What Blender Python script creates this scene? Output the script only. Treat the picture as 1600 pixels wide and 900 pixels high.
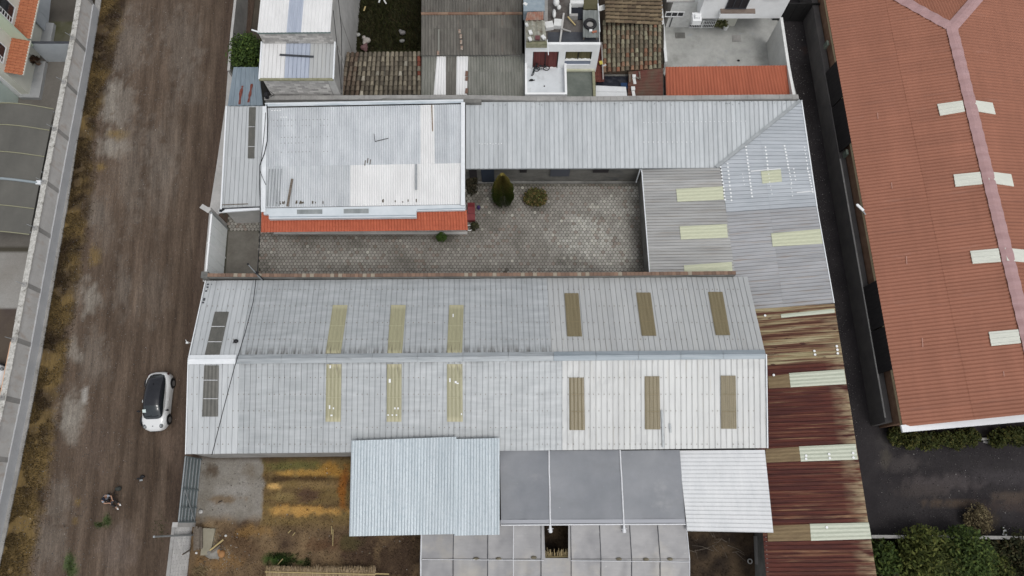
import bpy, bmesh, math, random
from mathutils import Vector, noise
random.seed(7)
sc = bpy.context.scene
for o in list(bpy.data.objects): bpy.data.objects.remove(o)
PI = math.pi
# ------------------------------------------------------------------ camera, world, sun, exposure
H = 50.0; TILT = math.radians(17.95); FPX = 1111.0
cam = bpy.data.cameras.new('camera'); cam_o = bpy.data.objects.new('camera', cam); sc.collection.objects.link(cam_o)
cam.sensor_width = 36.0; cam.lens = 36.0*FPX/1600.0; cam.clip_start = 0.5; cam.clip_end = 3000
cam_o.location = (0, 0, H); cam_o.rotation_euler = (TILT, 0, 0)
sc.camera = cam_o
w = bpy.data.worlds.new("World"); sc.world = w; w.use_nodes = True
nt = w.node_tree; bg = nt.nodes['Background']
sky = nt.nodes.new('ShaderNodeTexSky'); sky.sky_type = 'NISHITA'; sky.sun_disc = False
SUN_EL = math.radians(66); SUN_AZ = math.radians(142)
sky.sun_elevation = SUN_EL; sky.sun_rotation = SUN_AZ; sky.dust_density = 3.0; sky.air_density = 1.0
hs = nt.nodes.new('ShaderNodeHueSaturation'); hs.inputs['Saturation'].default_value = 0.17
nt.links.new(sky.outputs[0], hs.inputs['Color']); nt.links.new(hs.outputs[0], bg.inputs['Color'])
bg.inputs['Strength'].default_value = 0.155
sl = bpy.data.lights.new('sun', 'SUN'); sl.energy = .55; sl.angle = math.radians(18); sl.color = (1, .965, .92)
so = bpy.data.objects.new('sun', sl); sc.collection.objects.link(so)
sdir = Vector((math.sin(SUN_AZ)*math.cos(SUN_EL), math.cos(SUN_AZ)*math.cos(SUN_EL), math.sin(SUN_EL)))
so.rotation_euler = sdir.to_track_quat('Z', 'Y').to_euler(); so.location = sdir*80
sc.view_settings.view_transform = 'Standard'; sc.view_settings.look = 'None'
sc.view_settings.exposure = 0.05; sc.view_settings.gamma = 1.0
sc.render.engine = 'CYCLES'; sc.cycles.max_bounces = 5; sc.cycles.diffuse_bounces = 3

# ------------------------------------------------------------------ surveying: a photograph point and its height give a place
RIGHT = Vector((1, 0, 0)); LOOK = Vector((0, math.sin(TILT), -math.cos(TILT))); UP = Vector((0, math.cos(TILT), math.sin(TILT)))
CAMP = Vector((0, 0, H))
def ray(u, v): return (u-800)*RIGHT + FPX*LOOK + (450-v)*UP
def P(u, v, z=0.0):
    d = ray(u, v); s = (z-H)/d.z
    return CAMP + d*s
def inv(p):
    q = Vector(p)-CAMP; dz = q.dot(LOOK)
    return 800+FPX*q.dot(RIGHT)/dz, 450-FPX*q.dot(UP)/dz
def onq(u, v, quad, off=0.0):
    A, B, C, D = quad; z = (A.z+B.z+C.z+D.z)/4; s = t = .5
    bl = lambda s, t: (A*(1-s)+B*s)*(1-t)+(D*(1-s)+C*s)*t
    for _ in range(5):
        p = P(u, v, z+off)
        for _ in range(4):
            q = bl(s, t); ds = (B-A)*(1-t)+(C-D)*t; dt = (D-A)*(1-s)+(C-B)*s; det = ds.x*dt.y-ds.y*dt.x; ex, ey = p.x-q.x, p.y-q.y
            s += (ex*dt.y-ey*dt.x)/det; t += (ds.x*ey-ds.y*ex)/det
        z = bl(s, t).z
    return P(u, v, z+off)
def nz(x, y, s=1.0, z=0.0): return noise.noise(Vector((x*s, y*s, z)))
def fbm(x, y, s=1.0, z=0.0): return nz(x, y, s, z)*.55 + nz(x, y, s*2.1, z+5)*.3 + nz(x, y, s*4.3, z+9)*.15
def sstep(a, b, x):
    t = max(0.0, min(1.0, (x-a)/(b-a))); return t*t*(3-2*t)
def mixc(a, b, t): return tuple(a[i]*(1-t)+b[i]*t for i in range(3))
def lerp(a, b, t): return a*(1-t)+b*t
def srgb(r, g, b):
    f = lambda c: (c/255/12.92) if c <= 10 else ((c/255+.055)/1.055)**2.4
    return (f(r), f(g), f(b))

# ------------------------------------------------------------------ materials
MATS = {}
def M(name, c1=(.5,.5,.5), c2=None, scale=(1,1,1), rough=.8, metal=0.0, vc=False, coord='pos', fine=None, rnd=0.0,
      stains=(), tst=None, bump=None, spec=.3, coat=0.0, rot=0.0, detail=5.0, alpha=None):
    if name in MATS: return MATS[name]
    m = bpy.data.materials.new(name); m.use_nodes = True; t = m.node_tree; N = t.nodes; L = t.links
    b = N['Principled BSDF']; b.inputs['Roughness'].default_value = rough; b.inputs['Metallic'].default_value = metal
    b.inputs['Specular IOR Level'].default_value = spec; b.inputs['Coat Weight'].default_value = coat
    if isinstance(scale, (int, float)): scale = (scale,)*3
    if coord == 'pos': src = N.new('ShaderNodeNewGeometry').outputs['Position']
    elif coord == 'obj': src = N.new('ShaderNodeTexCoord').outputs['Object']
    else: src = N.new('ShaderNodeTexCoord').outputs['UV']
    def mapped(s, r=0.0):
        mp = N.new('ShaderNodeMapping'); mp.inputs['Scale'].default_value = s if not isinstance(s, (int, float)) else (s,)*3
        if r:
            m0 = N.new('ShaderNodeMapping'); m0.inputs['Rotation'].default_value = (0, 0, r); L.new(src, m0.inputs[0]); L.new(m0.outputs[0], mp.inputs[0])
        else: L.new(src, mp.inputs[0])
        return mp.outputs[0]
    def noi(s, det=5.0, r=0.0, rgh=.6):
        n = N.new('ShaderNodeTexNoise'); n.inputs['Scale'].default_value = 1.0; n.inputs['Detail'].default_value = det; n.inputs['Roughness'].default_value = rgh
        L.new(mapped(s, r), n.inputs['Vector']); return n.outputs['Fac']
    def ramp(f, a, c):
        r = N.new('ShaderNodeMapRange'); r.inputs['From Min'].default_value = a; r.inputs['From Max'].default_value = c; L.new(f, r.inputs['Value']); return r.outputs[0]
    def mix(fac, A, B, mode='MIX'):
        x = N.new('ShaderNodeMix'); x.data_type = 'RGBA'; x.blend_type = mode
        for val, i in ((fac, 0), (A, 6), (B, 7)):
            if isinstance(val, (tuple, list)): x.inputs[i].default_value = tuple(val[:3])+(1,)
            elif isinstance(val, float): x.inputs[i].default_value = val
            else: L.new(val, x.inputs[i])
        return x.outputs[2]
    def mul(a, k):
        x = N.new('ShaderNodeMath'); x.operation = 'MULTIPLY'; L.new(a, x.inputs[0])
        if isinstance(k, (int, float)): x.inputs[1].default_value = k
        else: L.new(k, x.inputs[1])
        return x.outputs[0]
    if vc:
        a = N.new('ShaderNodeAttribute'); a.attribute_name = 'Col'; col = a.outputs['Color']
    elif c2 is not None:
        col = mix(ramp(noi(scale, detail, rot), .32, .68), c1, c2)
    else:
        rg = N.new('ShaderNodeRGB'); rg.outputs[0].default_value = tuple(c1)+(1,); col = rg.outputs[0]
    for st in stains:   # (colour, scale, lo, hi, amount)
        col = mix(mul(ramp(noi(st[1], 4.0, rot), st[2], st[3]), st[4]), col, st[0])
    if tst:             # stains that gather towards one end of a sheet: (colour, t0, t1, scale, lo, hi, amount)
        at = N.new('ShaderNodeAttribute'); at.attribute_name = 'Along'
        for st in tst:
            col = mix(mul(mul(ramp(at.outputs['Fac'], st[1], st[2]), ramp(noi(st[3], 3.0), st[4], st[5])), st[6]), col, st[0])
    def scalev(col, fac, amt):
        r = N.new('ShaderNodeMapRange'); r.inputs['From Min'].default_value = 0.2; r.inputs['From Max'].default_value = .8
        r.inputs['To Min'].default_value = 1-amt; r.inputs['To Max'].default_value = 1+amt; r.clamp = False; L.new(fac, r.inputs['Value'])
        x = N.new('ShaderNodeVectorMath'); x.operation = 'SCALE'; L.new(col, x.inputs[0]); L.new(r.outputs[0], x.inputs['Scale']); return x.outputs[0]
    if fine:
        for s, amt in fine: col = scalev(col, noi(s, 3.0, rot, .7), amt)
    if rnd:
        oi = N.new('ShaderNodeObjectInfo'); r = N.new('ShaderNodeMapRange'); r.inputs['To Min'].default_value = 1-rnd; r.inputs['To Max'].default_value = 1+rnd; L.new(oi.outputs['Random'], r.inputs['Value'])
        x = N.new('ShaderNodeVectorMath'); x.operation = 'SCALE'; L.new(col, x.inputs[0]); L.new(r.outputs[0], x.inputs['Scale']); col = x.outputs[0]
    L.new(col, b.inputs['Base Color'])
    if bump:
        bp = N.new('ShaderNodeBump'); bp.inputs['Strength'].default_value = bump[1]; bp.inputs['Distance'].default_value = bump[2] if len(bump) > 2 else .02
        L.new(noi(bump[0], 6.0, rot, .7), bp.inputs['Height']); L.new(bp.outputs[0], b.inputs['Normal'])
    if alpha is not None: b.inputs['Alpha'].default_value = alpha
    MATS[name] = m; return m

# ------------------------------------------------------------------ mesh builder and naming
ORG = {}
def root(name, loc, label, cat, group=None):
    o = bpy.data.objects.new(name, None); sc.collection.objects.link(o); o.location = loc; o.empty_display_size = .3
    o['label'] = label; o['category'] = cat
    if group: o['group'] = group
    ORG[o.name] = Vector(loc); return o
class MB:
    def __init__(s): s.v = []; s.f = []; s.c = []; s.uv = []; s.al = []; s.mi = []; s.m = 0; s.col = (1, 1, 1); s.sm = False; s.smf = []
    def face(s, pts, uv=None, al=0.0):
        i = len(s.v); s.v += [tuple(p) for p in pts]; s.f.append(tuple(range(i, i+len(pts))))
        s.c.append(s.col); s.mi.append(s.m); s.smf.append(False); s.uv.append(uv or [(0, 0)]*len(pts)); s.al.append([al]*len(pts))
    def grid(s, rows, uvs=None, als=None, smooth=False, closed=False, cols=None):
        i = len(s.v); nr = len(rows); nc = len(rows[0])
        for r in rows: s.v += [tuple(p) for p in r]
        for a in range(nr-1):
            for b in range(nc if closed else nc-1):
                b2 = (b+1) % nc
                q = ((a, b), (a, b2), (a+1, b2), (a+1, b))
                s.f.append(tuple(i+x*nc+y for x, y in q)); s.mi.append(s.m); s.smf.append(smooth)
                s.c.append([cols[x][y] for x, y in q] if cols else s.col)
                s.uv.append([uvs[x][y] for x, y in q] if uvs else [(0, 0)]*4); s.al.append([als[x][y] for x, y in q] if als else [0.0]*4)
    def hexa(s, b, t):
        n = len(b); s.face(list(reversed(b))); s.face(t)
        for k in range(n): s.face([b[k], b[(k+1) % n], t[(k+1) % n], t[k]])
    def prism(s, pts, z0=0.0):
        s.hexa([Vector((p[0], p[1], z0)) for p in pts], [Vector(p) for p in pts])
    def box(s, c, d, rz=0.0, tilt=None):
        cx, cy, cz = c; hx, hy, hz = d[0]/2, d[1]/2, d[2]/2; cr, sr = math.cos(rz), math.sin(rz)
        f = lambda x, y, z: Vector((cx+x*cr-y*sr, cy+x*sr+y*cr, cz+z))
        s.hexa([f(-hx,-hy,-hz), f(hx,-hy,-hz), f(hx,hy,-hz), f(-hx,hy,-hz)], [f(-hx,-hy,hz), f(hx,-hy,hz), f(hx,hy,hz), f(-hx,hy,hz)])
    def bar(s, p, q, wd, ht, up=Vector((0, 0, 1))):
        p = Vector(p); q = Vector(q); d = (q-p).normalized(); sd = d.cross(up)
        if sd.length < 1e-4: sd = d.cross(Vector((1, 0, 0)))
        sd.normalize(); u = sd.cross(d).normalized()
        f = lambda o, a, b: o + sd*a*wd/2 + u*b*ht/2
        s.hexa([f(p,-1,-1), f(p,1,-1), f(p,1,1), f(p,-1,1)], [f(q,-1,-1), f(q,1,-1), f(q,1,1), f(q,-1,1)])
    def tube(s, pts, r, n=6, r2=None, smooth=True, cap=True):
        pts = [Vector(p) for p in pts]; rows = []; m = len(pts)
        for k, p in enumerate(pts):
            d = (pts[min(k+1, m-1)]-pts[max(k-1, 0)]).normalized(); a = d.cross(Vector((0, 0, 1)))
            if a.length < 1e-3: a = d.cross(Vector((1, 0, 0)))
            a.normalize(); b = d.cross(a).normalized(); rr = r if r2 is None else r+(r2-r)*k/(m-1)
            rows.append([p + (a*math.cos(2*PI*j/n)+b*math.sin(2*PI*j/n))*rr for j in range(n)])
        s.grid(rows, smooth=smooth, closed=True)
        if cap: s.face(rows[0]); s.face(rows[-1])
    def ball(s, c, r, nu=10, nv=6, z0=-1.0):
        c = Vector(c); r = r if isinstance(r, (tuple, list)) else (r,)*3; rows = []
        for a in range(nv+1):
            th = -PI/2 + PI*a/nv; zz = max(math.sin(th), z0); cr = math.cos(th)
            rows.append([c + Vector((r[0]*cr*math.cos(2*PI*j/nu), r[1]*cr*math.sin(2*PI*j/nu), r[2]*zz)) for j in range(nu)])
        s.grid(rows, smooth=True, closed=True)
    def disc(s, c, r, h, n=8):
        c = Vector(c); s.hexa([c+Vector((r*math.cos(2*PI*j/n), r*math.sin(2*PI*j/n), 0)) for j in range(n)], [c+Vector((r*math.cos(2*PI*j/n), r*math.sin(2*PI*j/n), h)) for j in range(n)])
    def build(s, name, mats, parent=None, label=None, cat=None, group=None, kind=None):
        if not isinstance(mats, (list, tuple)): mats = [mats]
        if parent is not None: org = ORG[parent.name]
        elif kind == 'structure': org = Vector((0, 0, 0))
        else:
            xs = [p[0] for p in s.v]; ys = [p[1] for p in s.v]; zs = [p[2] for p in s.v]
            org = Vector(((min(xs)+max(xs))/2, (min(ys)+max(ys))/2, min(zs)))
        me = bpy.data.meshes.new(name)
        me.from_pydata([(p[0]-org.x, p[1]-org.y, p[2]-org.z) for p in s.v], [], s.f)
        for m in mats: me.materials.append(m)
        me.polygons.foreach_set('material_index', s.mi); me.polygons.foreach_set('use_smooth', s.smf)
        if any(u != [(0, 0)]*len(u) for u in s.uv[:40]):
            uvl = me.uv_layers.new(name='UVMap'); flat = [x for u in s.uv for p in u for x in p]; uvl.data.foreach_set('uv', flat)
            al = me.attributes.new('Along', 'FLOAT', 'CORNER'); al.data.foreach_set('value', [x for u in s.al for x in u])
        if any(c != (1, 1, 1) for c in s.c[:50]) or any(c != (1, 1, 1) for c in s.c[-50:]):
            ca = me.color_attributes.new('Col', 'FLOAT_COLOR', 'CORNER'); flat = []
            for c, f in zip(s.c, s.f):
                if isinstance(c, list):
                    for q in c: flat += [q[0], q[1], q[2], 1.0]
                else: flat += [c[0], c[1], c[2], 1.0]*len(f)
            ca.data.foreach_set('color', flat)
        o = bpy.data.objects.new(name, me); sc.collection.objects.link(o); ORG[o.name] = org
        if parent is not None: o.parent = parent
        else: o.location = org
        if label: o['label'] = label
        if cat: o['category'] = cat
        if group: o['group'] = group
        if kind: o['kind'] = kind
        return o
def one(fn, name, mats, parent=None, **k):
    m = MB(); fn(m); return m.build(name, mats, parent, **k)

# ------------------------------------------------------------------ profiled sheets
PROF = {
 'groove': [(0, 0), (.80, 0), (.83, .02), (.88, .02), (.91, -.035), (.97, -.035)],
 'wave':   [(0, -1), (.17, -.5), (.33, .5), (.5, 1), (.67, .5), (.83, -.5)],
 'trap':   [(0, 0), (.45, 0), (.55, .03), (.88, .03), (.95, 0)],
 'flat':   [(0, 0), (.5, .0)],
}
def sheet_rows(quad, pitch, prof, amp=.02, seg=1.5, ripple=0.0, step=0.0, u0=0.0, lift=0.0, sag=0.0):
    A, B, C, D = quad; W = ((B-A).length+(C-D).length)/2; Ln = ((D-A).length+(C-B).length)/2
    n = (B-A).cross(D-A).normalized()
    if n.z < 0: n = -n
    nr = max(1, round(W/pitch)); ss = []
    for k in range(nr):
        for f, h in PROF[prof]: ss.append(((k+f)/nr, h*(amp if prof == 'wave' else 1)))
    ss.append((1.0, PROF[prof][0][1]*(amp if prof == 'wave' else 1)))
    if step: 
        ns = max(1, round(Ln/step)); ts = []
        for k in range(ns): ts += [(k/ns, .03), ((k+.96)/ns, 0.0)]
        ts.append((1.0, 0.0))
    else:
        ns = max(1, round(Ln/seg)); ts = [(k/ns, 0.0) for k in range(ns+1)]
    rows = []; uvs = []; als = []
    for t, th in ts:
        r = []; uu = []; aa = []
        for s_, h in ss:
            p = (A*(1-s_)+B*s_)*(1-t) + (D*(1-s_)+C*s_)*t
            z = h + th + lift
            if ripple: z += ripple*noise.noise(Vector((p.x*.9, p.y*1.6, 3.1)))
            if sag: z -= sag*math.sin(PI*t)
            r.append(p+n*z); uu.append((u0+s_*W, t*Ln)); aa.append(t)
        rows.append(r); uvs.append(uu); als.append(aa)
    return rows, uvs, als, n
def add_sheet(m, quad, skirt=.03, **k):
    rows, uvs, als, n = sheet_rows(quad, **k)
    m.grid(rows, uvs, als)
    dn = n*skirt
    for ed, ue in ((rows[0], uvs[0]), (rows[-1], uvs[-1]), ([r[0] for r in rows], [u[0] for u in uvs]), ([r[-1] for r in rows], [u[-1] for u in uvs])):
        m.grid([ed, [p-dn for p in ed]], [ue, ue], [[0.0]*len(ed)]*2)
def subquad(quad, s0, s1, t0=0.0, t1=1.0):
    A, B, C, D = quad
    f = lambda s_, t: (A*(1-s_)+B*s_)*(1-t) + (D*(1-s_)+C*s_)*t
    return (f(s0, t0), f(s1, t0), f(s1, t1), f(s0, t1))
def cut_mesh(o, p, q, keep):
    bm = bmesh.new(); bm.from_mesh(o.data); org = ORG[o.name] if o.parent is None else ORG[o.parent.name]
    p = Vector((p.x, p.y, 0)); q = Vector((q.x, q.y, 0)); d = (q-p).normalized(); nn = Vector((d.y, -d.x, 0))
    if (Vector((keep.x, keep.y, 0))-p).dot(nn) > 0: nn = -nn
    bmesh.ops.bisect_plane(bm, geom=bm.verts[:]+bm.edges[:]+bm.faces[:], plane_co=p-Vector((org.x, org.y, 0)), plane_no=nn, clear_outer=True)
    bm.to_mesh(o.data); nfa = len(bm.faces); bm.free()
    if nfa == 0: bpy.data.objects.remove(o); return None
    return o
def roof(parent, quad, mat, sheet_w=1.0, courses=(0.0, 1.0), name='roof_sheet', cut=None, matf=None, jit=.006, skip=None, liftf=None, **k):
    A, B, C, D = quad; W = (B-A).length; n = max(1, round(W/sheet_w)); out = []
    for i in range(n):
        for j in range(len(courses)-1):
            t0 = max(0.0, courses[j]-(.012 if j else 0)); t1 = courses[j+1]
            sq = subquad(quad, i/n, (i+1)/n, t0, t1)
            c = inv((sq[0]+sq[1]+sq[2]+sq[3])/4)
            if skip and skip(c, i, j): continue
            m = MB(); add_sheet(m, sq, u0=i*W/n, lift=.02*j + random.uniform(0, jit) + (liftf(c) if liftf else 0), **k)
            o = m.build(name, matf(c, i, j) if matf else mat, parent)
            if cut: o = cut_mesh(o, *cut)
            out.append(o)
    return out
def panel_on(parent, quad, px, mat, name='skylight', off=.07, pitch=.25, prof='wave', amp=.010, along='v', lines=None, linemat=None, step=0.0):
    """px: four photo points, lower-left, lower-right, upper-right, upper-left (along the slope = from the first pair to the second)"""
    q = tuple(onq(u, v, quad, off) for u, v in px)
    m = MB(); add_sheet(m, q, pitch=pitch, prof=prof, amp=amp, seg=.8, skirt=.06)
    o = m.build(name, mat, parent)
    return o, q

# ------------------------------------------------------------------ material table
tin   = M('galvanised_sheet', (.365,.385,.395), (.46,.48,.49), (.5, 3.4, 1), .5, .25, coord='uv', fine=[((5, .35, 1), .08), ((.25, .2, 1), .04)], rnd=.03,
          stains=[((.16,.14,.11), (7, .5, 1), .63, .8, .5)], tst=[((.06,.055,.05), .92, 1.0, (3.5, .25, 1), .38, .6, .9)])
tin_n = M('galvanised_sheet_north_slope', (.37,.39,.40), (.48,.50,.51), (.5, 3.4, 1), .5, .25, coord='uv', fine=[((5, .35, 1), .08), ((.25, .2, 1), .04)], rnd=.03,
          stains=[((.15,.12,.07), (6, .8, 1), .64, .8, .6)], tst=[((.055,.045,.03), .84, .97, (4, .7, 1), .42, .60, .9)])
zinc  = M('new_zinc_sheet', (.43,.44,.44), (.49,.50,.495), (.8, .25, 1), .45, .2, coord='uv', fine=[((6, .3, 1), .06)], rnd=.04,
          stains=[((.34,.30,.22), (8, .3, 1), .58, .8, .45)], tst=[((.15,.11,.06), .88, .97, (6, .7, 1), .58, .7, .7)])
zinc_w = M('pale_zinc_sheet', (.47,.49,.50), (.56,.58,.59), (1.6, .3, 1), .45, .2, coord='uv', fine=[((5, .4, 1), .07)], rnd=.05)
tin_old = M('weathered_zinc_sheet', (.47,.495,.52), (.60,.625,.645), (1.2, .5, 1), .5, .2, coord='uv', fine=[((9, 9, 1), .08), ((6, .3, 1), .07)], rnd=.05,
          stains=[((.22,.21,.20), (3, 9, 1), .66, .76, .55)], tst=[])
tin_drip = M('weathered_zinc_sheet_with_sooty_eave', (.47,.495,.515), (.58,.60,.615), (1.2, .5, 1), .5, .2, coord='uv', fine=[((9, 9, 1), .08), ((6, .3, 1), .07)], rnd=.05,
          stains=[((.22,.21,.20), (3, 9, 1), .66, .76, .5)])
white_sheet = M('white_painted_sheet', (.66,.66,.655), (.75,.75,.745), (1.2, .5, 1), .5, 0, coord='uv', fine=[((9, 9, 1), .03)], rnd=.025, stains=[((.4,.38,.33), (6, 3, 1), .66, .8, .5)])
blue_tin = M('bright_blue_grey_tin', (.42,.475,.505), (.55,.605,.635), (2.4, .15, 1), .42, .3, coord='uv', fine=[((16, 9, 1), .12), ((3, .3, 1), .08)], rnd=.04, stains=[((.32,.39,.43), (5, 4, 1), .5, .75, .6)])
rib_white = M('white_ribbed_sheet', (.61,.625,.635), (.70,.71,.715), (.5, 1.5, 1), .45, .05, coord='uv', fine=[((4, 8, 1), .05)], rnd=.02, stains=[((.5,.48,.45), (9, .6, 1), .6, .8, .4)])
east_silver = M('east_wing_silver_sheet', (.44,.47,.50), (.55,.58,.61), (1.5, .3, 1), .45, .3, coord='uv', fine=[((8, .6, 1), .08)], rnd=.07)
north_tin = M('north_wing_sheet', (.40,.425,.44), (.50,.525,.54), (2.5, .3, 1), .5, .25, coord='uv', fine=[((9, 2, 1), .08), ((3, .2, 1), .07)], rnd=.06,
          stains=[((.13,.13,.13), (2.5, 5, 1), .69, .76, .6)], tst=[((.05,.055,.06), .90, .99, (5, 4, 1), .6, .68, .95)])
east_grey = M('east_wing_grey_sheet', (.32,.325,.335), (.43,.435,.45), (1.5, .25, 1), .55, .2, coord='uv', fine=[((9, .5, 1), .10)], rnd=.07, stains=[((.30,.22,.15), (5, .35, 1), .52, .72, .55)])
east_inner = M('east_inner_grey_sheet', (.34,.34,.335), (.45,.45,.44), (1.8, .25, 1), .55, .2, coord='uv', fine=[((9, .4, 1), .12)], rnd=.09, stains=[((.24,.19,.13), (7, .3, 1), .5, .75, .5)])
rust = M('rusty_sheet_deep', (.40,.30,.17), (.30,.21,.12), (3, .4, 1), .75, 0, coord='uv', fine=[((9, 2, 1), .25)],
         stains=[((.18,.075,.04), (3.4, .22, 1), .34, .44, .9), ((.090,.022,.015), (4.0, .10, 1), .34, .47, .95), ((.055,.014,.012), (5.2, .22, 1), .46, .56, .85), ((.27,.16,.085), (7.0, .12, 1), .62, .68, .7)],
         tst=[((.42,.34,.21), .80, 1.0, (3, .6, 1), .40, .60, .75)])
rust_l = M('rusty_sheet_light', (.40,.35,.22), (.29,.24,.13), (3, .4, 1), .75, 0, coord='uv', fine=[((9, 2, 1), .2)],
         stains=[((.20,.11,.06), (4.0, .16, 1), .42, .52, .8), ((.085,.028,.018), (4.3, .12, 1), .47, .55, .95), ((.05,.016,.012), (3.2, .9, 1), .62, .68, .9)],
         tst=[((.42,.36,.22), .80, 1.0, (3, .6, 1), .40, .60, .5)])
terra = M('terracotta_metal_roofing', (.265,.108,.066), (.315,.130,.081), (.12, .5, 1), .6, 0, coord='uv', fine=[((.3, 2, 1), .05), ((9, 2, 1), .04), ((3, .25, 1), .05)], rnd=.045, stains=[((.16,.075,.055), (2.5, .2, 1), .60, .8, .5), ((.42,.24,.19), (1.2, .3, 1), .64, .8, .35)])
tile_or = M('bright_orange_tile_sheet', (.37,.088,.043), (.45,.118,.058), (3, 2, 1), .55, 0, coord='uv', fine=[((14, 9, 1), .10)], rnd=.04)
tile_or2 = M('orange_ribbed_roofing', (.34,.10,.055), (.41,.125,.068), (2, .4, 1), .6, 0, coord='uv', fine=[((8, .6, 1), .10)], rnd=.04)
fibro = M('old_fibre_cement_roofing', (.105,.10,.088), (.175,.165,.145), (1.4, .4, 1), .9, 0, coord='uv', fine=[((9, .5, 1), .20), ((4, 9, 1), .12)], rnd=.06, stains=[((.05,.04,.035), (1.2, .5, 1), .55, .72, .6), ((.16,.09,.06), (3, .5, 1), .62, .75, .5)])
fibro_g = M('grey_fibre_cement_roofing', (.17,.172,.15), (.24,.24,.215), (1.4, .4, 1), .9, 0, coord='uv', fine=[((9, .5, 1), .16), ((4, 9, 1), .10)], rnd=.04)
sky_dark = M('dark_translucent_skylight', (.085,.085,.075), (.125,.12,.105), (2, 1.5, 1), .5, 0, coord='uv', fine=[((9, 9, 1), .15)], spec=.5, stains=[((.32,.31,.24), (1.2, 1.2, 1), .68, .78, .4)])
sky_brn = M('brown_fibreglass_skylight', (.155,.125,.065), (.21,.175,.10), (5, .4, 1), .35, 0, coord='uv', fine=[((14, 14, 1), .25)], spec=.5, stains=[((.5,.47,.38), (9, 9, 1), .70, .74, .8)])
sky_yel = M('yellowed_fibreglass_skylight', (.285,.27,.17), (.35,.335,.21), (5, .3, 1), .45, 0, coord='uv', fine=[((12, 3, 1), .12)], spec=.5, stains=[((.2,.17,.09), (7, 1, 1), .62, .75, .6)],
            tst=[((.43,.40,.26), .92, .97, (5, .3, 1), -1, 0, .8), ((.43,.40,.26), .10, .04, (5, .3, 1), -1, 0, .8), ((.10,.085,.05), .7, .92, (7, .8, 1), .5, .62, .6)])
sky_pale = M('pale_cream_fibreglass', (.48,.50,.36), (.57,.58,.42), (4, .4, 1), .4, 0, coord='uv', fine=[((9, 3, 1), .10)], spec=.5)
sky_green = M('pale_green_fibreglass', (.42,.455,.36), (.51,.53,.43), (4, .4, 1), .4, 0, coord='uv', fine=[((9, 3, 1), .12)], spec=.5)
sky_cream = M('cream_skylight_panel', (.60,.61,.54), (.68,.69,.61), (2, .5, 1), .4, 0, coord='uv', fine=[((9, 3, 1), .06)], spec=.5)
sky_blue = M('blue_translucent_sheet', (.34,.38,.46), (.43,.47,.55), (4, .4, 1), .35, 0, coord='uv', fine=[((9, 3, 1), .06)], spec=.5)
conc = M('grey_concrete', (.25,.245,.235), (.36,.35,.335), .7, .9, fine=[(9, .10), (2.5, .10)], bump=(14, .25))
conc_l = M('light_concrete', (.38,.375,.36), (.48,.47,.455), .8, .9, fine=[(9, .08), (2.5, .08)], stains=[((.28,.2,.16), (1.5, 3, 1), .6, .8, .4)], bump=(14, .2))
conc_d = M('dark_stained_concrete', (.12,.12,.112), (.22,.215,.20), .9, .9, fine=[(9, .14), (2.5, .14)], bump=(14, .3))
plinth_m = M('bluish_concrete_plinth', (.42,.43,.445), (.50,.505,.515), .7, .9, fine=[(9, .08)])
coping_m = M('lime_washed_coping', (.34,.33,.30), (.62,.61,.58), 6, .9, fine=[(20, .15)], stains=[((.16,.15,.13), 3, .56, .66, .8)])
pinkw = M('salmon_painted_wall', (.62,.36,.22), (.66,.42,.28), 3, .8)
white_p = M('white_wall_paint', (.76,.77,.77), (.84,.85,.85), 1.2, .7, fine=[(9, .03)])
white_d = M('dirty_white_paint', (.60,.605,.59), (.72,.725,.71), 1.5, .7, fine=[(6, .06)], stains=[((.3,.28,.24), 2.5, .6, .78, .4)])
mint_p = M('mint_wall_paint', (.44,.52,.48), (.50,.575,.53), 1, .7, fine=[(8, .03)])
cream_p = M('cream_wall_paint', (.60,.60,.53), (.68,.68,.60), 1, .7)
pale_green_p = M('pale_green_trim_paint', (.52,.60,.47), None, 1, .7)
block_m = M('cement_block', (.30,.29,.27), (.40,.385,.36), 3, .9, fine=[(20, .12)], bump=(20, .4))
mortar_m = M('mortar', (.20,.195,.185), (.28,.27,.25), 4, .95)
black = M('black_plastic', (.014,.014,.016), None, 1, .5)
blk_net = M('black_shade_net', (.012,.010,.011), (.02,.018,.018), (1, 6, 1), .9)
dark_in = M('dark_opening', (.02,.018,.02), (.03,.026,.028), 2, .8)
glass_d = M('dark_window_glass', (.02,.022,.028), None, 1, .1, spec=.6)
wood = M('weathered_wood', (.11,.09,.07), (.2,.17,.14), (3, 9, 3), .85, fine=[(20, .2)])
wood_y = M('pale_timber', (.42,.33,.16), None, 1, .8)
steel_g = M('grey_steel', (.28,.30,.31), (.36,.38,.39), 4, .5, .4)
steel_w = M('white_steel_trim', (.70,.73,.75), (.78,.80,.82), 2, .5, fine=[(5, .04)])
flash_b = M('blue_grey_flashing', (.30,.36,.40), (.46,.52,.56), (1, 3, 1), .45, .3)
ridge_g = M('grey_ridge_cap', (.30,.325,.34), (.42,.445,.46), (.6, 6, 1), .5, .25, stains=[((.14,.14,.14), (.5, 4, 1), .58, .75, .6)])
ridge_b = M('slate_blue_ridge_cap', (.25,.29,.32), (.33,.37,.40), (.5, 6, 1), .5, .25)
pink_cap = M('pinkish_ridge_cap', (.36,.22,.215), (.42,.27,.27), (.6, 2.5, 1), .5)
brickw = M('brown_brick_wall', (.15,.085,.055), (.22,.135,.09), 2, .9, fine=[(12, .15)])
beige_b = M('beige_eave_beam', (.36,.29,.18), (.42,.345,.22), 1, .8)
brick_c = M('red_brick_coping', vc=True, rough=.9, fine=[(20, .15)])
vcm = M('painted_by_part', vc=True, rough=.9)
hexm = M('hexagonal_concrete_paver', vc=True, rough=.92, fine=[(9, .12)])
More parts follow.
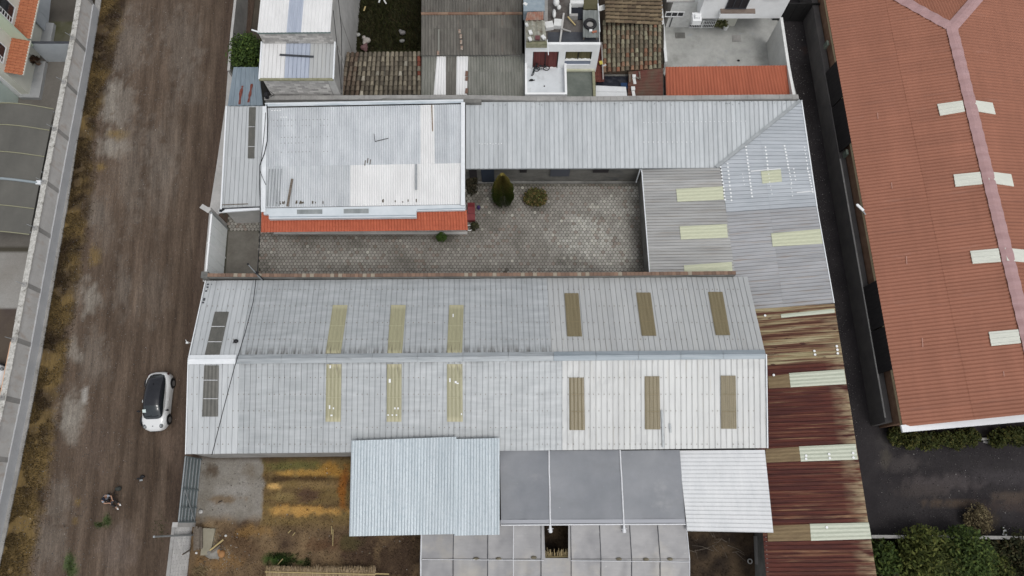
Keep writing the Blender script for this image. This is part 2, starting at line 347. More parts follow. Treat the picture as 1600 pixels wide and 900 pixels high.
joint = M('mossy_joint_soil', (.045,.045,.032), (.085,.08,.062), 1.5, .95, fine=[(9, .2)])
mesh_g = M('grey_plastic_greenhouse_film', (.155,.168,.188), (.20,.21,.23), (.35, .35, 1), .38, 0, fine=[(2.5, .05), (12, .03)], spec=.5, stains=[((.36,.36,.355), .5, .62, .8, .5), ((.15,.16,.175), (.25, .8, 1), .52, .72, .6), ((.4,.4,.39), 3.5, .70, .76, .5)])
mesh_l = M('pale_grey_greenhouse_film', (.225,.224,.232), (.29,.286,.288), (.5, .5, 1), .4, 0, fine=[(2.5, .05), ((1, 9, 1), .05)], spec=.5, stains=[((.38,.35,.30), .5, .5, .7, .6), ((.2,.2,.205), (.4, 1.2, 1), .56, .75, .5), ((.45,.44,.42), 3, .68, .76, .5)])
film_w = M('white_film_seam', (.62,.63,.65), (.72,.73,.75), 5, .5)
clay = M('old_clay_tile', vc=True, rough=.92, fine=[(14, .22)])
leafm = M('leaves', vc=True, rough=.75, spec=.2)
grassm = M('grass_blades', vc=True, rough=.9, spec=.1)
bark = M('bark', (.08,.06,.045), (.12,.09,.07), 6, .9)
maroon = M('rusty_maroon_tin', (.085,.022,.018), (.15,.05,.035), (2, 6, 1), .8, fine=[(8, .2)])
galv_gate = M('grey_green_gate_sheet', (.15,.185,.195), (.21,.25,.26), (4, .5, 1), .5, .2, fine=[(6, .08)])
gate_w = M('white_gate_sheet', (.74,.77,.755), (.82,.84,.83), 1.4, .6, fine=[(6, .04)], stains=[((.4,.38,.32), 2.5, .62, .78, .35)])
tarp_b = M('black_tarpaulin', (.010,.011,.016), (.018,.02,.03), 3, .5)
bin_b = M('dark_slab', (.04,.042,.05), (.06,.065,.075), 1.5, .6, fine=[(5, .12)])

# ================================================================== THE SETTING
m = MB(); m.face([(-400,-400,-.12), (400,-400,-.12), (400,400,-.12), (-400,400,-.12)])
m.build('ground', M('far_soil', (.06,.052,.042), (.10,.085,.065), .3, .95, fine=[(3, .2)]), kind='structure')
def plin(pts):
    def f(v):
        if v <= pts[0][0]: a, b = pts[0], pts[1]
        elif v >= pts[-1][0]: a, b = pts[-2], pts[-1]
        else:
            for a, b in zip(pts, pts[1:]):
                if a[0] <= v <= b[0]: break
        return a[1]+(b[1]-a[1])*(v-a[0])/(b[0]-a[0])
    return f
foot_x = plin([(0,158), (92,143), (150,133.5), (208,122.5), (300,108.7), (420,88), (600,56.5), (700,37), (880,0)])      # foot of the street wall
cope_x = plin([(0,128), (67,117), (147,101), (300,71), (420,48), (600,14), (660,1)])                                   # top edge of the street wall
side_x = plin([(0,368), (60,360), (165,352), (260,338), (330,327), (430,318), (560,303), (640,290), (715,287), (820,277), (900,264)])
def ground_grid(name, xl, xr, v0, v1, du, dv, colfn, mat, z=0.0, amp=.02, kind='structure', ext=0, s=1.2):
    nv_ = int((v1-v0)/dv); rows = []; cols = []; rut = name == 'dirt_road'
    for j in range(nv_+1):
        v = v1 + (v0-v1)*j/nv_; a = xl(v); b = xr(v); n = int((xr(v0)-xl(v0))/du) if j == 0 else n; r = []; c = []
        for i in range(n+1):
            u = a+(b-a)*i/n; p = P(u, v, 0); p.z = z + amp*fbm(p.x, p.y, s)
            if rut: p.z += .03*nz(p.x*1.2, p.y*.5, 2.2, 4); p.z -= sum(.045*math.exp(-((i/n-f+.012*nz(p.y*.25, f*9, 1))/.016)**2) for f in (.36, .44, .55, .64, .74, .83))
            r.append(p); c.append(colfn(u, v, p))
        rows.append(r); cols.append(c)
    mm = MB(); mm.grid(rows, smooth=True, cols=cols); return mm.build(name, mat, kind=kind)
def blobs(c, u, v, p, bl):
    for bu, bv, ru, rv, col, st in bl:
        d = math.hypot((u-bu)/ru, (v-bv)/rv) + .7*fbm(p.x, p.y*.7, .6, bu*.01)+.5*nz(p.x, p.y*.6, 2.2)+.35*nz(p.x, p.y, 5)
        if d < 1.25: c = mixc(c, col, st*(1-sstep(.35, 1.2, d)))
    return c
soil_m = M('dirt_with_gravel', vc=True, rough=.95, fine=[((5, .4, 1), .38), ((14, 4, 1), .4), (30, .4), ((1.8, .12, 1), .2)], rot=-.12, bump=(12, .5, .03))
BR = srgb(98,84,72); BR2 = srgb(80,67,56); GR = srgb(110,101,92); GR2 = srgb(136,130,121); OC = srgb(116,96,58); OL = srgb(80,67,46); DK = srgb(60,48,38); GN = srgb(62,78,42)
road_bl = [(200,70,40,60,GR,.7), (178,165,26,50,GR2,.8), (197,165,16,40,GR,.8), (175,228,30,22,GR2,.8), (184,210,20,9,OC,.8), (158,262,10,9,OC,.8),
  (205,260,30,90,GR,.5), (285,70,30,70,GR,.5), (300,120,22,50,GR,.4), (245,240,20,70,GR,.5), (270,210,20,60,GR,.35), (150,330,18,30,GR,.6), (148,400,12,20,OC,.7), (160,345,20,60,GR,.4), (140,470,24,36,GR2,.7), (190,450,18,50,GR,.6),
  (145,560,26,60,GR,.6), (115,545,14,25,GR2,.6), (115,640,24,30,GR2,.75), (133,615,7,16,srgb(160,156,150),.8), (110,670,20,24,GR2,.7), (95,780,22,40,GR,.6), (75,850,30,50,GR,.6),
  (240,455,25,60,GR,.3), (250,280,30,70,GR,.35), (325,200,24,60,DK,.25), (310,300,20,60,DK,.3), (215,600,14,90,DK,.35), (235,730,24,50,DK,.45), (205,790,26,22,DK,.5), (270,770,16,60,DK,.5), (300,560,14,60,DK,.2),
  (167,814,7,10,GN,.9), (157,820,8,5,GN,.8), (111,885,10,22,GN,.85), (122,784,6,9,OC,.7), (118,815,6,8,OC,.6), (265,695,18,30,srgb(104,88,76),.6), (150,700,30,60,srgb(100,86,76),.4), (185,860,30,40,srgb(108,96,88),.5), (226,660,20,16,DK,.35), (268,635,14,34,DK,.35)]
vw = plin([(0,46), (150,30), (230,28), (300,38), (450,38), (600,42), (750,50), (900,52)])
def road_col(u, v, p):
    f = foot_x(v); t = (u-f)/vw(v); s = -.12; x = p.x*math.cos(s)-p.y*math.sin(s)
    k = .5 + .7*nz(x*1.1, p.y*.10, 1.0, 3) + .4*fbm(p.x, p.y, .35)
    c = mixc(BR2, BR, sstep(.0, 1, k)); c = mixc(c, GR, .45*sstep(.75, 1.2, k))
    f_ = (u-f)/(side_x(v)+30-f)
    for g in (.36, .44, .55, .64, .74, .83): c = mixc(c, DK, .5*math.exp(-((f_-g+.012*nz(p.y*.25, g*9, 1))/.018)**2))
    c = blobs(c, u, v, p, road_bl)
    e = t + .35*fbm(p.x, p.y, .7, 2)+.12*nz(p.x, p.y, 3)
    if e < 1.15:
        dry = sstep(.05, .45, .25+fbm(p.x, p.y, .45, 7)+(v-350)/1800)
        vc_ = mixc(mixc(DK, OL, .5+nz(p.x, p.y, 1.5)), OC, dry*.75)
        c = mixc(vc_, c, sstep(.72, 1.1, e))
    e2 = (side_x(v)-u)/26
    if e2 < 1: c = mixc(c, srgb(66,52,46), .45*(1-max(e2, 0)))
    return c
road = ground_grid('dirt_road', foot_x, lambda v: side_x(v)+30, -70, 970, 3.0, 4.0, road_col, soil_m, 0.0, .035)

def grass(name, samp, n, colf, ln=(.08, .28), wd=.018, lean=.8, kind='stuff', label=None, cat=None, mat=None, seed=1, z=0.0):
    rnd = random.Random(seed); mm = MB(); k = 0; tries = 0
    while k < n and tries < n*6:
        tries += 1; q = samp(rnd)
        if q is None: continue
        p, c = q; k += 1; a = rnd.uniform(0, 2*PI); l = rnd.uniform(*ln); b = rnd.uniform(0, 2*PI); le = rnd.uniform(.2, lean)
        d = Vector((math.cos(b)*le, math.sin(b)*le, math.sqrt(max(.05, 1-le*le))))*l; sd = Vector((math.cos(a), math.sin(a), 0))*wd*rnd.uniform(.6, 1.5)
        mm.col = c; p = Vector((p.x, p.y, p.z+z-.02)); mm.face([p-sd, p+sd, p+d])
    return mm.build(name, mat or grassm, kind=kind, label=label, cat=cat)
def verge_s(r):
    v = r.uniform(-40, 930); f = foot_x(v); u = f + vw(v)*abs(r.gauss(0, .5))
    if u > f + vw(v)*1.15 or u < 3-60: return None
    p = P(u, v, 0)
    if fbm(p.x, p.y, .6, 4) < -.12: return None
    d = sstep(.05, .45, .25+fbm(p.x, p.y, .45, 7)+(v-350)/1800)
    c = mixc(mixc(DK, OL, r.random()), mixc(OC, srgb(128,112,80), r.random()), d*r.uniform(.1, .9)); k = r.uniform(.45, 1.3)
    return p, tuple(x*k for x in c)
grass('dry_verge_grass', verge_s, 34000, verge_s, label='dry ochre and brown grass along the foot of the concrete street wall', cat='grass', seed=3)

def pebbles(name, samp, n, r0=.02, r1=.07, label=None, cat=None, seed=1):
    rnd = random.Random(seed); mm = MB(); k = 0
    while k < n:
        q = samp(rnd)
        if q is None: continue
        p, c = q; k += 1; mm.col = c; r = rnd.uniform(r0, r1)*rnd.uniform(.5, 1); a = rnd.uniform(0, PI)
        b = [Vector((p.x+r*math.cos(a+j*PI*.5)*rnd.uniform(.7, 1.2), p.y+r*math.sin(a+j*PI*.5)*rnd.uniform(.7, 1.2), p.z-.01)) for j in range(4)]
        t = [Vector((q_.x*.45+p.x*.55, q_.y*.45+p.y*.55, p.z+r*.8)) for q_ in b]; mm.hexa(b, t)
    return mm.build(name, M('loose_stone', vc=True, rough=.9), kind='stuff', label=label, cat=cat)
def peb_s(r):
    v = r.uniform(0, 900); u = foot_x(v)+8+abs(r.gauss(0, 1))*90
    if u > side_x(v)-4: return None
    k = r.uniform(.05, .26)
    if r.random() < .012: k = .6
    return P(u, v, .0), (k, k*.93, k*.86)
pebbles('loose_gravel', peb_s, 9000, .012, .045, 'loose grey stones scattered over the brown dirt road', 'gravel', 4)

# footing along the street wall and the strip along the compound
def strip(name, fa, fb, v0, v1, z, mat, n=30, th=.12, kind='structure', lo=-.1):
    mm = MB(); a = [P(fa(v0+(v1-v0)*k/n), v0+(v1-v0)*k/n, z) for k in range(n+1)]; b = [P(fb(v0+(v1-v0)*k/n), v0+(v1-v0)*k/n, z) for k in range(n+1)]
    mm.grid([a, b]); dn = Vector((0, 0, lo-z))
    for e in (a, b): mm.grid([e, [p+dn for p in e]])
    for k in (0, n): mm.face([a[k], b[k], b[k]+dn, a[k]+dn])
    return mm.build(name, mat, kind=kind)
strip('wall_footing', lambda v: foot_x(v)-9, foot_x, -70, 960, .10, conc, 40)
strip('pavement', side_x, lambda v: side_x(v)+plin([(0,9), (165,9), (330,22), (331,10), (430,10), (440,12), (700,20), (720,16), (900,4)])(v), -60, 440, .09, conc_l, 40)

# asphalt lane and yard on the east side
def asph_col(u, v, p):
    c = mixc(srgb(42,39,41), srgb(56,53,54), .5+fbm(p.x, p.y, .5))
    bl = [(1480,755,70,16,srgb(78,72,72),.8), (1410,725,40,14,srgb(76,71,70),.75), (1385,690,22,12,srgb(70,67,66),.7), (1440,768,50,14,srgb(70,64,62),.7), (1560,745,70,14,srgb(70,66,68),.6), (1500,786,60,7,srgb(84,72,62),.8), (1580,790,60,10,srgb(72,62,58),.6),
          (1530,815,30,22,srgb(72,62,48),.6), (1385,715,8,18,srgb(82,77,70),.6), (1262,140,24,60,srgb(30,27,27),.6), (1258,78,8,5,srgb(60,46,42),.7), (1400,800,30,26,srgb(60,57,58),.5), (1590,775,60,8,srgb(92,80,70),.5), (1415,680,18,10,srgb(84,80,74),.6)]
    return blobs(c, u, v, p, bl)
asph_m = M('worn_asphalt', vc=True, rough=.95, fine=[(3, .15), (12, .25), (30, .25)], bump=(20, .3, .02), spec=.15)
ground_grid('asphalt_lane', lambda v: 1175+(v+80)*.16, lambda v: 1760, -80, 838, 6, 6, asph_col, asph_m, .0, .012)
def bushland_col(u, v, p): return mixc(srgb(38,38,22), srgb(64,52,38), .5+fbm(p.x, p.y, .6))
ground_grid('rough_ground', lambda v: 1330, lambda v: 1760, 842, 980, 8, 8, bushland_col, soil_m, .0, .03)

# lot in the south: gravel, trench lines of ochre soil, brown weeds
def lot_col(u, v, p):
    c = mixc(srgb(70,58,46), srgb(112,97,74), .5+1.2*fbm(p.x, p.y, .7))
    if u > 405 and v < 830:
        c2 = mixc(srgb(110,96,60), srgb(84,70,50), .5+fbm(p.x*.4, p.y*2, 1.0)); w_ = sstep(403, 409, u)*(1-sstep(808, 835, v)); c = mixc(c, c2, w_)
    bl = [(450,728,60,12,srgb(88,90,52),.8), (480,740,56,7,srgb(150,122,66),.9), (520,735,24,16,srgb(146,112,52),.7), (470,748,70,5,srgb(62,48,32),.9), (430,748,16,10,srgb(58,46,32),.7), (429,760,11,5,srgb(178,150,96),.9), (495,758,50,8,srgb(120,104,72),.7),
          (478,775,26,12,srgb(72,56,46),.85), (480,790,70,4,srgb(66,52,36),.8), (475,798,66,9,srgb(158,128,74),.9), (535,770,8,34,srgb(132,86,34),.85), (540,745,6,22,srgb(120,76,32),.7), (445,775,22,8,srgb(118,106,72),.6), (430,720,30,8,srgb(64,50,34),.5),
          (440,874,26,10,srgb(40,66,24),.95), (470,878,16,7,srgb(46,64,28),.9), (562,860,36,34,srgb(56,44,36),.85), (620,870,50,50,srgb(52,41,33),.85), (505,850,44,14,srgb(78,58,42),.7), (545,848,22,12,srgb(66,64,40),.7), (380,855,30,26,srgb(76,60,44),.7), (400,830,30,10,srgb(122,98,58),.6), (345,880,40,16,srgb(112,90,58),.7), (330,838,12,22,srgb(140,132,112),.5)]
    c = blobs(c, u, v, p, bl)
    c = (c[0]*1.32, c[1]*1.22, c[2]*1.15)
    if u < 415 and v < 822:
        g = mixc(srgb(118,112,102), srgb(140,136,130), .5+fbm(p.x, p.y, .8)); g = blobs(g, u, v, p, [(330,735,20,16,srgb(80,66,52),.85), (340,780,40,7,srgb(112,94,72),.8), (320,810,20,6,srgb(112,98,80),.6), (390,738,12,18,srgb(104,92,76),.6), (360,765,34,8,srgb(146,142,136),.7)])
        e = 1-sstep(408, 413, u+8*nz(p.x, p.y, 1.4)); e2 = 1-sstep(800, 822, v+14*fbm(p.x, p.y, .8)); c = mixc(c, g, e*e2)
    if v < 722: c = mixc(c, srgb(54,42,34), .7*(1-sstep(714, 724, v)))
    return c
lot_m = M('lot_soil', vc=True, rough=.95, fine=[(3, .14), (9, .25), (26, .25)], bump=(12, .5, .03))
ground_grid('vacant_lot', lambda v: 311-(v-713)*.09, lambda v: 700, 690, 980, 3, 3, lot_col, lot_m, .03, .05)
def lot2_col(u, v, p): return mixc(srgb(44,36,30), srgb(84,70,54), sstep(-.3, .4, fbm(p.x, p.y, .8)))
ground_grid('brown_lot', lambda v: 701, lambda v: 1215, 690, 980, 5, 5, lot2_col, lot_m, .0, .05)
def lot_s(r):
    u = r.uniform(296, 660); v = r.uniform(716, 930)
    if u < 412 and v < 815 and r.random() < .985: return None
    if u > 640 and v > 990: return None
    p = P(u, v, 0)
    if v < 812 and r.random() < .25: return None
    c = lot_col(u, v, p); k = r.uniform(.6, 1.6)
    if r.random() < .05: c = srgb(150,132,96)
    return p, tuple(x*k for x in c)
grass('lot_weeds', lot_s, 26000, None, ln=(.06, .24), wd=.016, label='dry brown weeds on the vacant lot beside the blue grey tin roof', cat='weeds', seed=8)
def lot2_s(r):
    u = r.choice([r.uniform(1073, 1190), r.uniform(1073, 1190), r.uniform(845, 892)]); v = r.uniform(822, 930)
    p = P(u, v, 0); k = r.uniform(.6, 1.8); return p, tuple(x*k for x in lot2_col(u, v, p))
grass('shaded_weeds', lot2_s, 3500, None, ln=(.08, .3), wd=.016, label='withered weeds on the small brown lot beside the rusty roof', cat='weeds', seed=9)
def green_s(r):
    v = r.uniform(864, 886); u = r.uniform(418, 486); p = P(u, v, 0)
    if fbm(p.x, p.y, .9, 3) < -.1: return None
    k = r.uniform(.4, 1.1); return p, (.035*k, .06*k, .018*k)
grass('green_weed_patch', green_s, 2200, None, ln=(.08, .25), wd=.025, label='patch of fresh green weeds above the bundle of reeds', cat='weeds', seed=10)
def roadgreen_s(r):
    c = r.choice([(167,813,6,9), (156,820,7,4), (111,884,7,18), (111,884,7,18), (250,825,10,18)]); u = r.gauss(c[0], c[2]*.6); v = r.gauss(c[1], c[3]*.6); k = r.uniform(.6, 1.4)
    return P(u, v, 0), (.06*k, .085*k, .03*k)
grass('road_weeds', roadgreen_s, 900, None, ln=(.05, .16), wd=.02, label='small green weed tufts on the dirt road beside the seated person', cat='weeds', seed=11)
def rub_s(r):
    if r.random() < .55: u = r.gauss(340, 16); v = r.gauss(868, 12)
    else: u = r.uniform(318, 640); v = r.uniform(725, 900)
    if u < 312 or u > 655: return None
    k = r.uniform(.1, .35)
    if r.random() < .05: k = .6
    return P(u, v, .0), (k, k*.93, k*.84)
pebbles('rubble_stones', rub_s, 650, .02, .09, 'small stones and rubble strewn over the vacant lot', 'rubble', 5)

def clod_s(r):
    u = r.uniform(312, 655); v = r.uniform(722, 905)
    if u < 412 and v < 815 and r.random() < .8: return None
    p = P(u, v, .03); k = r.uniform(.5, 1.7); return p, tuple(x*k for x in lot_col(u, v, p))
pebbles('soil_clods', clod_s, 7000, .02, .07, 'crumbly soil clods covering the vacant lot', 'soil', 6)
def lane_s(r):
    if r.random() < .45: v = r.uniform(40, 690); u = 1243+(v-150)*.163+abs(r.gauss(0, 1))*14
    else: u = r.uniform(1372, 1600); v = r.uniform(700, 836)
    k = r.uniform(.03, .16)
    if r.random() < .03: k = .4
    return P(u, v, .01), (k, k*.95, k*.9)
pebbles('lane_grit', lane_s, 3500, .012, .05, 'grit and small stones along the edges of the asphalt lane', 'grit', 7)
# paved yard: joint bed plus every hexagonal paver as real geometry
yard = [P(352,432), P(1016,432), P(1000,262), P(735,262), P(730,330), P(356,330)]
m = MB(); m.face([Vector((p.x, p.y, 0.0)) for p in (P(345,436), P(1025,436), P(1010,255), P(720,255), P(720,320), P(350,320))]); m.build('yard_ground', joint, kind='structure')
pg1 = []
def yard_zone(u, v):
    if u < 352+ (430-v)*.06 or v > 433: return None
    if v < 338 and u < 727: return 'moss' if u < 420 else None
    if v < 276 or u > 1012: return None
    return 'pave'
def hexcol(u, v, p, r):
    base = srgb(144,140,133); d = srgb(117,113,106); l = srgb(182,180,172); ll = srgb(182,179,168)
    k = fbm(p.x, p.y, .35, 2); c = mixc(d, base, sstep(-.35, .25, k))
    bright = 0.0
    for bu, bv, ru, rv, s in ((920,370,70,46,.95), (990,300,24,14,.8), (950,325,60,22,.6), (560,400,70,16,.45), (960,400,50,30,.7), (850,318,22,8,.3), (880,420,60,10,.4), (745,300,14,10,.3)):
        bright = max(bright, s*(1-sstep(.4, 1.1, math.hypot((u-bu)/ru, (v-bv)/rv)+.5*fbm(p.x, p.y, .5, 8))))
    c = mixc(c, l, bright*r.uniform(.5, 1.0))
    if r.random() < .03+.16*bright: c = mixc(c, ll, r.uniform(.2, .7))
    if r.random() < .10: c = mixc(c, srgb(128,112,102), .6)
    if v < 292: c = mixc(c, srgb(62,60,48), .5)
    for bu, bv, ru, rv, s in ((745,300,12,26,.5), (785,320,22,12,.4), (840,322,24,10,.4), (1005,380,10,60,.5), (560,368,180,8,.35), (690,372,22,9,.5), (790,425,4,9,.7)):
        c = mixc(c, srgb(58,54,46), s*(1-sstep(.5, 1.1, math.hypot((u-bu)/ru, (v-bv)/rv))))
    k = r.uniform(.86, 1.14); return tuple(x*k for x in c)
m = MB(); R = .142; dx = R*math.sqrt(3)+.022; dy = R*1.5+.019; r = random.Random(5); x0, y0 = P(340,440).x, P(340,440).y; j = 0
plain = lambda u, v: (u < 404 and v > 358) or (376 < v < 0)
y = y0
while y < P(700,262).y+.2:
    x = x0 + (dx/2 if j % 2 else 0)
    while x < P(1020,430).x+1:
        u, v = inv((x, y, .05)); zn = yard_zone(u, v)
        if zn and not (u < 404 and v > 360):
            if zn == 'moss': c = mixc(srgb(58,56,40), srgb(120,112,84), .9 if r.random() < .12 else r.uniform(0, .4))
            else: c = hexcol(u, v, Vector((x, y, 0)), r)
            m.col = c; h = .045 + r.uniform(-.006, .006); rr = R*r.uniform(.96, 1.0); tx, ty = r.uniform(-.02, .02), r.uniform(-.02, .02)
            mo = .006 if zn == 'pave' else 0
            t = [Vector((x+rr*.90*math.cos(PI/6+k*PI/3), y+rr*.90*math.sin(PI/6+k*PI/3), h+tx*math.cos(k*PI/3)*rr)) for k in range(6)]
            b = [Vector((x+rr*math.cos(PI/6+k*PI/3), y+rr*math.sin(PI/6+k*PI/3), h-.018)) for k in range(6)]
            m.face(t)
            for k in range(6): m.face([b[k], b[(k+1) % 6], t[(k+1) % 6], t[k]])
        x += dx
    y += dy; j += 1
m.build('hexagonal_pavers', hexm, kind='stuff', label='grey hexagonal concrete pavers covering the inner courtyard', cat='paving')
def ys_col(u, v, p): return mixc(srgb(100,94,84), srgb(118,112,102), .5+fbm(p.x, p.y, .5))
m = MB(); a = [P(352,434,.05), P(404,434,.05), P(404,361,.05), P(357,361,.05)]; m.hexa([Vector((q.x, q.y, 0)) for q in a], a)
m.build('concrete_apron', M('brownish_concrete', (.11,.10,.085), (.16,.15,.13), .8, .95, fine=[(5, .12), (12, .1)]), kind='structure')
def ym_s(r):
    u = r.uniform(728, 1008); v = 279+abs(r.gauss(0, 4)) if r.random() < .7 else r.uniform(275, 430)
    k = r.uniform(.5, 1.4); return P(u, v, .03), (.07*k, .075*k, .035*k)
grass('joint_weeds', ym_s, 1200, None, ln=(.04, .12), wd=.02, label='tiny weeds in the courtyard joints along the porch kerb', cat='weeds', seed=15)

# yards west of the street wall
def wy_col(u, v, p):
    if v < 35: return mixc(srgb(86,82,76), srgb(66,62,56), .5+fbm(p.x, p.y, .5))
    if v < 66: return mixc(srgb(96,94,82), srgb(72,72,48), sstep(-.3, .3, fbm(p.x, p.y, .6)))
    if v < 385: return mixc(srgb(118,114,108), srgb(104,100,94), .5+fbm(p.x, p.y, .8))
    if v < 396: return srgb(74,70,60)
    if v < 481: return mixc(srgb(150,148,144), srgb(134,130,124), .5+fbm(p.x, p.y, .5))
    return mixc(srgb(74,64,60), srgb(92,82,70), .5+fbm(p.x, p.y, .5))
ground_grid('back_yards', lambda v: -160, lambda v: foot_x(v)-12, -80, 960, 5, 4, wy_col, M('yard_concrete', vc=True, rough=.92, fine=[(3, .08), (10, .12)]), .02, .0)

# ================================================================== WALLS
def wall_seg(mm, a, b, z0, z1, th, side=0):
    """a,b: plan points on the centre line"""
    a = Vector((a.x, a.y, 0)); b = Vector((b.x, b.y, 0)); d = (b-a).normalized(); n = Vector((-d.y, d.x, 0))*th/2
    q = [a-n, b-n, b+n, a+n]; mm.hexa([Vector((p.x, p.y, z0)) for p in q], [Vector((p.x, p.y, z1)) for p in q])
HW = 2.45
wall_l = M('street_wall_concrete', (.50,.49,.475), (.60,.59,.57), .8, .9, fine=[(9, .06), (2.5, .06)], stains=[((.42,.33,.27), (2, 2, .8), .52, .72, .6)])
cv = [-14, 60, 129, 202, 285, 357, 445, 531, 622, 716, 812, 910, 1010]
cx = lambda v: cope_x(v)-4.5
wr = root('street_wall', P(cx(357), 357, 0)*1, 'long grey concrete wall with whitewashed coping and wire brackets beside the dry grass verge', 'wall')
wr.location = Vector((P(cx(357), 357, HW).x, P(cx(357), 357, HW).y, 0)); ORG[wr.name] = Vector(wr.location)
tops = [P(cx(v), v, HW) for v in cv]
for k in range(len(tops)-1):
    a, b = tops[k], tops[k+1]; d = (b-a).normalized()*.17
    one(lambda q: wall_seg(q, a+d, b-d, .92, HW-.06, .26), 'wall_panel', wall_l, wr)
    def cope(q):
        n = 9
        for i in range(n):
            p0 = a.lerp(b, i/n); p1 = a.lerp(b, (i+.985)/n); h = random.uniform(-.012, .012); wall_seg(q, p0, p1, HW-.06, HW+.03+h, .40+random.uniform(-.02, .02))
    one(cope, 'coping', coping_m, wr)
    one(lambda q: wall_seg(q, a, b, .0, .92, .42), 'plinth', plinth_m, wr)
for k, a in enumerate(tops):
    one(lambda q: q.box((a.x, a.y, (HW+.05+.92)/2+.0), (.33, .30, HW+.10-.92), math.atan2((tops[1]-tops[0]).y, (tops[1]-tops[0]).x)), 'post', conc, wr)
    def brk(q):
        t = Vector((a.x, a.y, HW+.05)); q.tube([t, t+Vector((-.02, 0, .35)), t+Vector((-.22, .05, .62))], .02, 5); q.tube([t+Vector((-.02, 0, .35)), t+Vector((.16, -.04, .6))], .018, 5)
    one(brk, 'wire_bracket', steel_g, wr)
one(lambda q: wall_seg(q, P(cx(534)-5.5,534,HW), P(cx(640)-5.5,640,HW), 1.2, HW-.01, .06), 'painted_face', pinkw, wr, label='salmon painted strip behind the coping')

# cross walls between the back yards
def simple_wall(name, pts, z, th, label, mat, capm=None, z0=0.0, cat='wall', capo=.04):
    q = [P(u, v, z) for u, v in pts]; c = sum(q, Vector())/len(q); r_ = root(name, (c.x, c.y, 0), label, cat)
    for a, b in zip(q, q[1:]):
        n = max(1, round((b-a).length/3.4))
        for i in range(n):
            p0 = a.lerp(b, i/n); p1 = a.lerp(b, (i+1)/n); d = (p1-p0).normalized()*.008
            one(lambda k: wall_seg(k, p0+d, p1-d, z0, z-.05, th), 'wall_panel', mat, r_)
            one(lambda k: wall_seg(k, p0+d*.5, p1-d*.5, z-.05, z, th+capo), 'coping', capm or mat, r_)
    return r_
simple_wall('yard_wall', [(44, 66), (112, 66)], 2.45, .15, 'pale blue grey dividing wall with a dark coping between two back yards', M('pale_blue_render', (.40,.43,.46), (.47,.50,.52), 1, .8, fine=[(6, .05)]), bin_b)
simple_wall('yard_wall', [(61, -30), (56.5, 12), (54, 32)], 1.6, .12, 'pale blue wall running beside the upper orange canopy', M('pale_blue_render', (.40,.43,.46)), None)

# compound walls
NZ = 4.0
nr = root('boundary_wall', (P(800,155,NZ).x, P(800,155,NZ).y, 0), 'long grey block wall along the back of the metal roofed compound', 'wall')
npx = [(413,153), (478,152.5), (545,152.5), (610,152), (680,152), (750,152), (838,154), (923,154), (1005,153), (1086,152.5), (1168,151.5), (1248,151)]
for k in range(len(npx)-1):
    a = P(npx[k][0], npx[k][1], NZ); b = P(npx[k+1][0], npx[k+1][1], NZ); th = .30
    one(lambda q: wall_seg(q, a+Vector((.02,0,0)), b-Vector((.02,0,0)), 0, NZ-.04, th), 'wall_panel', conc, nr)
    def cp(q):
        n = 8
        for i in range(n): wall_seg(q, a.lerp(b, i/n), a.lerp(b, (i+.97)/n), NZ-.04, NZ+.02+random.uniform(-.01,.01), th+.06)
    one(cp, 'coping', conc, nr)
one(lambda q: wall_seg(q, P(597,157,NZ+.05), P(752,158,NZ+.05), NZ-.3, NZ+.10, .30), 'upper_course', conc_d, nr)
for k in (190, 470, 745, 1015, 1290): pass
SZ = 3.9
sr = root('courtyard_wall', (P(740,430,SZ).x, P(740,430,SZ).y, 0), 'low rendered wall topped with reddish bricks between the courtyard and the long shed', 'wall')
spx = [(321,429.5), (440,430), (560,430), (700,429), (820,428.5), (940,428), (1050,427), (1150,426)]
for k in range(len(spx)-1):
    a = P(*spx[k], SZ); b = P(*spx[k+1], SZ)
    one(lambda q: wall_seg(q, a, b, 0, SZ-.08, .26), 'wall_panel', conc_d, sr)
    n = int((b-a).length/.27)
    def br(q):
        for i in range(n):
            k1 = random.random(); q.col = mixc(srgb(112,92,80), srgb(136,112,96), k1) if random.random() > .12 else srgb(150,140,125)
            wall_seg(q, a.lerp(b, (i+.03)/n), a.lerp(b, (i+.97)/n), SZ-.08, SZ+random.uniform(-.012, .015), .24)
    o = one(br, 'coping_bricks', brick_c, sr, kind='stuff')
one(lambda q: (q.box((P(321,429,SZ).x-.08, P(321,429,SZ).y+.0, 1.95), (.45, .45, 3.9)),), 'end_pillar', conc_d, sr)

# white gate and green gate on the street side, wall with the pole
GZ = 3.0
g0, g1 = P(330.5, 333, GZ), P(321.5, 428, GZ)
gr_ = root('courtyard_gate', ((g0.x+g1.x)/2, (g0.y+g1.y)/2, 0), 'white sheet metal gate closing the paved courtyard from the dirt road', 'gate')
for k in range(6):
    a = g0.lerp(g1, k/6); b = g0.lerp(g1, (k+1)/6); d = (b-a).normalized()*.02
    one(lambda q: wall_seg(q, a+d, b-d, .06, GZ-.07, .06), 'gate_leaf', gate_w, gr_)
one(lambda q: wall_seg(q, g0, g1, GZ-.07, GZ, .12), 'top_rail', white_p, gr_)
for t in (0, .5, 1): 
    a = g0.lerp(g1, t); one(lambda q: q.box((a.x, a.y, GZ/2+.03), (.12, .12, GZ+.06)), 'gate_post', steel_g if t != .5 else white_p, gr_)
one(lambda q: (q.bar((g0.x-.1, g0.y+.1, GZ+.1), (g0.x-.75, g0.y+.5, GZ+.15), .35, .06), q.bar((g0.x-.2, g0.y+.3, 0), (g0.x-.2, g0.y+.3, GZ+.1), .25, .25)), 'hood', conc_l, gr_)
g2z = 2.55; g0, g1 = P(288.5, 713, g2z), P(277.5, 816, g2z)
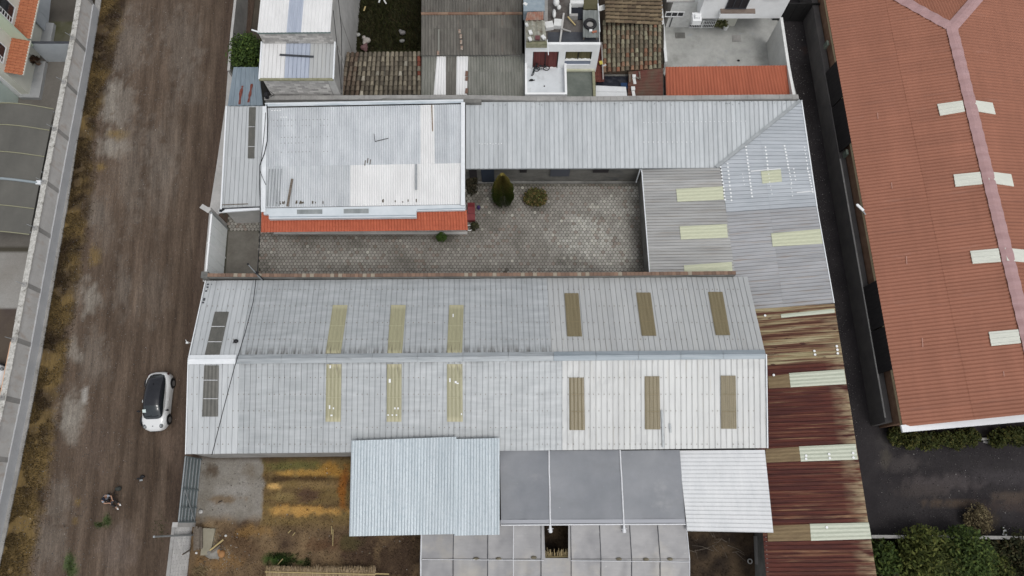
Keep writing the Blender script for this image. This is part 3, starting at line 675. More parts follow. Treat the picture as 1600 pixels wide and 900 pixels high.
gg = root('lot_gate', ((g0.x+g1.x)/2, (g0.y+g1.y)/2, 0), 'grey green corrugated metal gate closing the vacant lot', 'gate')
NP = 12
for k in range(NP):
    a = g0.lerp(g1, k/NP); b = g0.lerp(g1, (k+1)/NP); d = (b-a).normalized()*.006
    one(lambda q: wall_seg(q, a+d, b-d, .05, g2z-.05, .03), 'gate_sheet', galv_gate, gg)
for z in (.12, .62, 1.12, 1.62, 2.12, 2.5): one(lambda q: q.bar((g0.x+.045, g0.y, z), (g1.x+.045, g1.y, z), .06, .05), 'rail', steel_g, gg)
for t in (0, .5, .78, 1):
    a = g0.lerp(g1, t); one(lambda q: q.box((a.x+.07, a.y, g2z/2), (.07, .07, g2z)), 'stile', galv_gate, gg)
one(lambda q: q.bar(g0.lerp(g1, .5)+Vector((.10, 0, -.3)), g0.lerp(g1, .98)+Vector((.1, 0, -2.3)), .05, .05), 'brace', steel_g, gg)
wz = 2.6; a, b = P(271.5, 820, wz), P(252, 985, wz)
bw = root('block_wall', ((a.x+b.x)/2, (a.y+b.y)/2, 0), 'whitewashed block wall between the dirt road and the vacant lot', 'wall')
d = (b-a).normalized(); Lw = (b-a).length; nb = int(Lw/.42); nzr = 12
one(lambda q: wall_seg(q, a, b, 0, wz-.03, .16), 'mortar_core', conc_l, bw)
def blk(q):
    for r_ in range(nzr):
        for i in range(nb+1):
            s0 = (i-(.5 if r_ % 2 else 0))*Lw/nb; s1 = s0+Lw/nb-.02; s0 = max(s0, 0); s1 = min(s1, Lw)
            if s1-s0 < .05: continue
            k = random.uniform(.64, .76); q.col = (k, k*.99, k*.97); wall_seg(q, a+d*s0, a+d*s1, r_*.212+.01, r_*.212+.205, .19+random.uniform(0, .01))
one(blk, 'blocks', M('whitewashed_block', vc=True, rough=.9, fine=[(5, .08), (14, .08)]), bw, kind='stuff')
one(lambda q: wall_seg(q, a, b, wz-.04, wz, .22), 'coping', conc, bw)
one(lambda q: (q.box((a.x+.12, a.y, wz/2+.05), (.35, .3, wz+.1)),), 'end_pillar', conc_l, bw)
pb = P(302, 835.5, 0)
pr = root('utility_pole', (pb.x, pb.y, 0), 'tall slender grey pole standing behind the whitewashed block wall', 'pole')
one(lambda q: q.tube([(pb.x, pb.y, 0), (pb.x, pb.y, 5.4)], .075, 8, r2=.05), 'pole_shaft', steel_g, pr)
one(lambda q: q.tube([(pb.x, pb.y, 5.38), (pb.x, pb.y, 5.46)], .07, 8), 'pole_cap', steel_g, pr)
s0 = P(296.7, 859, .3); tag0 = one(lambda q: q.tube([P(297,859,.2), P(285.5,866.5,2.75)], .05, 6), 'leaning_stick', wood, label='dark stick leaning on the whitewashed block wall', cat='stick')

# wall along the street beside the big bush, north of the compound
simple_wall('side_wall', [(371, -60), (367.5, 0), (362, 50), (357, 110)], 2.5, .16, 'plain grey wall along the dirt road beside the round green bush', conc, conc_l)
# thin wall at the far south east
simple_wall('low_wall', [(1362, 838.5), (1480, 839), (1560, 840), (1720, 841)], 1.3, .16, 'low grey wall between the asphalt yard and the tall green bushes', conc_d, conc)

# ================================================================== COMPOUND BUILDINGS
def body(parent, pts, mat, name='wall', z0=0.0):
    m = MB(); m.prism(pts, z0); return m.build(name, mat, parent)
def pz(u, v, z, dz=0.0):
    p = P(u, v, z); p.z += dz; return p
def inset(quad, d, dz):
    c = sum(quad, Vector())/len(quad); out = []
    for p in quad:
        q = p + (c-p).normalized()*d; out.append(Vector((q.x, q.y, p.z+dz)))
    return out
# ---- long shed
ZE, ZR = 3.5, 5.0
NEl, NEr = P(322.5,438.5,ZE), P(1168,432.5,ZE); Rl, Rr = P(295.5,562,ZR), P(1196,553.5,ZR); SEl, SEr = P(291.5,709.5,ZE), P(1198,700,ZE)
shed = root('long_shed', ((NEl.x+NEr.x)/2, Rl.y, 0), 'long grey corrugated gable roofed shed with rows of skylights across the middle of the compound', 'shed')
Rm = (Rl+Rr)/2
NQ = (NEr, NEl, Rl, Rr); SQ = (SEl, SEr, Rr, Rl)
tw, te = inset([SEl, SEr, Rr, Rl], .25, -.14), inset([NEr, NEl, Rl, Rr], .25, -.14)
m = MB(); m.prism(tw, .0); m.build('south_wall', conc, shed); m = MB(); m.prism(te, .0); m.build('north_wall', conc, shed)
def shed_mat(north):
    def f(c, i, j):
        u = c[0]
        if u > 864+(0 if north else 2): return zinc
        if u < 372+(555-c[1])*.12 and north: return zinc_w
        if u < 362 and not north: return zinc_w
        return tin_n if north else tin
    return f
roof(shed, SQ, tin, sheet_w=1.08, courses=(0, 1.0), matf=shed_mat(False), pitch=.36, prof='groove', seg=.45, ripple=.035)
roof(shed, NQ, tin, sheet_w=1.08, courses=(0, 1.0), matf=shed_mat(True), pitch=.36, prof='groove', seg=.45, ripple=.035)
# ridge caps in sections
def ridge(parent, A, B, spans, wS, wN, dropS, dropN, lift=.09, name='ridge_cap'):
    ln = (B-A).length
    for s0, s1, mt in spans:
        n = max(1, round((s1-s0)*ln/3.0))
        for i in range(n):
            p = A.lerp(B, s0+(s1-s0)*i/n); q = A.lerp(B, s0+(s1-s0)*(i+1)/n-.0006); mm = MB(); up = Vector((0, 0, lift+random.uniform(0, .006)))
            rows = []
            for e in (p, q):
                rows.append([e+Vector((0, wS, -dropS-.03))+up, e+Vector((0, wS, -dropS))+up, e+Vector((0, .10, -.015))+up, e+Vector((0, .0, .035))+up, e+Vector((0, -.10, -.015))+up, e+Vector((0, -wN, -dropN))+up, e+Vector((0, -wN, -dropN-.03))+up])
            mm.grid(rows, [[(k*.1, (x-A).length) for k, x in enumerate(r)] for r in rows]); mm.build(name, mt, parent)
slS = (Rl-SEl).z/(Rl-SEl).length
def uvm(name, *a, **k): return M(name, *a, **k)
ridge(shed, Rl, Rr, [(0.0, .082, steel_w), (.082, .632, ridge_g), (.632, 1.0, ridge_b)], .30, .30, .30*slS*1.06, .30*slS*1.06, .08)
# skylights
DN = [(319.5,555), (342,555), (357,487), (335.5,487)]; DS = [(315.5,651), (340,651), (341.5,571), (319,571)]
for q, mt in ((DN, sky_dark),): panel_on(shed, NQ, [q[2], q[3], q[0], q[1]], mt, 'dark_skylight', off=.075)
panel_on(shed, SQ, DS, sky_dark, 'dark_skylight', off=.075)
for x0a, x1a, x0b, x1b in ((520,543,508.5,532), (611,634,605,628), (702,724.5,698,722)):
    panel_on(shed, NQ, [(x1a,476.5), (x0a,476.5), (x0b,552), (x1b,552)], sky_yel, 'yellow_skylight', off=.075)
for x0a, x1a, x0b, x1b in ((508.5,532,510,533.5), (604,627,604.5,627.5), (698.5,723,698.5,722.5)):
    panel_on(shed, SQ, [(x0a,659), (x1a,659), (x1b,569), (x0b,569)], sky_yel, 'yellow_skylight', off=.075)
for x0, x1, x2, x3, t, b in ((882,904,886.5,909.5,458,525), (994,1016.5,1003,1025.5,457,524), (1106.5,1129,1118.5,1141,456,523)):
    panel_on(shed, NQ, [(x1,t), (x0,t), (x2,b), (x3,b)], sky_brn, 'brown_skylight', off=.075)
for x0, x1, t, b in ((889.5,913,590,672), (1007.5,1031,588,671), (1126.5,1150,587,670)):
    panel_on(shed, SQ, [(x0+.5,b), (x1+1,b), (x1-.5,t), (x0,t)], sky_brn, 'brown_skylight', off=.075)
# purlin strips that show through the skylights, patches and screws
def purlin(quad, u0, u1, v, mt=film_w, nm='purlin_strip', off=.10):
    one(lambda q: q.bar(onq(u0, v, quad, off), onq(u1, v, quad, off), .035, .006), nm, mt, shed)
for v in (510, 534): purlin(NQ, 330-(v-510)*.2, 351-(v-510)*.2, v)
for v in (594, 623): purlin(SQ, 318, 340, v)
skl = M('faded_purlin_line', (.42,.40,.27), None, 1, .8)
for v in (509, 533):
    for c in (528, 619, 712): purlin(NQ, c-12-(v-509)*(.12 if c < 600 else .05), c+10-(v-509)*.12, v, skl)
for v in (592, 621):
    for c in (521.5, 616, 711): purlin(SQ, c-11, c+11, v, skl)
for v in (480, 502): 
    for c, s in ((895,.07), (1008,.13), (1120,.18)): purlin(NQ, c-10+(v-480)*s, c+10+(v-480)*s, v, M('brown_purlin_line', (.24,.20,.12), None, 1, .8))
for v in (616, 643):
    for c in (901.5, 1019.5, 1139): purlin(SQ, c-10, c+11, v, MATS['brown_purlin_line'])
dots = [(SQ, 516,573,2,5), (SQ, 515,636,2,6), (SQ, 521,638,2,3), (SQ, 518,649,3,2.5), (SQ, 609,595,3,6), (SQ, 617,638,2,3), (SQ, 622,638,2,3), (SQ, 606.5,648.5,2.2,2.2), (SQ, 613,648.5,2.2,2.2), (SQ, 619.5,648.5,2.2,2.2), (SQ, 703,594,2,6), (SQ, 712,597,3,3.5), (SQ, 715,599,3,2), (NQ, 708,493,1.6,5), (SQ, 721,647,1.5,3)]
for Q, u, v, a, b in dots:
    p0, p1 = onq(u, v-b/2, Q, .11), onq(u, v+b/2, Q, .11); one(lambda q: q.bar(p0, p1, a*.045, .008), 'sealant_patch', white_p, shed)
scr = M('rusty_screw', (.20,.17,.14), None, 1, .7)
for Q, vs in ((NQ, (452, 478, 504, 530)), (SQ, (590, 616, 642, 668, 694))):
    mm = MB(); rq = random.Random(len(vs))
    for v in vs:
        for k in range(110):
            u = 300+k*8.05+rq.uniform(-.5, .5)
            if rq.random() < .25 or (Q is NQ and not (326-(v-440)*.24 < u < 1166+(v-440)*.24)) or u > 1190 or (v > 684 and 545 < u < 782): continue
            c = onq(u, v, Q, .035); mm.box((c.x, c.y, c.z), (.05, .05, .02))
    mm.build('roof_screws', scr, shed, kind='stuff')
# things lying on the shed roof
p0, p1 = onq(1034.5, 641, SQ, .10), onq(1036.5, 699, SQ, .10)
one(lambda q: q.bar(p0, p1, .13, .05), 'metal_bar', steel_g, label='long grey metal bar lying on the white end of the shed roof', cat='metal bar')
p0, p1 = onq(1047, 662, SQ, .10), onq(1048, 676, SQ, .10)
one(lambda q: q.bar(p0, p1, .12, .04), 'metal_offcut', steel_g, label='short grey metal piece beside the long bar on the shed roof', cat='scrap metal')
c = onq(368.5, 533, NQ, .16)
one(lambda q: (q.ball(c, (.17, .14, .12), 9, 6), q.tube([c, c+Vector((-.2, -.12, -.05))], .03, 5)), 'football', black, label='small dark ball lying on the shed roof next to the cable', cat='ball')
c = P(297.5, 535, 3.9)
one(lambda q: (q.box((c.x-.25, c.y, c.z-.1), (.14, .12, .12)), q.tube([(c.x-.2, c.y, c.z-.1), (c.x+.3, c.y, c.z-.2)], .015, 5), q.tube([(c.x-.25, c.y, c.z-.15), (c.x-.35, c.y+.18, c.z)], .02, 5)), 'wall_lamp', white_p, label='little white lamp sticking out over the road from the shed gable', cat='lamp')
one(lambda q: [q.tube([onq(330.5-k*.0, 444+k*0, NQ, .02)]+[onq(330.5, 445, NQ, .03)], .02, 4) for k in range(1)], 'edge_screw', black, shed)
for u, v in ((325.5,444.5), (325,449), (323,455), (320,467), (319.5,469), (318,473)):
    c = onq(u, v, NQ, .0); c.x -= .02; one(lambda q: q.box((c.x, c.y, c.z+.03), (.12, .10, .05)), 'loose_brick', bin_b, shed)
one(lambda q: q.bar(NEl+Vector((-.06, 0, -.05)), Rl+Vector((-.06, 0, -.05)), .07, .12), 'gable_trim', steel_w, shed)
one(lambda q: q.bar(SEl+Vector((-.06, 0, -.05)), Rl+Vector((-.06, 0, -.05)), .07, .12), 'gable_trim', steel_w, shed)
one(lambda q: q.bar(SEr+Vector((.05, 0, -.02)), Rr+Vector((.05, 0, -.02)), .07, .14), 'gable_trim', steel_w, shed)
one(lambda q: q.bar(SEl+Vector((0, .05, -.10)), SEr+Vector((0, .05, -.10)), .05, .14), 'eave_beam', wood, shed)

# ---- north wing and east wing
A_, D_ = P(728,263.5,2.75), P(728,159.5,3.8); C_ = P(1251,157.5,3.8); B_ = Vector((C_.x, A_.y, 2.75))
Bt = P(1119, 262, 2.75); B_.y = A_.y + (Bt.y-A_.y)*((B_.x-A_.x)/(Bt.x-A_.x))
NW_ = (A_, B_, C_, D_)
nwing = root('north_wing', ((A_.x+B_.x)/2, A_.y, 0), 'long lean-to wing with a grey ribbed roof along the north side of the courtyard', 'building')
vp, vq = P(1120, 262, 2.78), P(1251, 157.5, 3.8)
roof(nwing, NW_, north_tin, sheet_w=1.02, cut=(vp, vq, A_), pitch=.36, prof='groove', seg=.9, ripple=.015)
f0, f1 = P(728, 283.5, 0.12), P(1000, 281, .12)
m = MB(); m.prism([Vector((f0.x, f0.y, 2.6)), Vector((f1.x+.1, f1.y, 2.6)), Vector((f1.x+.1, D_.y-.1, 3.6)), Vector((f0.x, D_.y-.1, 3.6))]); m.build('wall', M('stained_porch_wall', (.10,.098,.09), (.17,.165,.15), (.5, .5, 1.2), .9, fine=[(4, .15)], stains=[((.05,.055,.065), (.45, 1, .8), .55, .68, .7)]), nwing)
one(lambda q: q.box(((f0.x+f1.x)/2, f0.y-.06, .06), (f1.x-f0.x, .18, .14)), 'kerb', conc_d, nwing)
def fac(u0, u1, z0, z1, mt, nm):
    a, b = P(u0, 275, 1.5).x, P(u1, 275, 1.5).x; one(lambda q: q.box(((a+b)/2, f0.y-.02, (z0+z1)/2), (b-a, .08, z1-z0)), nm, mt, nwing)
fac(752, 772, .1, 2.1, M('blue_black_door', (.03,.04,.06), None, 1, .6), 'door'); fac(812, 823, 1.7, 2.5, dark_in, 'window'); fac(926, 950, 1.7, 2.5, dark_in, 'window'); fac(860, 890, 1.1, 2.2, M('dark_panel', (.07,.075,.09), None, 1, .7), 'window'); fac(733, 745, .1, 2.1, dark_in, 'door')
one(lambda q: q.bar(A_+Vector((0, .03, -.08)), Bt+Vector((0, .03, -.08)), .10, .10), 'gutter', steel_g, nwing)
one(lambda q: q.tube([P(1001,262,2.7), P(994,285,.9)], .05, 6), 'downpipe', steel_w, nwing)
one(lambda q: q.bar(vp+Vector((-.05, 0, .07)), vq+Vector((-.05, 0, .05)), .26, .03), 'valley_gutter', M('valley_lead', (.28,.30,.31), (.38,.40,.41), 2, .6), nwing)
one(lambda q: q.bar(vp+Vector((.12, 0, .09)), vq+Vector((.12, 0, .07)), .05, .03), 'valley_edge', steel_g, nwing)
for u, v, w_, h_ in ((795,205,2,0),):
    pass
for k in range(9):
    c = onq(749+k*4.3, 224+ (k % 2), NW_, .055); one(lambda q: q.box(c, (.07, .06, .02)), 'sealant_patch', white_p, nwing)
for k in range(24):
    c = onq(1006+k*6.9, 191.5-.1*k, NW_, .055); one(lambda q: q.box(c, (.05, .05, .02)), 'sealant_patch', white_p, nwing)
for k in range(11):
    c = onq(1006+k*7.4, 222, NW_, .055); one(lambda q: q.box(c, (.07, .06, .02)), 'sealant_patch', white_p, nwing)

ewing = root('east_wing', (P(1200,300,0).x, P(1200,300,0).y, 0), 'east wing with silver and grey sheet roofs and yellow skylights beside the asphalt lane', 'building')
E1a, E1b = P(1252, 157, 3.8), P(1276, 322.5, 3.8)
W1b = P(1135, 331.5, 2.82); W1a = P(1113, 150, 2.82); W1m = P(1121.5, 262, 2.82)
EQ1 = (W1a, W1b, E1b, E1a)
roof(ewing, EQ1, east_silver, sheet_w=1.0, courses=(0, .5, 1.0), cut=(vp, vq, W1b), pitch=.33, prof='groove', seg=1.2)
EQ3 = (P(1135,332,2.80), P(1151,487,2.80), P(1303,473.5,3.8), P(1276.5,323,3.79))
roof(ewing, EQ3, east_grey, sheet_w=1.0, courses=(0, .5, 1.0), pitch=.25, prof='groove', seg=1.2)
EQ2 = (P(1003,264.5,2.45), P(1015.5,427,2.45), P(1148,424.5,2.87), P(1125,262.5,2.87))
roof(ewing, EQ2, east_inner, sheet_w=.95, pitch=.24, prof='groove', seg=1.2)
def pl4(q, quad, mt, nm='skylight', off=.055, pitch=.25): return panel_on(ewing, quad, q, mt, nm, off=off, pitch=pitch)
pl4([(1056.5,295), (1058.5,315), (1131,311.5), (1129.5,291)], EQ2, sky_pale)
pl4([(1062,353.5), (1064,374), (1137.5,371), (1135.5,350)], EQ2, sky_pale)
pl4([(1068.5,414.5), (1069.5,425), (1144.5,423.5), (1143.5,409)], EQ2, sky_pale)
pl4([(1189,267.5), (1191.5,286.5), (1222,283.5), (1220,264.5)], EQ1, sky_pale)
pl4([(1205,364.5), (1207.5,385), (1285.5,380.5), (1282,357.5)], EQ3, sky_pale)
for (u0, v0, u1, v1, n, s) in ((1126,261,1133,312,11,.10), (1136,250,1143,313,12,.10), (1165,224,1175,307,17,.10), (1196,230,1200,263,7,.10), (1200,266,1206,303,7,.06), (1226,228,1232,262,8,.10), (1233,266,1237,286,5,.07), (1240,264,1243,281,4,.08), (1257,230,1262,262,7,.07), (1262,264,1270,300,9,.09), (1160,272,1163,288,4,.05), (1236,288,1238,306,4,.06)):
    for k in range(n):
        c = onq(u0+(u1-u0)*k/(n-1)+random.uniform(-.3,.3), v0+(v1-v0)*k/(n-1), EQ1, .05); one(lambda q: q.disc(c, s*.75, .012, 7), 'sealant_patch', white_p, ewing)
one(lambda q: q.bar(onq(1173, 267.5, EQ1, .06), onq(1220, 263.5, EQ1, .06), .06, .02), 'white_strip', white_p, ewing)
one(lambda q: q.bar(onq(1245, 301, EQ1, .06), onq(1271, 298.5, EQ1, .06), .06, .02), 'white_strip', white_p, ewing)
m = MB(); m.prism([Vector((EQ2[0].x+.1, EQ2[0].y-.0, 2.3)), Vector((EQ2[1].x+.1, EQ2[1].y, 2.3)), Vector((EQ2[2].x, EQ2[2].y, 2.6)), Vector((EQ2[3].x, EQ2[3].y, 2.6))]); m.build('west_wall', conc_d, ewing)
Eb = P(1303, 473.5, 3.8)
m = MB(); m.prism([Vector((W1m.x, W1m.y, 2.6)), Vector((EQ3[1].x, EQ3[1].y, 2.6)), Vector((Eb.x-.1, Eb.y, 3.6)), Vector((E1b.x-.1, E1b.y, 3.6)), Vector((E1a.x-.12, E1a.y, 3.55))]); m.build('wall', conc_d, ewing)
one(lambda q: (q.bar(E1a+Vector((0, 0, .01)), E1b+Vector((0, 0, .01)), .08, .10), q.bar(E1b+Vector((0, 0, .01)), Eb+Vector((0, 0, .01)), .06, .08)), 'east_edge_trim', steel_w, ewing)
one(lambda q: q.bar(EQ2[0]+Vector((-.02, 0, -.02)), EQ2[1]+Vector((-.02, 0, -.02)), .06, .10), 'eave_trim', steel_w, ewing)

# ---- rusty shed
rs = root('rusty_shed', (P(1260,700,0).x, P(1260,700,0).y, 0), 'long shed with deeply rusted roof sheets and pale green skylights beside the asphalt lane', 'shed')
RQ = (P(1164,484,3.0), P(1204,985,3.0), P(1383,985,3.78), P(1303.5,474.5,3.78))
def rust_m(c, i, j): return rust_l if c[1] < 575 else rust
roof(rs, RQ, rust, sheet_w=1.0, matf=rust_m, pitch=.25, prof='groove', seg=1.2, jit=.02)
def rsk(q, mt=sky_green, nm='skylight', off=.06): panel_on(rs, RQ, q, mt, nm, off=off, pitch=.25)
rsk([(1220,491), (1221,496.5), (1304.5,488.5), (1303.5,482.5)]); rsk([(1233,583), (1235.5,605), (1322.5,600), (1319,577)]); rsk([(1248.5,697.5), (1251.5,721), (1340.5,718), (1337,693.5)]); rsk([(1265.5,818.5), (1267.5,845), (1362,842), (1357.5,816.5)])
brm = M('brown_patch_sheet', (.16,.11,.06), (.23,.17,.09), (3, .4, 1), .7, coord='uv', fine=[((9, 2, 1), .25)])
for q_ in ([(1200,588), (1201,607), (1236,605), (1233.5,584)], [(1196,701.5), (1197,723), (1251.5,720.5), (1249,698)], [(1199,822), (1200,846), (1267.5,844.5), (1265.5,819)]): rsk(q_, brm, 'brown_patch_sheet', .045)
for (u, v) in ((1272.5,548.5), (1273.5,554), (1307.5,541), (1308.5,546.5), (1309,552), (1259.5,712), (1259.5,717), (1295.5,709.5), (1296.5,716), (1333,708), (1333.5,715), (1195.5,493), (1209,586), (1292,824)):
    c = onq(u, v, RQ, .10); one(lambda q: q.disc(c, .085, .012, 8), 'sealant_patch', white_p, rs)
a, b, c_, d_ = RQ; m = MB(); m.prism([Vector((P(1197,700,3).x+.1, P(1197,700,3).y, 2.85)), Vector((b.x+.1, b.y, 2.85)), Vector((c_.x-.12, c_.y, 3.6)), Vector((d_.x-.12, d_.y, 3.6)), Vector((a.x+1.0, a.y, 3.0))]); m.build('wall', conc_d, rs)
one(lambda q: q.bar(P(1197,838,3.0)+Vector((0, 0, -.05)), P(1204,985,3.0)+Vector((0, 0, -.05)), .10, .10), 'gutter', conc_l, rs)
one(lambda q: wall_seg(q, P(1185,838,.6), P(1192,985,.6), 0, .6, .25), 'side_footing', conc, rs)

# ---- north west building with white roof
WQ = (P(414,324.5,3.5), P(724,319,3.5), P(722,163,4.15), P(417,169,4.15))
wb = root('white_roof_building', ((WQ[0].x+WQ[1].x)/2, WQ[0].y, 0), 'low building with pale weathered metal roof and orange tiled eave facing the courtyard', 'building')
def w_mat(c, i, j):
    if j == 0: return white_sheet if c[0] > 551 else tin_drip
    if 655 < c[0] < 678: return white_sheet
    return tin_old
tin_drip_t = None
roof(wb, WQ, tin_old, sheet_w=1.03, courses=(0, .415, 1.0), matf=w_mat, pitch=.175, prof='wave', amp=.016, seg=1.2)
ins = inset(list(WQ), .25, -.16); m = MB(); m.prism(ins); m.build('wall', white_d, wb)
one(lambda q: q.bar(P(723.5,321,3.72), P(723.5,160,4.3), .28, .10), 'side_flashing', steel_w, wb)
one(lambda q: q.bar(P(411,331,3.60), P(414,166,4.25), .34, .05), 'side_flashing', steel_w, wb)
one(lambda q: q.bar(P(415,163.5,4.25), P(724,158,4.25), .30, .05), 'top_flashing', M('patchy_flashing', (.34,.40,.44), (.66,.70,.73), (.5, 4, 1), .5), wb)
one(lambda q: q.bar(P(414,162,4.3), P(724,156.6,4.3), .05, .05), 'top_edge', steel_w, wb)
# front fascia box with two gutter troughs
FZ = 3.45
def slab(pts, z1, z0): 
    m_ = MB(); t = [P(u, v, z1) for u, v in pts]; m_.hexa([Vector((p.x, p.y, z0)) for p in t], t); return m_
slab([(412,335), (727,328), (727,319.5), (412,325.5)], FZ, 3.25).build('front_fascia', M('pale_blue_flashing', (.56,.61,.64), (.66,.70,.73), 1, .5), wb)
slab([(420,341.8), (650.5,339.2), (650.5,321.5), (420,326)], FZ+.03, 3.18).build('fascia_box', M('pale_blue_flashing', (.5,.5,.5)), wb)
one(lambda q: q.bar(P(420,339,FZ+.05), P(650,336.5,FZ+.05), .05, .03), 'fascia_seam', flash_b, wb)
one(lambda q: q.bar(P(652,327.5,FZ+.03), P(727,325.5,FZ+.03), .05, .03), 'fascia_seam', flash_b, wb)
for u0, u1, v in ((464,503.5,330.5), (537,576,329.5)):
    slab([(u0,v+3.8), (u1,v+3.5), (u1,v-3.5), (u0,v-3)], FZ+.05, FZ+.02).build('trough', M('grey_trough', (.20,.22,.22), (.32,.34,.34), (2, 1, 1), .6), wb)
OQ = (P(407.5,363,2.62), P(731,359.5,2.62), P(729,328,3.2), P(408.5,331,3.2))
for o in roof(wb, OQ, tile_or, name='orange_tile_sheet', sheet_w=1.03, pitch=.205, prof='wave', amp=.028, seg=.3, step=.33): pass
fw0, fw1 = P(410, 366.5, 0), P(729, 363.5, 0)
m = MB(); 
a = P(410, 361, 2.4); b = P(727, 358.5, 2.4); a.y += .66; b.y += .66; m.prism([Vector((a.x+.1, a.y+.22, 2.5)), Vector((b.x-.1, b.y+.22, 2.5)), Vector((b.x-.1, b.y+2.0, 3.1)), Vector((a.x+.1, a.y+2.0, 3.1))]); m.build('front_wall', white_d, wb)
one(lambda q: q.box(((a.x+b.x)/2, a.y+.15, .06), (b.x-a.x, .22, .12)), 'doorstep', conc_l, wb)
rd = M('dark_red_paint', (.13,.02,.018), None, 1, .6)
for u0, u1 in ((428,442), (482,496), (550,572), (600,624), (652,700)):
    x0, x1 = P(u0,360,2).x, P(u1,360,2).x; one(lambda q: q.box(((x0+x1)/2, a.y+.20, 1.5), (x1-x0, .08, 1.5)), 'window', dark_in, wb); one(lambda q: q.box(((x0+x1)/2, a.y+.10, 2.34), (x1-x0+.1, .24, .05)), 'window_hood', rd, wb)
one(lambda q: q.bar(P(650.5,257,3.95)+Vector((0,0,.06)), P(650.5,297,3.75)+Vector((0,0,.06)), .16, .05), 'plank', steel_g, label='straight grey plank lying across the white roof sheets', cat='plank')
one(lambda q: q.bar(P(457,280,3.82)+Vector((0,0,.06)), P(449.5,323,3.6)+Vector((0,0,.06)), .16, .05), 'plank', wood, label='slanted weathered plank lying at the front edge of the pale roof', cat='plank')
def twig(q):
    q.tube([onq(586,221,WQ,.08), onq(607,216,WQ,.08)], .025, 5); q.tube([onq(586,221,WQ,.08), onq(584.5,209,WQ,.08)], .018, 5)
one(twig, 'bent_rod', black, label='bent black rod lying in the middle of the pale weathered roof', cat='rod')
one(lambda q: q.bar(onq(674.5,164,WQ,.05), onq(676,205,WQ,.05), .07, .02), 'rusty_gap', M('rust_streak', (.16,.10,.05), (.3,.25,.2), (2, 4, 1), .9), wb)
for v in (188, 197, 215, 224, 238):
    for k in range(16):
        if random.random() < .35: continue
        c = onq(428+k*5.6+random.uniform(-.5,.5), v-.02*k*5, WQ, .035); one(lambda q: q.box(c, (.06, .05, .012)), 'roof_screw', M('screw_dark', (.22,.22,.22), None, 1, .7) if v > 185 else white_p, wb)
for k in range(7):
    c = onq((425+k*4.2) if k < 4 else (439+(k-4)*4.2), 172.5 if k < 4 else 183, WQ, .04); one(lambda q: q.box(c, (.10, .08, .012)), 'sealant_patch', white_p, wb)
for k in range(5):
    c = onq(419.5+k*5.2, 285, WQ, .05); one(lambda q: q.bar(onq(421+k*4.6, 264, WQ, .04), onq(417.5+k*4.6, 322, WQ, .04), .07, .02), 'lap_strip', steel_g, wb)
for k in range(26):
    u_ = random.choice([random.uniform(462, 475), random.uniform(486, 505), random.uniform(430, 445), random.uniform(590, 720)]); v_ = 323.5-(u_-414)*.016-random.uniform(3.5, 5)
    one(lambda q: q.bar(onq(u_, v_, WQ, .035), onq(u_, v_-random.uniform(2, 5), WQ, .035), .07, .006), 'soot_mark', M('soot', (.09,.075,.055), None, 1, .9), wb)
for u_, v_ in ((570,258.5), (574,255), (578,257)): one(lambda q: q.bar(onq(u_, v_, WQ, .035), onq(u_+1, v_-8, WQ, .035), .07, .006), 'soot_mark', MATS['soot'], wb)

# ---- west annex by the road
AQ = (P(344,325,3.1), P(407,322,3.1), P(412,166,3.5), P(355,166.5,3.5))
ax = root('west_annex', ((AQ[0].x+AQ[1].x)/2, AQ[0].y, 0), 'narrow annex with pale ribbed sheets and one dark skylight strip beside the dirt road', 'building')
roof(ax, AQ, zinc_w, sheet_w=1.0, courses=(0, .5, 1.0), pitch=.30, prof='groove', seg=1.2)
panel_on(ax, AQ, [(387,247), (397,247), (399.5,167.5), (389,167.5)], sky_dark, 'dark_skylight', off=.07)
for v in (198, 229): one(lambda q: q.bar(onq(388,v,AQ,.1), onq(398,v,AQ,.1), .03, .01), 'purlin_strip', film_w, ax)
ins = inset(list(AQ), .12, -.12); m = MB(); m.prism(ins); m.build('wall', conc_l, ax)
one(lambda q: q.bar(P(342.5,330,3.05), P(406,325.5,3.05), .26, .14), 'gutter', steel_w, ax)
one(lambda q: q.bar(P(344,326.5,3.15), P(408,323.5,3.15), .05, .12), 'gutter_lip', bin_b, ax)
one(lambda q: (q.tube([P(344,331,3.0), P(350,327,3.2)], .06, 6), q.box(P(345.5,329.5,3.1), (.22, .2, .16))), 'gutter_bracket', black, ax)
one(lambda q: q.bar(P(346.5,320,3.25), P(387.5,318.5,3.25), .06, .03), 'lath', wood, ax)
one(lambda q: q.bar(P(345.5,327,3.2), P(354,166,3.6), .10, .10), 'edge_trim', steel_w, ax)
bq = (P(355.5,165.5,2.95), P(411,165,2.95), P(404,105,3.3), P(365,105,3.3))
bs = root('blue_lean_to', (bq[0].x+1, bq[0].y+1, 0), 'small lean-to of blue grey tin with two rusty streaks beside the green bush', 'lean-to')
blt = M('dull_blue_tin', (.19,.24,.28), (.29,.345,.39), (2, .4, 1), .45, .3, coord='uv', fine=[((8, 1, 1), .1)])
roof(bs, bq, blt, sheet_w=.9, pitch=.45, prof='trap', seg=1.2)
rm_ = M('red_rust_streak', (.12,.03,.025), (.22,.075,.055), 6, .9)
for pts in ([(379,134), (376,146), (374,163)], [(393.5,131), (391,145), (388,160)]):
    mm = MB(); l = []; r_ = []
    for k in range(9):
        t = k/8; i = min(int(t*2), 1); tt = t*2-i; u = pts[i][0]*(1-tt)+pts[i+1][0]*tt; v = pts[i][1]*(1-tt)+pts[i+1][1]*tt; wd = 2.3*(1-abs(t-.45)*.9)+random.uniform(-.9,.7)
        l.append(onq(u-wd, v, bq, .045)); r_.append(onq(u+wd, v, bq, .045))
    mm.grid([l, r_]); mm.build('rust_streak', rm_, bs)
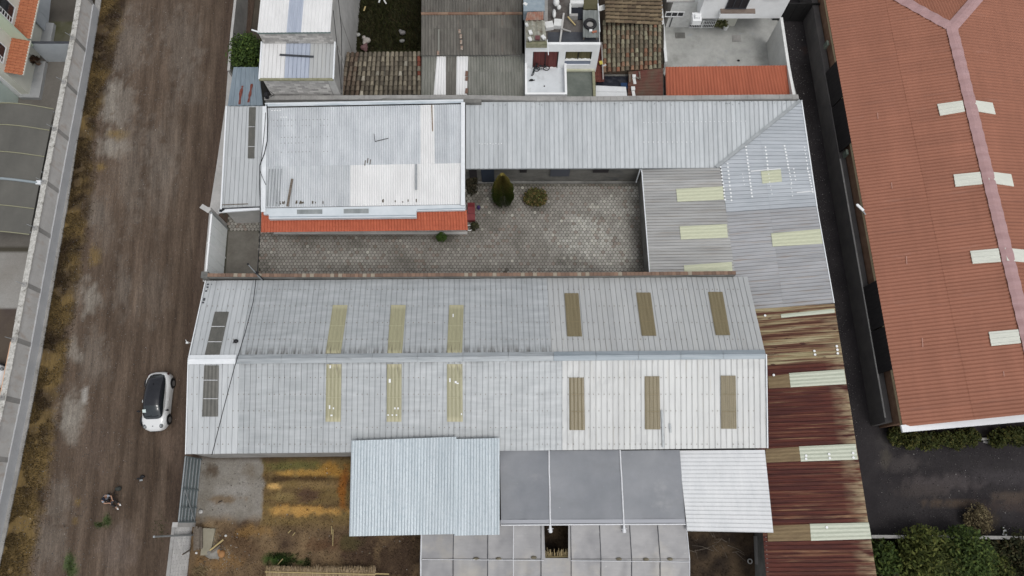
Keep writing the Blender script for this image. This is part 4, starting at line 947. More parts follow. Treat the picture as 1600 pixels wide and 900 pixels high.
m = MB(); m.prism(inset(list(bq), .1, -.1)); m.build('wall', conc_d, bs)

# ---- tin canopy, greenhouse and white canopy on the south side
tc = root('tin_canopy', (P(663,760,0).x, P(663,760,0).y, 0), 'bright blue grey corrugated tin canopy overlapping the front of the long shed', 'canopy')
T1 = (P(545.5,838,3.9), P(711,834.5,3.9), P(713,682.5,4.25), P(549,688.5,4.25)); T2 = (P(709.5,837,3.86), P(780.5,835.5,3.86), P(780.5,684.5,4.21), P(711,686,4.21))
roof(tc, T1, blue_tin, sheet_w=.98, pitch=.19, prof='wave', amp=.018, seg=1.2); roof(tc, T2, blue_tin, sheet_w=.98, pitch=.19, prof='wave', amp=.018, seg=1.2)
for u, v in ((553,830), (630,828), (705,828), (774,828), (556,722), (774,722)):
    c = P(u, v, 3.85); one(lambda q: q.box((c.x, c.y, 1.85), (.12, .12, 3.7)), 'post', wood, tc)
for v, z in ((830, 3.70), (760, 3.82), (722, 3.92)): one(lambda q: q.bar(P(550,v,z), P(777,v-1,z), .10, .10), 'beam', wood, tc)
gh = root('greenhouse', (P(925,760,0).x, P(925,760,0).y, 0), 'film covered greenhouse with three smooth dark grey upper bays and pale lower panels', 'greenhouse')
def film(parent, quad, mt, sag=.10, nm='film_panel', n=8, wr=.0, hole=None):
    A, B, C, D = quad; rows = []; uvs = []
    for j in range(n+1):
        t = j/n; r_ = []; uu = []
        for i in range(n+1):
            s_ = i/n; p = (A*(1-s_)+B*s_)*(1-t)+(D*(1-s_)+C*s_)*t; p = p.copy(); p.z -= sag*math.sin(PI*s_)*(.4+.6*math.sin(PI*t)); p.z += wr*nz(p.x*1.5+p.y*2.2, p.y*.6-p.x*.4, 1.5); r_.append(p); uu.append((p.x, p.y))
        rows.append(r_); uvs.append(uu)
    mm = MB(); mm.grid(rows, uvs, smooth=True)
    dn = Vector((0, 0, -.02))
    for e in (rows[0], rows[-1], [r[0] for r in rows], [r[-1] for r in rows]): mm.grid([e, [p+dn for p in e]])
    return mm.build(nm, mt, parent)
GU, GD = 3.3, 3.0
for (a0, a1, b0, b1) in ((781,857,783,859), (858,968.5,860.5,974), (970,1062,976,1071.5)):
    film(gh, (P(b0,819.5,GD), P(b1,819.5,GD), P(a1,703,GU), P(a0,704,GU)), mesh_g, .08, n=12, wr=.03)
for a0, b0 in ((857.5,859.8), (969,975)):
    pts = [P(a0+(b0-a0)*k/8+random.uniform(-.4,.4), 703+118*k/8, GU+(GD-GU)*k/8+.04) for k in range(9)]
    one(lambda q: q.tube(pts, .05, 6), 'film_seam', film_w, gh); c = P(b0, 824, GD); one(lambda q: (q.tube([P(b0,819,GD+.04), P(b0+.5,831,GD-.25)], .05, 6, r2=.14), q.tube([P(b0-4,827,GD-.05), P(b0+5,826,GD-.05)], .02, 5)), 'knot', film_w, gh)
one(lambda q: q.tube([P(783,820.5,GD+.02), P(925,819.5,GD+.03), P(1072,819,GD+.02)], .045, 6), 'edge_pipe', film_w, gh)
one(lambda q: q.bar(P(782,815,GD+.03), P(1071,814,GD+.03), .22, .01), 'edge_strip', M('pale_film_strip', (.36,.37,.40), None, 1, .5), gh)
LU, LD = 2.75, 2.3
xs_t = [659, 709, 762.5, 802.5, 845.5, 891.5, 936.5, 983.5, 1027, 1072]; xs_b = [657.5, 708, 762, 802, 845.5, 892.5, 939, 987, 1031.5, 1077.5]
for k in range(9):
    if k == 4:
        film(gh, (P(845.5,985,LD-.2), P(893,985,LD-.2), P(892,872,LD+.15), P(845.5,872,LD+.15)), mesh_l, .05, n=6, wr=.02)
        film(gh, (P(845.5,872,LD+.15), P(852,872,LD+.15), P(850,818,LU), P(845.5,818,LU)), mesh_l, .01, n=3); film(gh, (P(888,872,LD+.15), P(892,872,LD+.15), P(891.5,818,LU), P(888,818,LU)), mesh_l, .01, n=3)
        continue
    film(gh, (P(xs_b[k]+.6,873,LD+.15), P(xs_b[k+1]-.6,873,LD+.15), P(xs_t[k+1]-.6,813,LU), P(xs_t[k]+.6,813,LU)), mesh_l, .05, n=10, wr=.07)
    film(gh, (P(xs_b[k]+.6,985,LD-.25), P(xs_b[k+1]-.6,985,LD-.25), P(xs_b[k+1]-.6,873.6,LD+.14), P(xs_b[k]+.6,873.6,LD+.14)), mesh_l, .06, n=10, wr=.07)
for k in range(10):
    mt = film_w if k in (0, 3) else (film_w if k == 9 else bin_b)
    one(lambda q: q.tube([P(xs_t[k],815,LU+.0), P(xs_b[k],873,LD+.16), P(xs_b[k],985,LD-.24)], .028 if k else .05, 5), 'rib', mt, gh)
one(lambda q: q.tube([P(660,874,LD+.2), P(850,875.5,LD+.17)], .022, 5), 'cross_wire', film_w, gh); one(lambda q: q.tube([P(892,876,LD+.2), P(1077,878,LD+.17)], .022, 5), 'cross_wire', film_w, gh)
for u, v in ((744,873), (834,871), (967,873.5), (1009.5,874), (1047,873.5), (779,873)):
    c = P(u, v, LD+.17); one(lambda q: (q.ball((c.x, c.y, c.z), (.20, .10, .05), 10, 5),), 'mud_patch', M('dried_mud', (.10,.085,.06), (.2,.18,.13), 5, .9), gh)
for u, v in ((661,822), (762,830), (846,870), (892,870), (984,830), (1072,822)):
    c = P(u, v, 2.4); one(lambda q: q.tube([(c.x, c.y, 0), (c.x, c.y, 2.4)], .05, 6), 'post', wood, gh)
one(lambda q: q.bar(P(852,870.5,2.1), P(888,869.5,2.1), .08, .06), 'opening_batten', wood_y, gh)
m = MB(); rnd = random.Random(3)
for k in range(60):
    u = rnd.uniform(851, 889); p = P(u, rnd.uniform(868, 871), 2.1); m.tube([p, p+Vector((rnd.uniform(-.05,.05), rnd.uniform(.15,.5), rnd.uniform(-.05,.1)))], .012, 4)
m.build('straw_fringe', M('straw', (.40,.31,.16), (.52,.43,.26), 8, .9), gh, kind='stuff')
wc = root('white_canopy', (P(1135,767,0).x, P(1135,767,0).y, 0), 'white ribbed metal canopy between the greenhouse and the rusty shed', 'canopy')
CQ = (P(1074,830,3.15), P(1060.5,704,3.2), P(1195,703,3.55), P(1208.5,832.5,3.5)); CQ = (CQ[1], CQ[0], CQ[3], CQ[2])
roof(wc, CQ, rib_white, sheet_w=1.0, pitch=.27, prof='groove', seg=1.2)
for u, v in ((1080,822), (1198,824), (1070,715)):
    c = P(u, v, 3.0); one(lambda q: q.box((c.x, c.y, 1.5), (.12, .12, 3.0)), 'post', wood, wc)
one(lambda q: q.bar(P(1076,826,3.0), P(1204,829,3.35), .1, .1), 'beam', wood, wc)

# ================================================================== EAST: terracotta roofed warehouse
ZW = 3.6
W0, W1 = P(1290, 0, ZW), P(1411, 667, ZW); ed = (W0-W1).normalized()          # eave direction, going north
def ridge_dir(z): a, b = P(1487, 43, z), P(1583, 450, z); return (a-b).normalized()
zr = 3.0; best = 9
for k in range(60):
    z = 3.6+k*.1; d = ridge_dir(z); e = abs(d.x-ed.x)
    if e < best: best = e; zr = z
zr = max(5.0, min(zr, 8.0)); print('ridge z', zr)
K = P(1487, 43, zr); pn = Vector((-ed.y, ed.x, 0));
if pn.x < 0: pn = -pn
half = (K-W1).dot(pn); top_s = (K-W1).dot(ed)
S0 = W1 - ed*0.0
def wp(a, b, z): p = W1 + ed*a + pn*b; return Vector((p.x, p.y, z))
wh = root('warehouse', wp(15, half, 0), 'large warehouse with terracotta metal hip roof and pale skylights beside the asphalt lane', 'warehouse')
LT = top_s + half*1.05
# south end is skewed: follow the gutter line in the photograph
Gd = P(1700, 641.5, ZW); Gd.z = 0; W1g = Vector((W1.x, W1.y, 0)); skew = (Gd-W1g).dot(ed)/(Gd-W1g).dot(pn)
wq = (wp(LT, 0, ZW), wp(0, 0, ZW), wp(skew*half, half, zr), wp(LT, half, zr))
eq = (wp(skew*half*2, half*2, ZW), wp(LT, half*2, ZW), wp(LT, half, zr), wp(skew*half, half, zr))
hipc = wp(top_s, half, zr); nwc = wp(LT, 0, ZW); nec = wp(LT, half*2, ZW)
roof(wh, wq, terra, sheet_w=1.03, courses=(0, .52, 1.0), cut=(hipc, nwc, wp(0, half*.5, 0)), pitch=.25, prof='wave', amp=.024, seg=3.0, name='roof_sheet')
roof(wh, eq, terra, sheet_w=1.03, courses=(0, .52, 1.0), cut=(hipc, nec, wp(0, half*1.5, 0)), pitch=.25, prof='wave', amp=.024, seg=3.0, name='roof_sheet')
hq = (nec, nwc, wp(LT-.01, 0, ZW), wp(LT-.01, 0, ZW))
# hip triangle: strips running up to the hip point
nst = 36
for i in range(nst):
    s0, s1 = -1+2*i/nst, -1+2*(i+1)/nst
    t0, t1 = 1-abs(s0), 1-abs(s1)
    f = lambda s_, t: nwc.lerp(nec, (s_+1)/2)*(1) + (hipc-nwc.lerp(nec, .5))*t
    q_ = (f(s1, 0), f(s0, 0), f(s0, t0), f(s1, t1))
    mm = MB(); add_sheet(mm, q_, pitch=.25, prof='wave', amp=.024, seg=3.0); mm.build('roof_sheet', terra, wh)
def rcap(a, b, wdt=.44, nm='ridge_cap', mt=pink_cap):
    d = (b-a).normalized(); sd = Vector((-d.y, d.x, 0)); n = int((b-a).length/.5); rows = []
    for k in range(n+1):
        p = a.lerp(b, k/n); h = .09+(.055 if k % 2 else 0); dr = wdt*.22
        rows.append([p+sd*wdt+Vector((0,0,h-dr)), p+sd*.12+Vector((0,0,h)), p-sd*.12+Vector((0,0,h)), p-sd*wdt+Vector((0,0,h-dr))])
    mm = MB(); mm.grid(rows); return mm.build(nm, mt, wh)
rcap(wp(skew*half, half, zr), hipc); rcap(hipc, nwc, nm='hip_cap'); rcap(hipc, nec, nm='hip_cap')
def wskl(px, quad): panel_on(wh, quad, px, sky_cream, 'skylight', off=.10, pitch=.3, prof='trap')
for q_ in ([(1464.5,162.5), (1469,180.5), (1507.5,174), (1504,157)], [(1490,272.5), (1493,291.5), (1535,287.5), (1531.5,268.5)], [(1516,392), (1520,412), (1564,409), (1560,388)], [(1545,518.5), (1549,540.5), (1595,536), (1591,514.5)]): wskl(q_, wq)
for q_ in ([(1551,160.5), (1556,178.5), (1519,172.5), (1516,155.5)], [(1580,272), (1584.5,291), (1546,285.5), (1543,267.5)], [(1611,391), (1615,411), (1574,407), (1570,387)]): panel_on(wh, eq, q_, sky_cream, 'skylight', off=.09, pitch=.3, prof='flat')
for u, v, l in ((1371,176,6), (1393,285,6), (1416,400,8), (1441,528,9), (1568,580,5)):
    one(lambda q: q.bar(onq(u, v, wq, .06), onq(u+1, v+l*1.6, wq, .06), .05, .01), 'seam_mark', M('pale_seam', (.45,.25,.2), None, 1, .7), wh)
one(lambda q: (q.bar(wp(-.12, -.12, ZW-.02), wp(skew*half*2-.12, half*2, ZW-.02)+Vector((0,0,0)), .46, .16)), 'gutter', M('white_gutter', (.74,.75,.77), (.8,.81,.83), 1, .5), wh)
m = MB(); q0, q1, q2, q3 = wp(.35, .30, ZW-.15), wp(skew*half*2+.4, half*2-.3, ZW-.15), wp(LT-.3, half*2-.3, ZW-.15), wp(LT-.3, .30, ZW-.15)
m.prism([q0, q1, q2, q3]); m.build('wall', brickw, wh)
one(lambda q: q.bar(wp(.1, .16, ZW-.22), wp(LT-.3, .16, ZW-.22), .30, .20), 'eave_beam', beige_b, wh)
one(lambda q: q.bar(wp(.5, -.02, 1.0), wp(LT-.3, -.02, 1.0), .46, 2.0), 'dado', M('soot_dark_dado', (.085,.08,.08), (.12,.112,.108), 1, .9), wh)
def tof(v, u=None):   # distance along the eave for a photo height
    p = P(1290+(1411-1290)*v/667, v, ZW); return (p-W1).dot(ed)
one(lambda q: q.bar(wp(.8, -.22, 2.03), wp(tof(232), -.22, 2.03), .10, .05), 'ledge', conc, wh)
for v0, v1 in ((95,150), (152,222), (438,508), (510,577)):
    a, b = tof(v0), tof(v1)
    mm = MB(); mm.hexa([wp(b, -.20, 2.05), wp(b, -.12, 2.05), wp(a, -.12, 2.05), wp(a, -.20, 2.05)], [wp(b, -.02, ZW-.02), wp(b, .06, ZW-.02), wp(a, .06, ZW-.02), wp(a, -.02, ZW-.02)]); mm.build('shade_net', blk_net, wh)
for v in (60, 232): 
    a = tof(v); mm = MB(); mm.box((wp(a, -.15, 2.8).x, wp(a, -.15, 2.8).y, 2.8), (.16, .4, .6)); mm.build('vent_box', M('green_grey_box', (.07,.10,.085), (.14,.15,.12), 4, .7), wh)
a = tof(328); p = wp(a, -.1, ZW)
def lampf(q):
    q.tube([p+Vector((.3, -.4, -.1)), p+Vector((-.1, 0, .1))], .05, 6); q.ball(p+Vector((-.3, .25, .1)), (.30, .13, .08), 10, 6)
fl = root('flood_lamp', (p.x, p.y, p.z-.2), 'white floodlight on a short arm at the edge of the terracotta roof', 'lamp')
one(lambda q: q.tube([p+Vector((.35, -.5, -.15)), p+Vector((-.0, -.15, .1))], .05, 6), 'arm', steel_g, fl)
def hd(q):
    d = Vector((-.62, .75, 0)).normalized(); s_ = Vector((-d.y, d.x, 0))
    for k in range(1): q.bar(p+Vector((.02, -.12, .12)), p+Vector((.02, -.12, .12))+d*.6, .18, .08)
    q.ball(p+Vector((.02, -.12, .12))+d*.6, (.09, .09, .05), 8, 5)
one(hd, 'lamp_head', white_p, fl)

# ================================================================== NORTH: neighbours
def blocks_face(mm, a, b, z0, z1, bw=.42, bh=.205, proud=.02):
    """running bond of cement blocks on the face a-b (plan points), facing right-hand of a->b"""
    a = Vector((a.x, a.y, 0)); b = Vector((b.x, b.y, 0)); d = (b-a).normalized(); n = Vector((d.y, -d.x, 0)); L_ = (b-a).length; nb = int(L_/bw); nr_ = int((z1-z0)/bh)
    for r_ in range(nr_):
        for i in range(nb+1):
            s0 = (i-(.5 if r_ % 2 else 0))*L_/nb; s1 = min(L_, s0+L_/nb-.02); s0 = max(0, s0)
            if s1-s0 < .06: continue
            k = random.uniform(.30, .58); mm.col = (k, k*.97, k*.93); zz0 = z0+r_*(z1-z0)/nr_+.01; zz1 = z0+(r_+1)*(z1-z0)/nr_-.01; pr_ = n*(proud+random.uniform(0, .012))
            p0, p1 = a+d*s0, a+d*s1
            mm.hexa([Vector((p0.x, p0.y, zz0)), Vector((p1.x, p1.y, zz0)), Vector((p1.x, p1.y, zz1)), Vector((p0.x, p0.y, zz1))], [Vector((q_.x, q_.y, z_)) for q_, z_ in ((p0+pr_, zz0), (p1+pr_, zz0), (p1+pr_, zz1), (p0+pr_, zz1))])
blkm = M('cement_block_by_piece', vc=True, rough=.9, fine=[(9, .12), (25, .1)])
gb = root('block_house', (P(465,90,0).x, P(465,90,0).y, 0), 'tall narrow cement block house with two stepped pale metal roofs next to the green bush', 'house')
ga, gbp = P(408, 122.5, 6.0), P(517, 121.5, 6.0); gw, ge = ga.x+.05, gbp.x+.15; gs = ga.y+.05; gn = P(410, 68, 6.4).y
m = MB(); m.prism([Vector((gw, gs, 5.9)), Vector((ge, gs, 5.9)), Vector((ge, gn, 6.2)), Vector((gw, gn, 6.2))]); m.build('lower_storey', conc, gb)
mm = MB(); blocks_face(mm, Vector((gw, gs, 0)), Vector((ge-.5, gs, 0)), 1.5, 5.85); mm.build('blocks', blkm, gb, kind='stuff')
mm = MB(); mm.box((ge-.2, gs+.02, 2.95), (.46, .12, 5.9)); mm.build('corner_column', conc_l, gb)
q_ = (Vector((gw-.15, gs-.15, 6.02)), Vector((ge+.05, gs-.15, 6.02)), Vector((ge+.05, gn+.1, 6.42)), Vector((gw-.15, gn+.1, 6.42)))
def gm(c, i, j): return sky_blue if 447 < c[0] < 482 else (zinc if c[0] > 482 else white_sheet)
roof(gb, q_, zinc, sheet_w=.92, matf=gm, pitch=.3, prof='groove', seg=1.2)
one(lambda q: q.bar(q_[0]+Vector((0, -.02, .02)), q_[1]+Vector((0, -.02, .02)), .16, .12), 'eave_ledge', M('mossy_ledge', (.2,.2,.12), (.3,.29,.2), 4, .9), gb)
one(lambda q: (q.bar(q_[0]+Vector((0, 0, .04)), q_[3]+Vector((0, 0, .04)), .10, .12), q.bar(q_[1]+Vector((0, 0, .04)), q_[2]+Vector((0, 0, .04)), .10, .10)), 'side_trim', steel_w, gb)
un = gn+14.0
m = MB(); m.prism([Vector((gw+.0, gn, 7.6)), Vector((ge, gn, 7.6)), Vector((ge, un, 8.2)), Vector((gw, un, 8.2))]); m.build('upper_storey', conc_l, gb)
mm = MB(); blocks_face(mm, Vector((gw, gn, 0)), Vector((ge, gn, 0)), 6.45, 7.5); mm.build('blocks', blkm, gb, kind='stuff')
ua, ub = P(402, 51, 7.75), P(516, 50, 7.75); uq = (ua, ub, Vector((ub.x, ub.y+12, 8.5)), Vector((ua.x, ua.y+12, 8.5)))
roof(gb, uq, zinc, sheet_w=1.0, matf=lambda c, i, j: sky_blue if 448 < c[0] < 473 else white_sheet, pitch=.25, prof='trap', seg=1.5)
one(lambda q: q.bar(ua+Vector((0, .05, -.08)), ub+Vector((0, .05, -.08)), .10, .12), 'eave_trim', M('green_grey_trim', (.14,.2,.19), None, 1, .7), gb)
one(lambda q: q.tube([ua+Vector((-.4, .2, .05)), ua+Vector((0.1, .05, 0))], .06, 6), 'spout', steel_w, gb)
one(lambda q: q.bar(onq(437, 85.5, q_, .08), onq(490, 88.5, q_, .08), .13, .06), 'plank', bin_b, label='dark wooden lath lying across the lower roof of the block house', cat='plank')
for t in (.25, .6): one(lambda q: q.tube([Vector((ge+.02, gn+t*8, 7.5)), Vector((ge+.03, gn+t*8-2.5, 5.0)), Vector((ge+.02, gs+1.2*t, 3.5))], .02, 4), 'hanging_cable', black, gb)
one(lambda q: [q.bar((ge+.01, gs+.4+k*2.6, .2), (ge+.01, gs+.4+k*2.6, 5.6), .10, .04, up=Vector((1,0,0))) for k in range(3)], 'pilaster', conc, gb, kind='stuff')

# overgrown lot behind
def og_col(u, v, p): return mixc(srgb(38,40,24), srgb(56,56,34), .5+fbm(p.x, p.y, .8))
ground_grid('overgrown_ground', lambda v: 530, lambda v: 665, -70, 84, 5, 5, og_col, soil_m, .0, .06)
def og_s(r):
    u = r.uniform(535, 660); v = r.uniform(-60, 80); p = P(u, v, 0); k = r.uniform(.3, 1.1); p.z = .1+.3*max(0, fbm(p.x, p.y, .7, 3))
    g = r.random(); return p, mixc((.045*k, .058*k, .018*k), (.07*k, .055*k, .03*k), g)
grass('dark_undergrowth', og_s, 9000, None, ln=(.15, .6), wd=.04, label='dark green undergrowth filling the lot behind the mossy tiled roof', cat='undergrowth', seed=21)
def trash(u, v, z, s, colr, label, name='rubbish_bag', sq=False):
    p = P(u, v, z); mt = M('scrap_%d_%d_%d' % tuple(int(c*255) for c in colr), colr, None, 1, .7)
    def f(q):
        q.ball(p, (s, s*.8, s*.6), 8, 5)
        for k in range(2): q.ball(p+Vector((random.uniform(-s, s)*.7, random.uniform(-s, s)*.7, 0)), (s*.5, s*.6, s*.4), 7, 5)
    o = one(f, name, mt, label=label, cat='rubbish')
trash(573, 63, .35, .36, (.38,.35,.32), 'whitish rubbish bag at the foot of the undergrowth'); trash(569, 74, .3, .35, (.16,.09,.09), 'dull red rubbish heap below the whitish bag')
trash(559.5, 54, .3, .2, (.4,.4,.38), 'small pale bag left of the whitish rubbish bag in the undergrowth'); trash(629, 51, .4, .28, (.2,.19,.19), 'grey bag on the east side of the undergrowth')
trash(628, 64, .3, .22, (.24,.24,.23), 'grey scrap lying just below the grey bag in the undergrowth')
for u, v, uu, vv, n_ in ((594, -2, 592, 4, 'upper'), (600, 0, 603.5, 6, 'wider'), (571, 10, 568.5, 17, 'lower')):
    one(lambda q: q.bar(P(u, v, .6), P(uu, vv, .6), .12, .04), 'pale_board', wood_y if n_ == 'lower' else white_d, label={'upper': 'short pale board at the top of the undergrowth', 'wider': 'wider white board at the top of the undergrowth', 'lower': 'narrow pale board lying low in the dark undergrowth'}[n_], cat='board')

# clay tiles
def clay_roof(parent, quad, colf, cw=.26, tl=.34, seed=1, name='clay_tiles'):
    A, B, C, D = quad; W = ((B-A).length+(C-D).length)/2; Ln = ((D-A).length+(C-B).length)/2; n = (B-A).cross(D-A).normalized()
    if n.z < 0: n = -n
    r_ = random.Random(seed); nc = round(W/cw); nt_ = round(Ln/tl); mm = MB()
    bil = lambda s_, t: (A*(1-s_)+B*s_)*(1-t)+(D*(1-s_)+C*s_)*t
    for i in range(nc):
        for j in range(nt_):
            s0 = (i+.5+r_.uniform(-.06, .06))/nc; t0 = (j+r_.uniform(-.1, .06))/nt_; t1 = min((j+1.12)/nt_, 1.0)
            p0 = bil(s0, max(t0, 0 if j else -.02)); p1 = bil(s0+r_.uniform(-.04, .04)/nc, t1); sd = (B-A).normalized()
            u, v = inv((p0+p1)/2); mm.col = colf(u, v, r_, False); rows = []
            for e, (p, rr, h) in enumerate(((p0, cw*.40, .06), (p1, cw*.31, .015))):
                rows.append([p+sd*rr*math.cos(PI*k/5)+n*(h+rr*.8*math.sin(PI*k/5)) for k in range(6)])
            mm.grid(rows, smooth=False); mm.face(rows[0])
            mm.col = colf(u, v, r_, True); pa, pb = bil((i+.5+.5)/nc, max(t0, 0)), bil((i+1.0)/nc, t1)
            mm.grid([[p+sd*cw*.42*math.cos(PI+PI*k/4)+n*(h+.03+cw*.3*math.sin(PI+PI*k/4)) for k in range(5)] for p, h in ((pa, .055), (pb, .02))])
    return mm.build(name, clay, parent, kind='stuff')
def cc1(u, v, r_, pan):
    a, b = srgb(128,120,104), srgb(88,81,71); c = mixc(a, b, r_.random()); 
    if u < 560: c = mixc(c, srgb(78,58,48), r_.uniform(.2, .7))
    if r_.random() < .06: c = srgb(150,144,130)
    if u > 648 and 88 < v < 120 and r_.random() < .5: c = srgb(120,70,56)
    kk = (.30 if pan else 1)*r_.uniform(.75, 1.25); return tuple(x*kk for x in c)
mt_ = root('mossy_tiled_house', (P(595,115,0).x, P(595,115,0).y, 0), 'small house with an old mossy clay tile roof beside the tall block house', 'house')
CTQ = (P(531,150,2.9), P(659,149,2.9), P(658,81,3.5), P(541,82,3.5))
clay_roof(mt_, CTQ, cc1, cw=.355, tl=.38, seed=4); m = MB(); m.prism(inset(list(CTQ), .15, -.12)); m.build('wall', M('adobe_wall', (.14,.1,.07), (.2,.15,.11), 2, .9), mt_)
# fibre cement roofs
fc = root('fibre_cement_house', (P(740,80,0).x, P(740,80,0).y, 0), 'house under dark old corrugated fibre cement sheets with two bright white sheets', 'house')
FU = (P(658,86.5,4.0), P(816,85.5,4.0), P(815.5,21.5,4.55), P(658.5,22,4.55)); FU2 = (P(815,-70,3.9), P(659,-70,3.9), P(658.5,22,4.55), P(815.5,21.5,4.55)); FL = (P(658,152,3.2), P(821.5,153,3.2), P(819,84,3.75), P(659,85,3.75))
roof(fc, FU, fibro, sheet_w=.92, courses=(0, .66, 1.0), pitch=.24, prof='wave', amp=.042, seg=1.0, jit=.01); roof(fc, FU2, fibro, sheet_w=.92, courses=(0, .5, 1.0), pitch=.24, prof='wave', amp=.042, seg=1.5, jit=.01)
def flm(c, i, j):
    return fibro_g
roof(fc, FL, fibro_g, sheet_w=.92, courses=(0, .6, 1.0), pitch=.24, prof='wave', amp=.042, seg=1.0, matf=flm)
panel_on(fc, FL, [(677.5,148), (696.5,148), (696.5,87), (682.5,87)], white_sheet, 'white_sheet', off=.08, pitch=.19, amp=.02); panel_on(fc, FL, [(712.5,148), (729.5,148), (731.5,87), (713.5,87)], white_sheet, 'white_sheet', off=.08, pitch=.19, amp=.02)
panel_on(fc, FL, [(697,148), (712,148), (713,87), (697,87)], fibro, 'dark_sheet', off=.06, pitch=.19, amp=.02)
m = MB(); m.prism(inset(list(FL), .15, -.15)); m.build('wall', conc_d, fc); m = MB(); m.prism(inset([FU[0], FU[1], FU[2], FU[3]], .12, -.15)); m.build('wall', conc_d, fc); m = MB(); m.prism(inset([FU2[0], FU2[1], FU2[2], FU2[3]], .12, -.15)); m.build('wall', conc_d, fc)
def rt(q):
    n = 30
    for k in range(n):
        kk = random.random(); q.col = mixc(srgb(112,84,70), srgb(140,118,100), kk); p0 = FU[3].lerp(FU[2], k/n); p1 = FU[3].lerp(FU[2], (k+1.1)/n); q.tube([p0+Vector((0, 0, .03)), p1+Vector((0, 0, .05))], .13, 6, r2=.11)
one(rt, 'ridge_tiles', clay, fc, kind='stuff')
for u, v in ((718,49), (720,57), (720.5,66), (721.5,75), (684.5,83)):
    c = onq(u, v, FU, .10); one(lambda q: q.box(c, (.17, .34, .07)), 'broken_tile', M('broken_tile_mix', (.22,.10,.06), (.4,.38,.33), 6, .9), fc)
one(lambda q: q.bar(onq(685.5, 46, FU, .08), onq(685.5, 82, FU, .08), .12, .03), 'lath', fibro_g, fc)
for v0, v1 in ((111,119), (120,126), (138,146)): one(lambda q: q.bar(onq(728.5, v1, FL, .13), onq(729.5, v0, FL, .13), .2, .05), 'rusty_patch', M('rust_brown', (.13,.07,.05), (.2,.13,.1), 8, .9), fc)

# white balcony house
bh = root('balcony_house', (P(880,100,0).x, P(880,100,0).y, 0), 'small white house with a tiled balcony, two big windows and a cluttered flat roof', 'house')
TZ = 6.2; FZ_ = 3.3
t0, t1 = P(821, 69.5, TZ), P(938.5, 68.5, TZ); by = t0.y; bx0, bx1 = t0.x, t1.x
nyy = by + 7.5
m = MB()
# front wall built around its two openings
def fx(u, v, z): return P(u, v, z).x
wx = [bx0, P(832.5,100,4.5).x, P(872.5,100,4.5).x, P(883,100,4.5).x, P(924,100,4.5).x, bx1]
def slabx(mm, x0, x1, z0, z1, y0=None, th=.2): 
    y0 = by if y0 is None else y0; mm.hexa([Vector((x0, y0, z0)), Vector((x1, y0, z0)), Vector((x1, y0+th, z0)), Vector((x0, y0+th, z0))], [Vector((x0, y0, z1)), Vector((x1, y0, z1)), Vector((x1, y0+th, z1)), Vector((x0, y0+th, z1))])
ztop = TZ-.85
slabx(m, bx0, wx[1], 0, ztop); slabx(m, wx[2], wx[3], 0, ztop); slabx(m, wx[4], bx1, 0, ztop); slabx(m, bx0, bx1, ztop, TZ); slabx(m, wx[1], wx[2], 0, FZ_); slabx(m, wx[3], wx[4], 0, 3.75)
m.build('front_wall', white_p, bh)
m = MB(); m.prism([Vector((bx0, by+.2, TZ-.25)), Vector((bx1, by+.2, TZ-.25)), Vector((bx1, nyy, TZ-.25)), Vector((bx0, nyy, TZ-.25))]); 
one(lambda q: (q.hexa([Vector((bx0, by+.9, 0)), Vector((bx1, by+.9, 0)), Vector((bx1, nyy, 0)), Vector((bx0, nyy, 0))], [Vector((bx0, by+.9, TZ-.26)), Vector((bx1, by+.9, TZ-.26)), Vector((bx1, nyy, TZ-.26)), Vector((bx0, nyy, TZ-.26))]), slabx(q, bx0, bx0+.15, 0, TZ-.3, by+.2, .7), slabx(q, bx1-.15, bx1, 0, TZ-.3, by+.2, .7), slabx(q, bx0, bx1, TZ-.5, TZ-.26, by+.2, .7)), 'side_walls', white_d, bh)
cur = M('maroon_curtain', (.10,.028,.026), (.15,.045,.04), (9, 1, 1), .8); cur2 = M('ochre_curtain', (.085,.075,.035), (.12,.10,.05), (9, 1, 1), .8)
for x0, x1, z0, mt, nm in ((wx[1], wx[2], FZ_, cur, 'balcony_door'), (wx[3], wx[4], 4.35, cur2, 'window')):
    mm = MB(); n = 14; rows = [[Vector((x0+(x1-x0)*k/n, by+.13+.03*math.sin(k*1.9), z)) for k in range(n+1)] for z in (z0, ztop)]; mm.grid(rows); mm.build(nm, mt, bh)
    one(lambda q: (slabx(q, (x0+x1)/2-.03, (x0+x1)/2+.03, z0, ztop, by+.06, .05), slabx(q, x0, x1, ztop-.08, ztop, by+.06, .05), slabx(q, x0, x0+.06, z0, ztop, by+.06, .05), slabx(q, x1-.06, x1, z0, ztop, by+.06, .05)), 'window_frame', black, bh)
one(lambda q: slabx(q, wx[3], wx[4], 3.75, 4.32, by+.08, .1), 'window_panel', M('blue_grey_panel', (.22,.25,.32), None, 1, .5), bh)
one(lambda q: slabx(q, wx[3]-.02, wx[4]+.02, 4.30, 4.37, by-.04, .25), 'sill', white_p, bh)
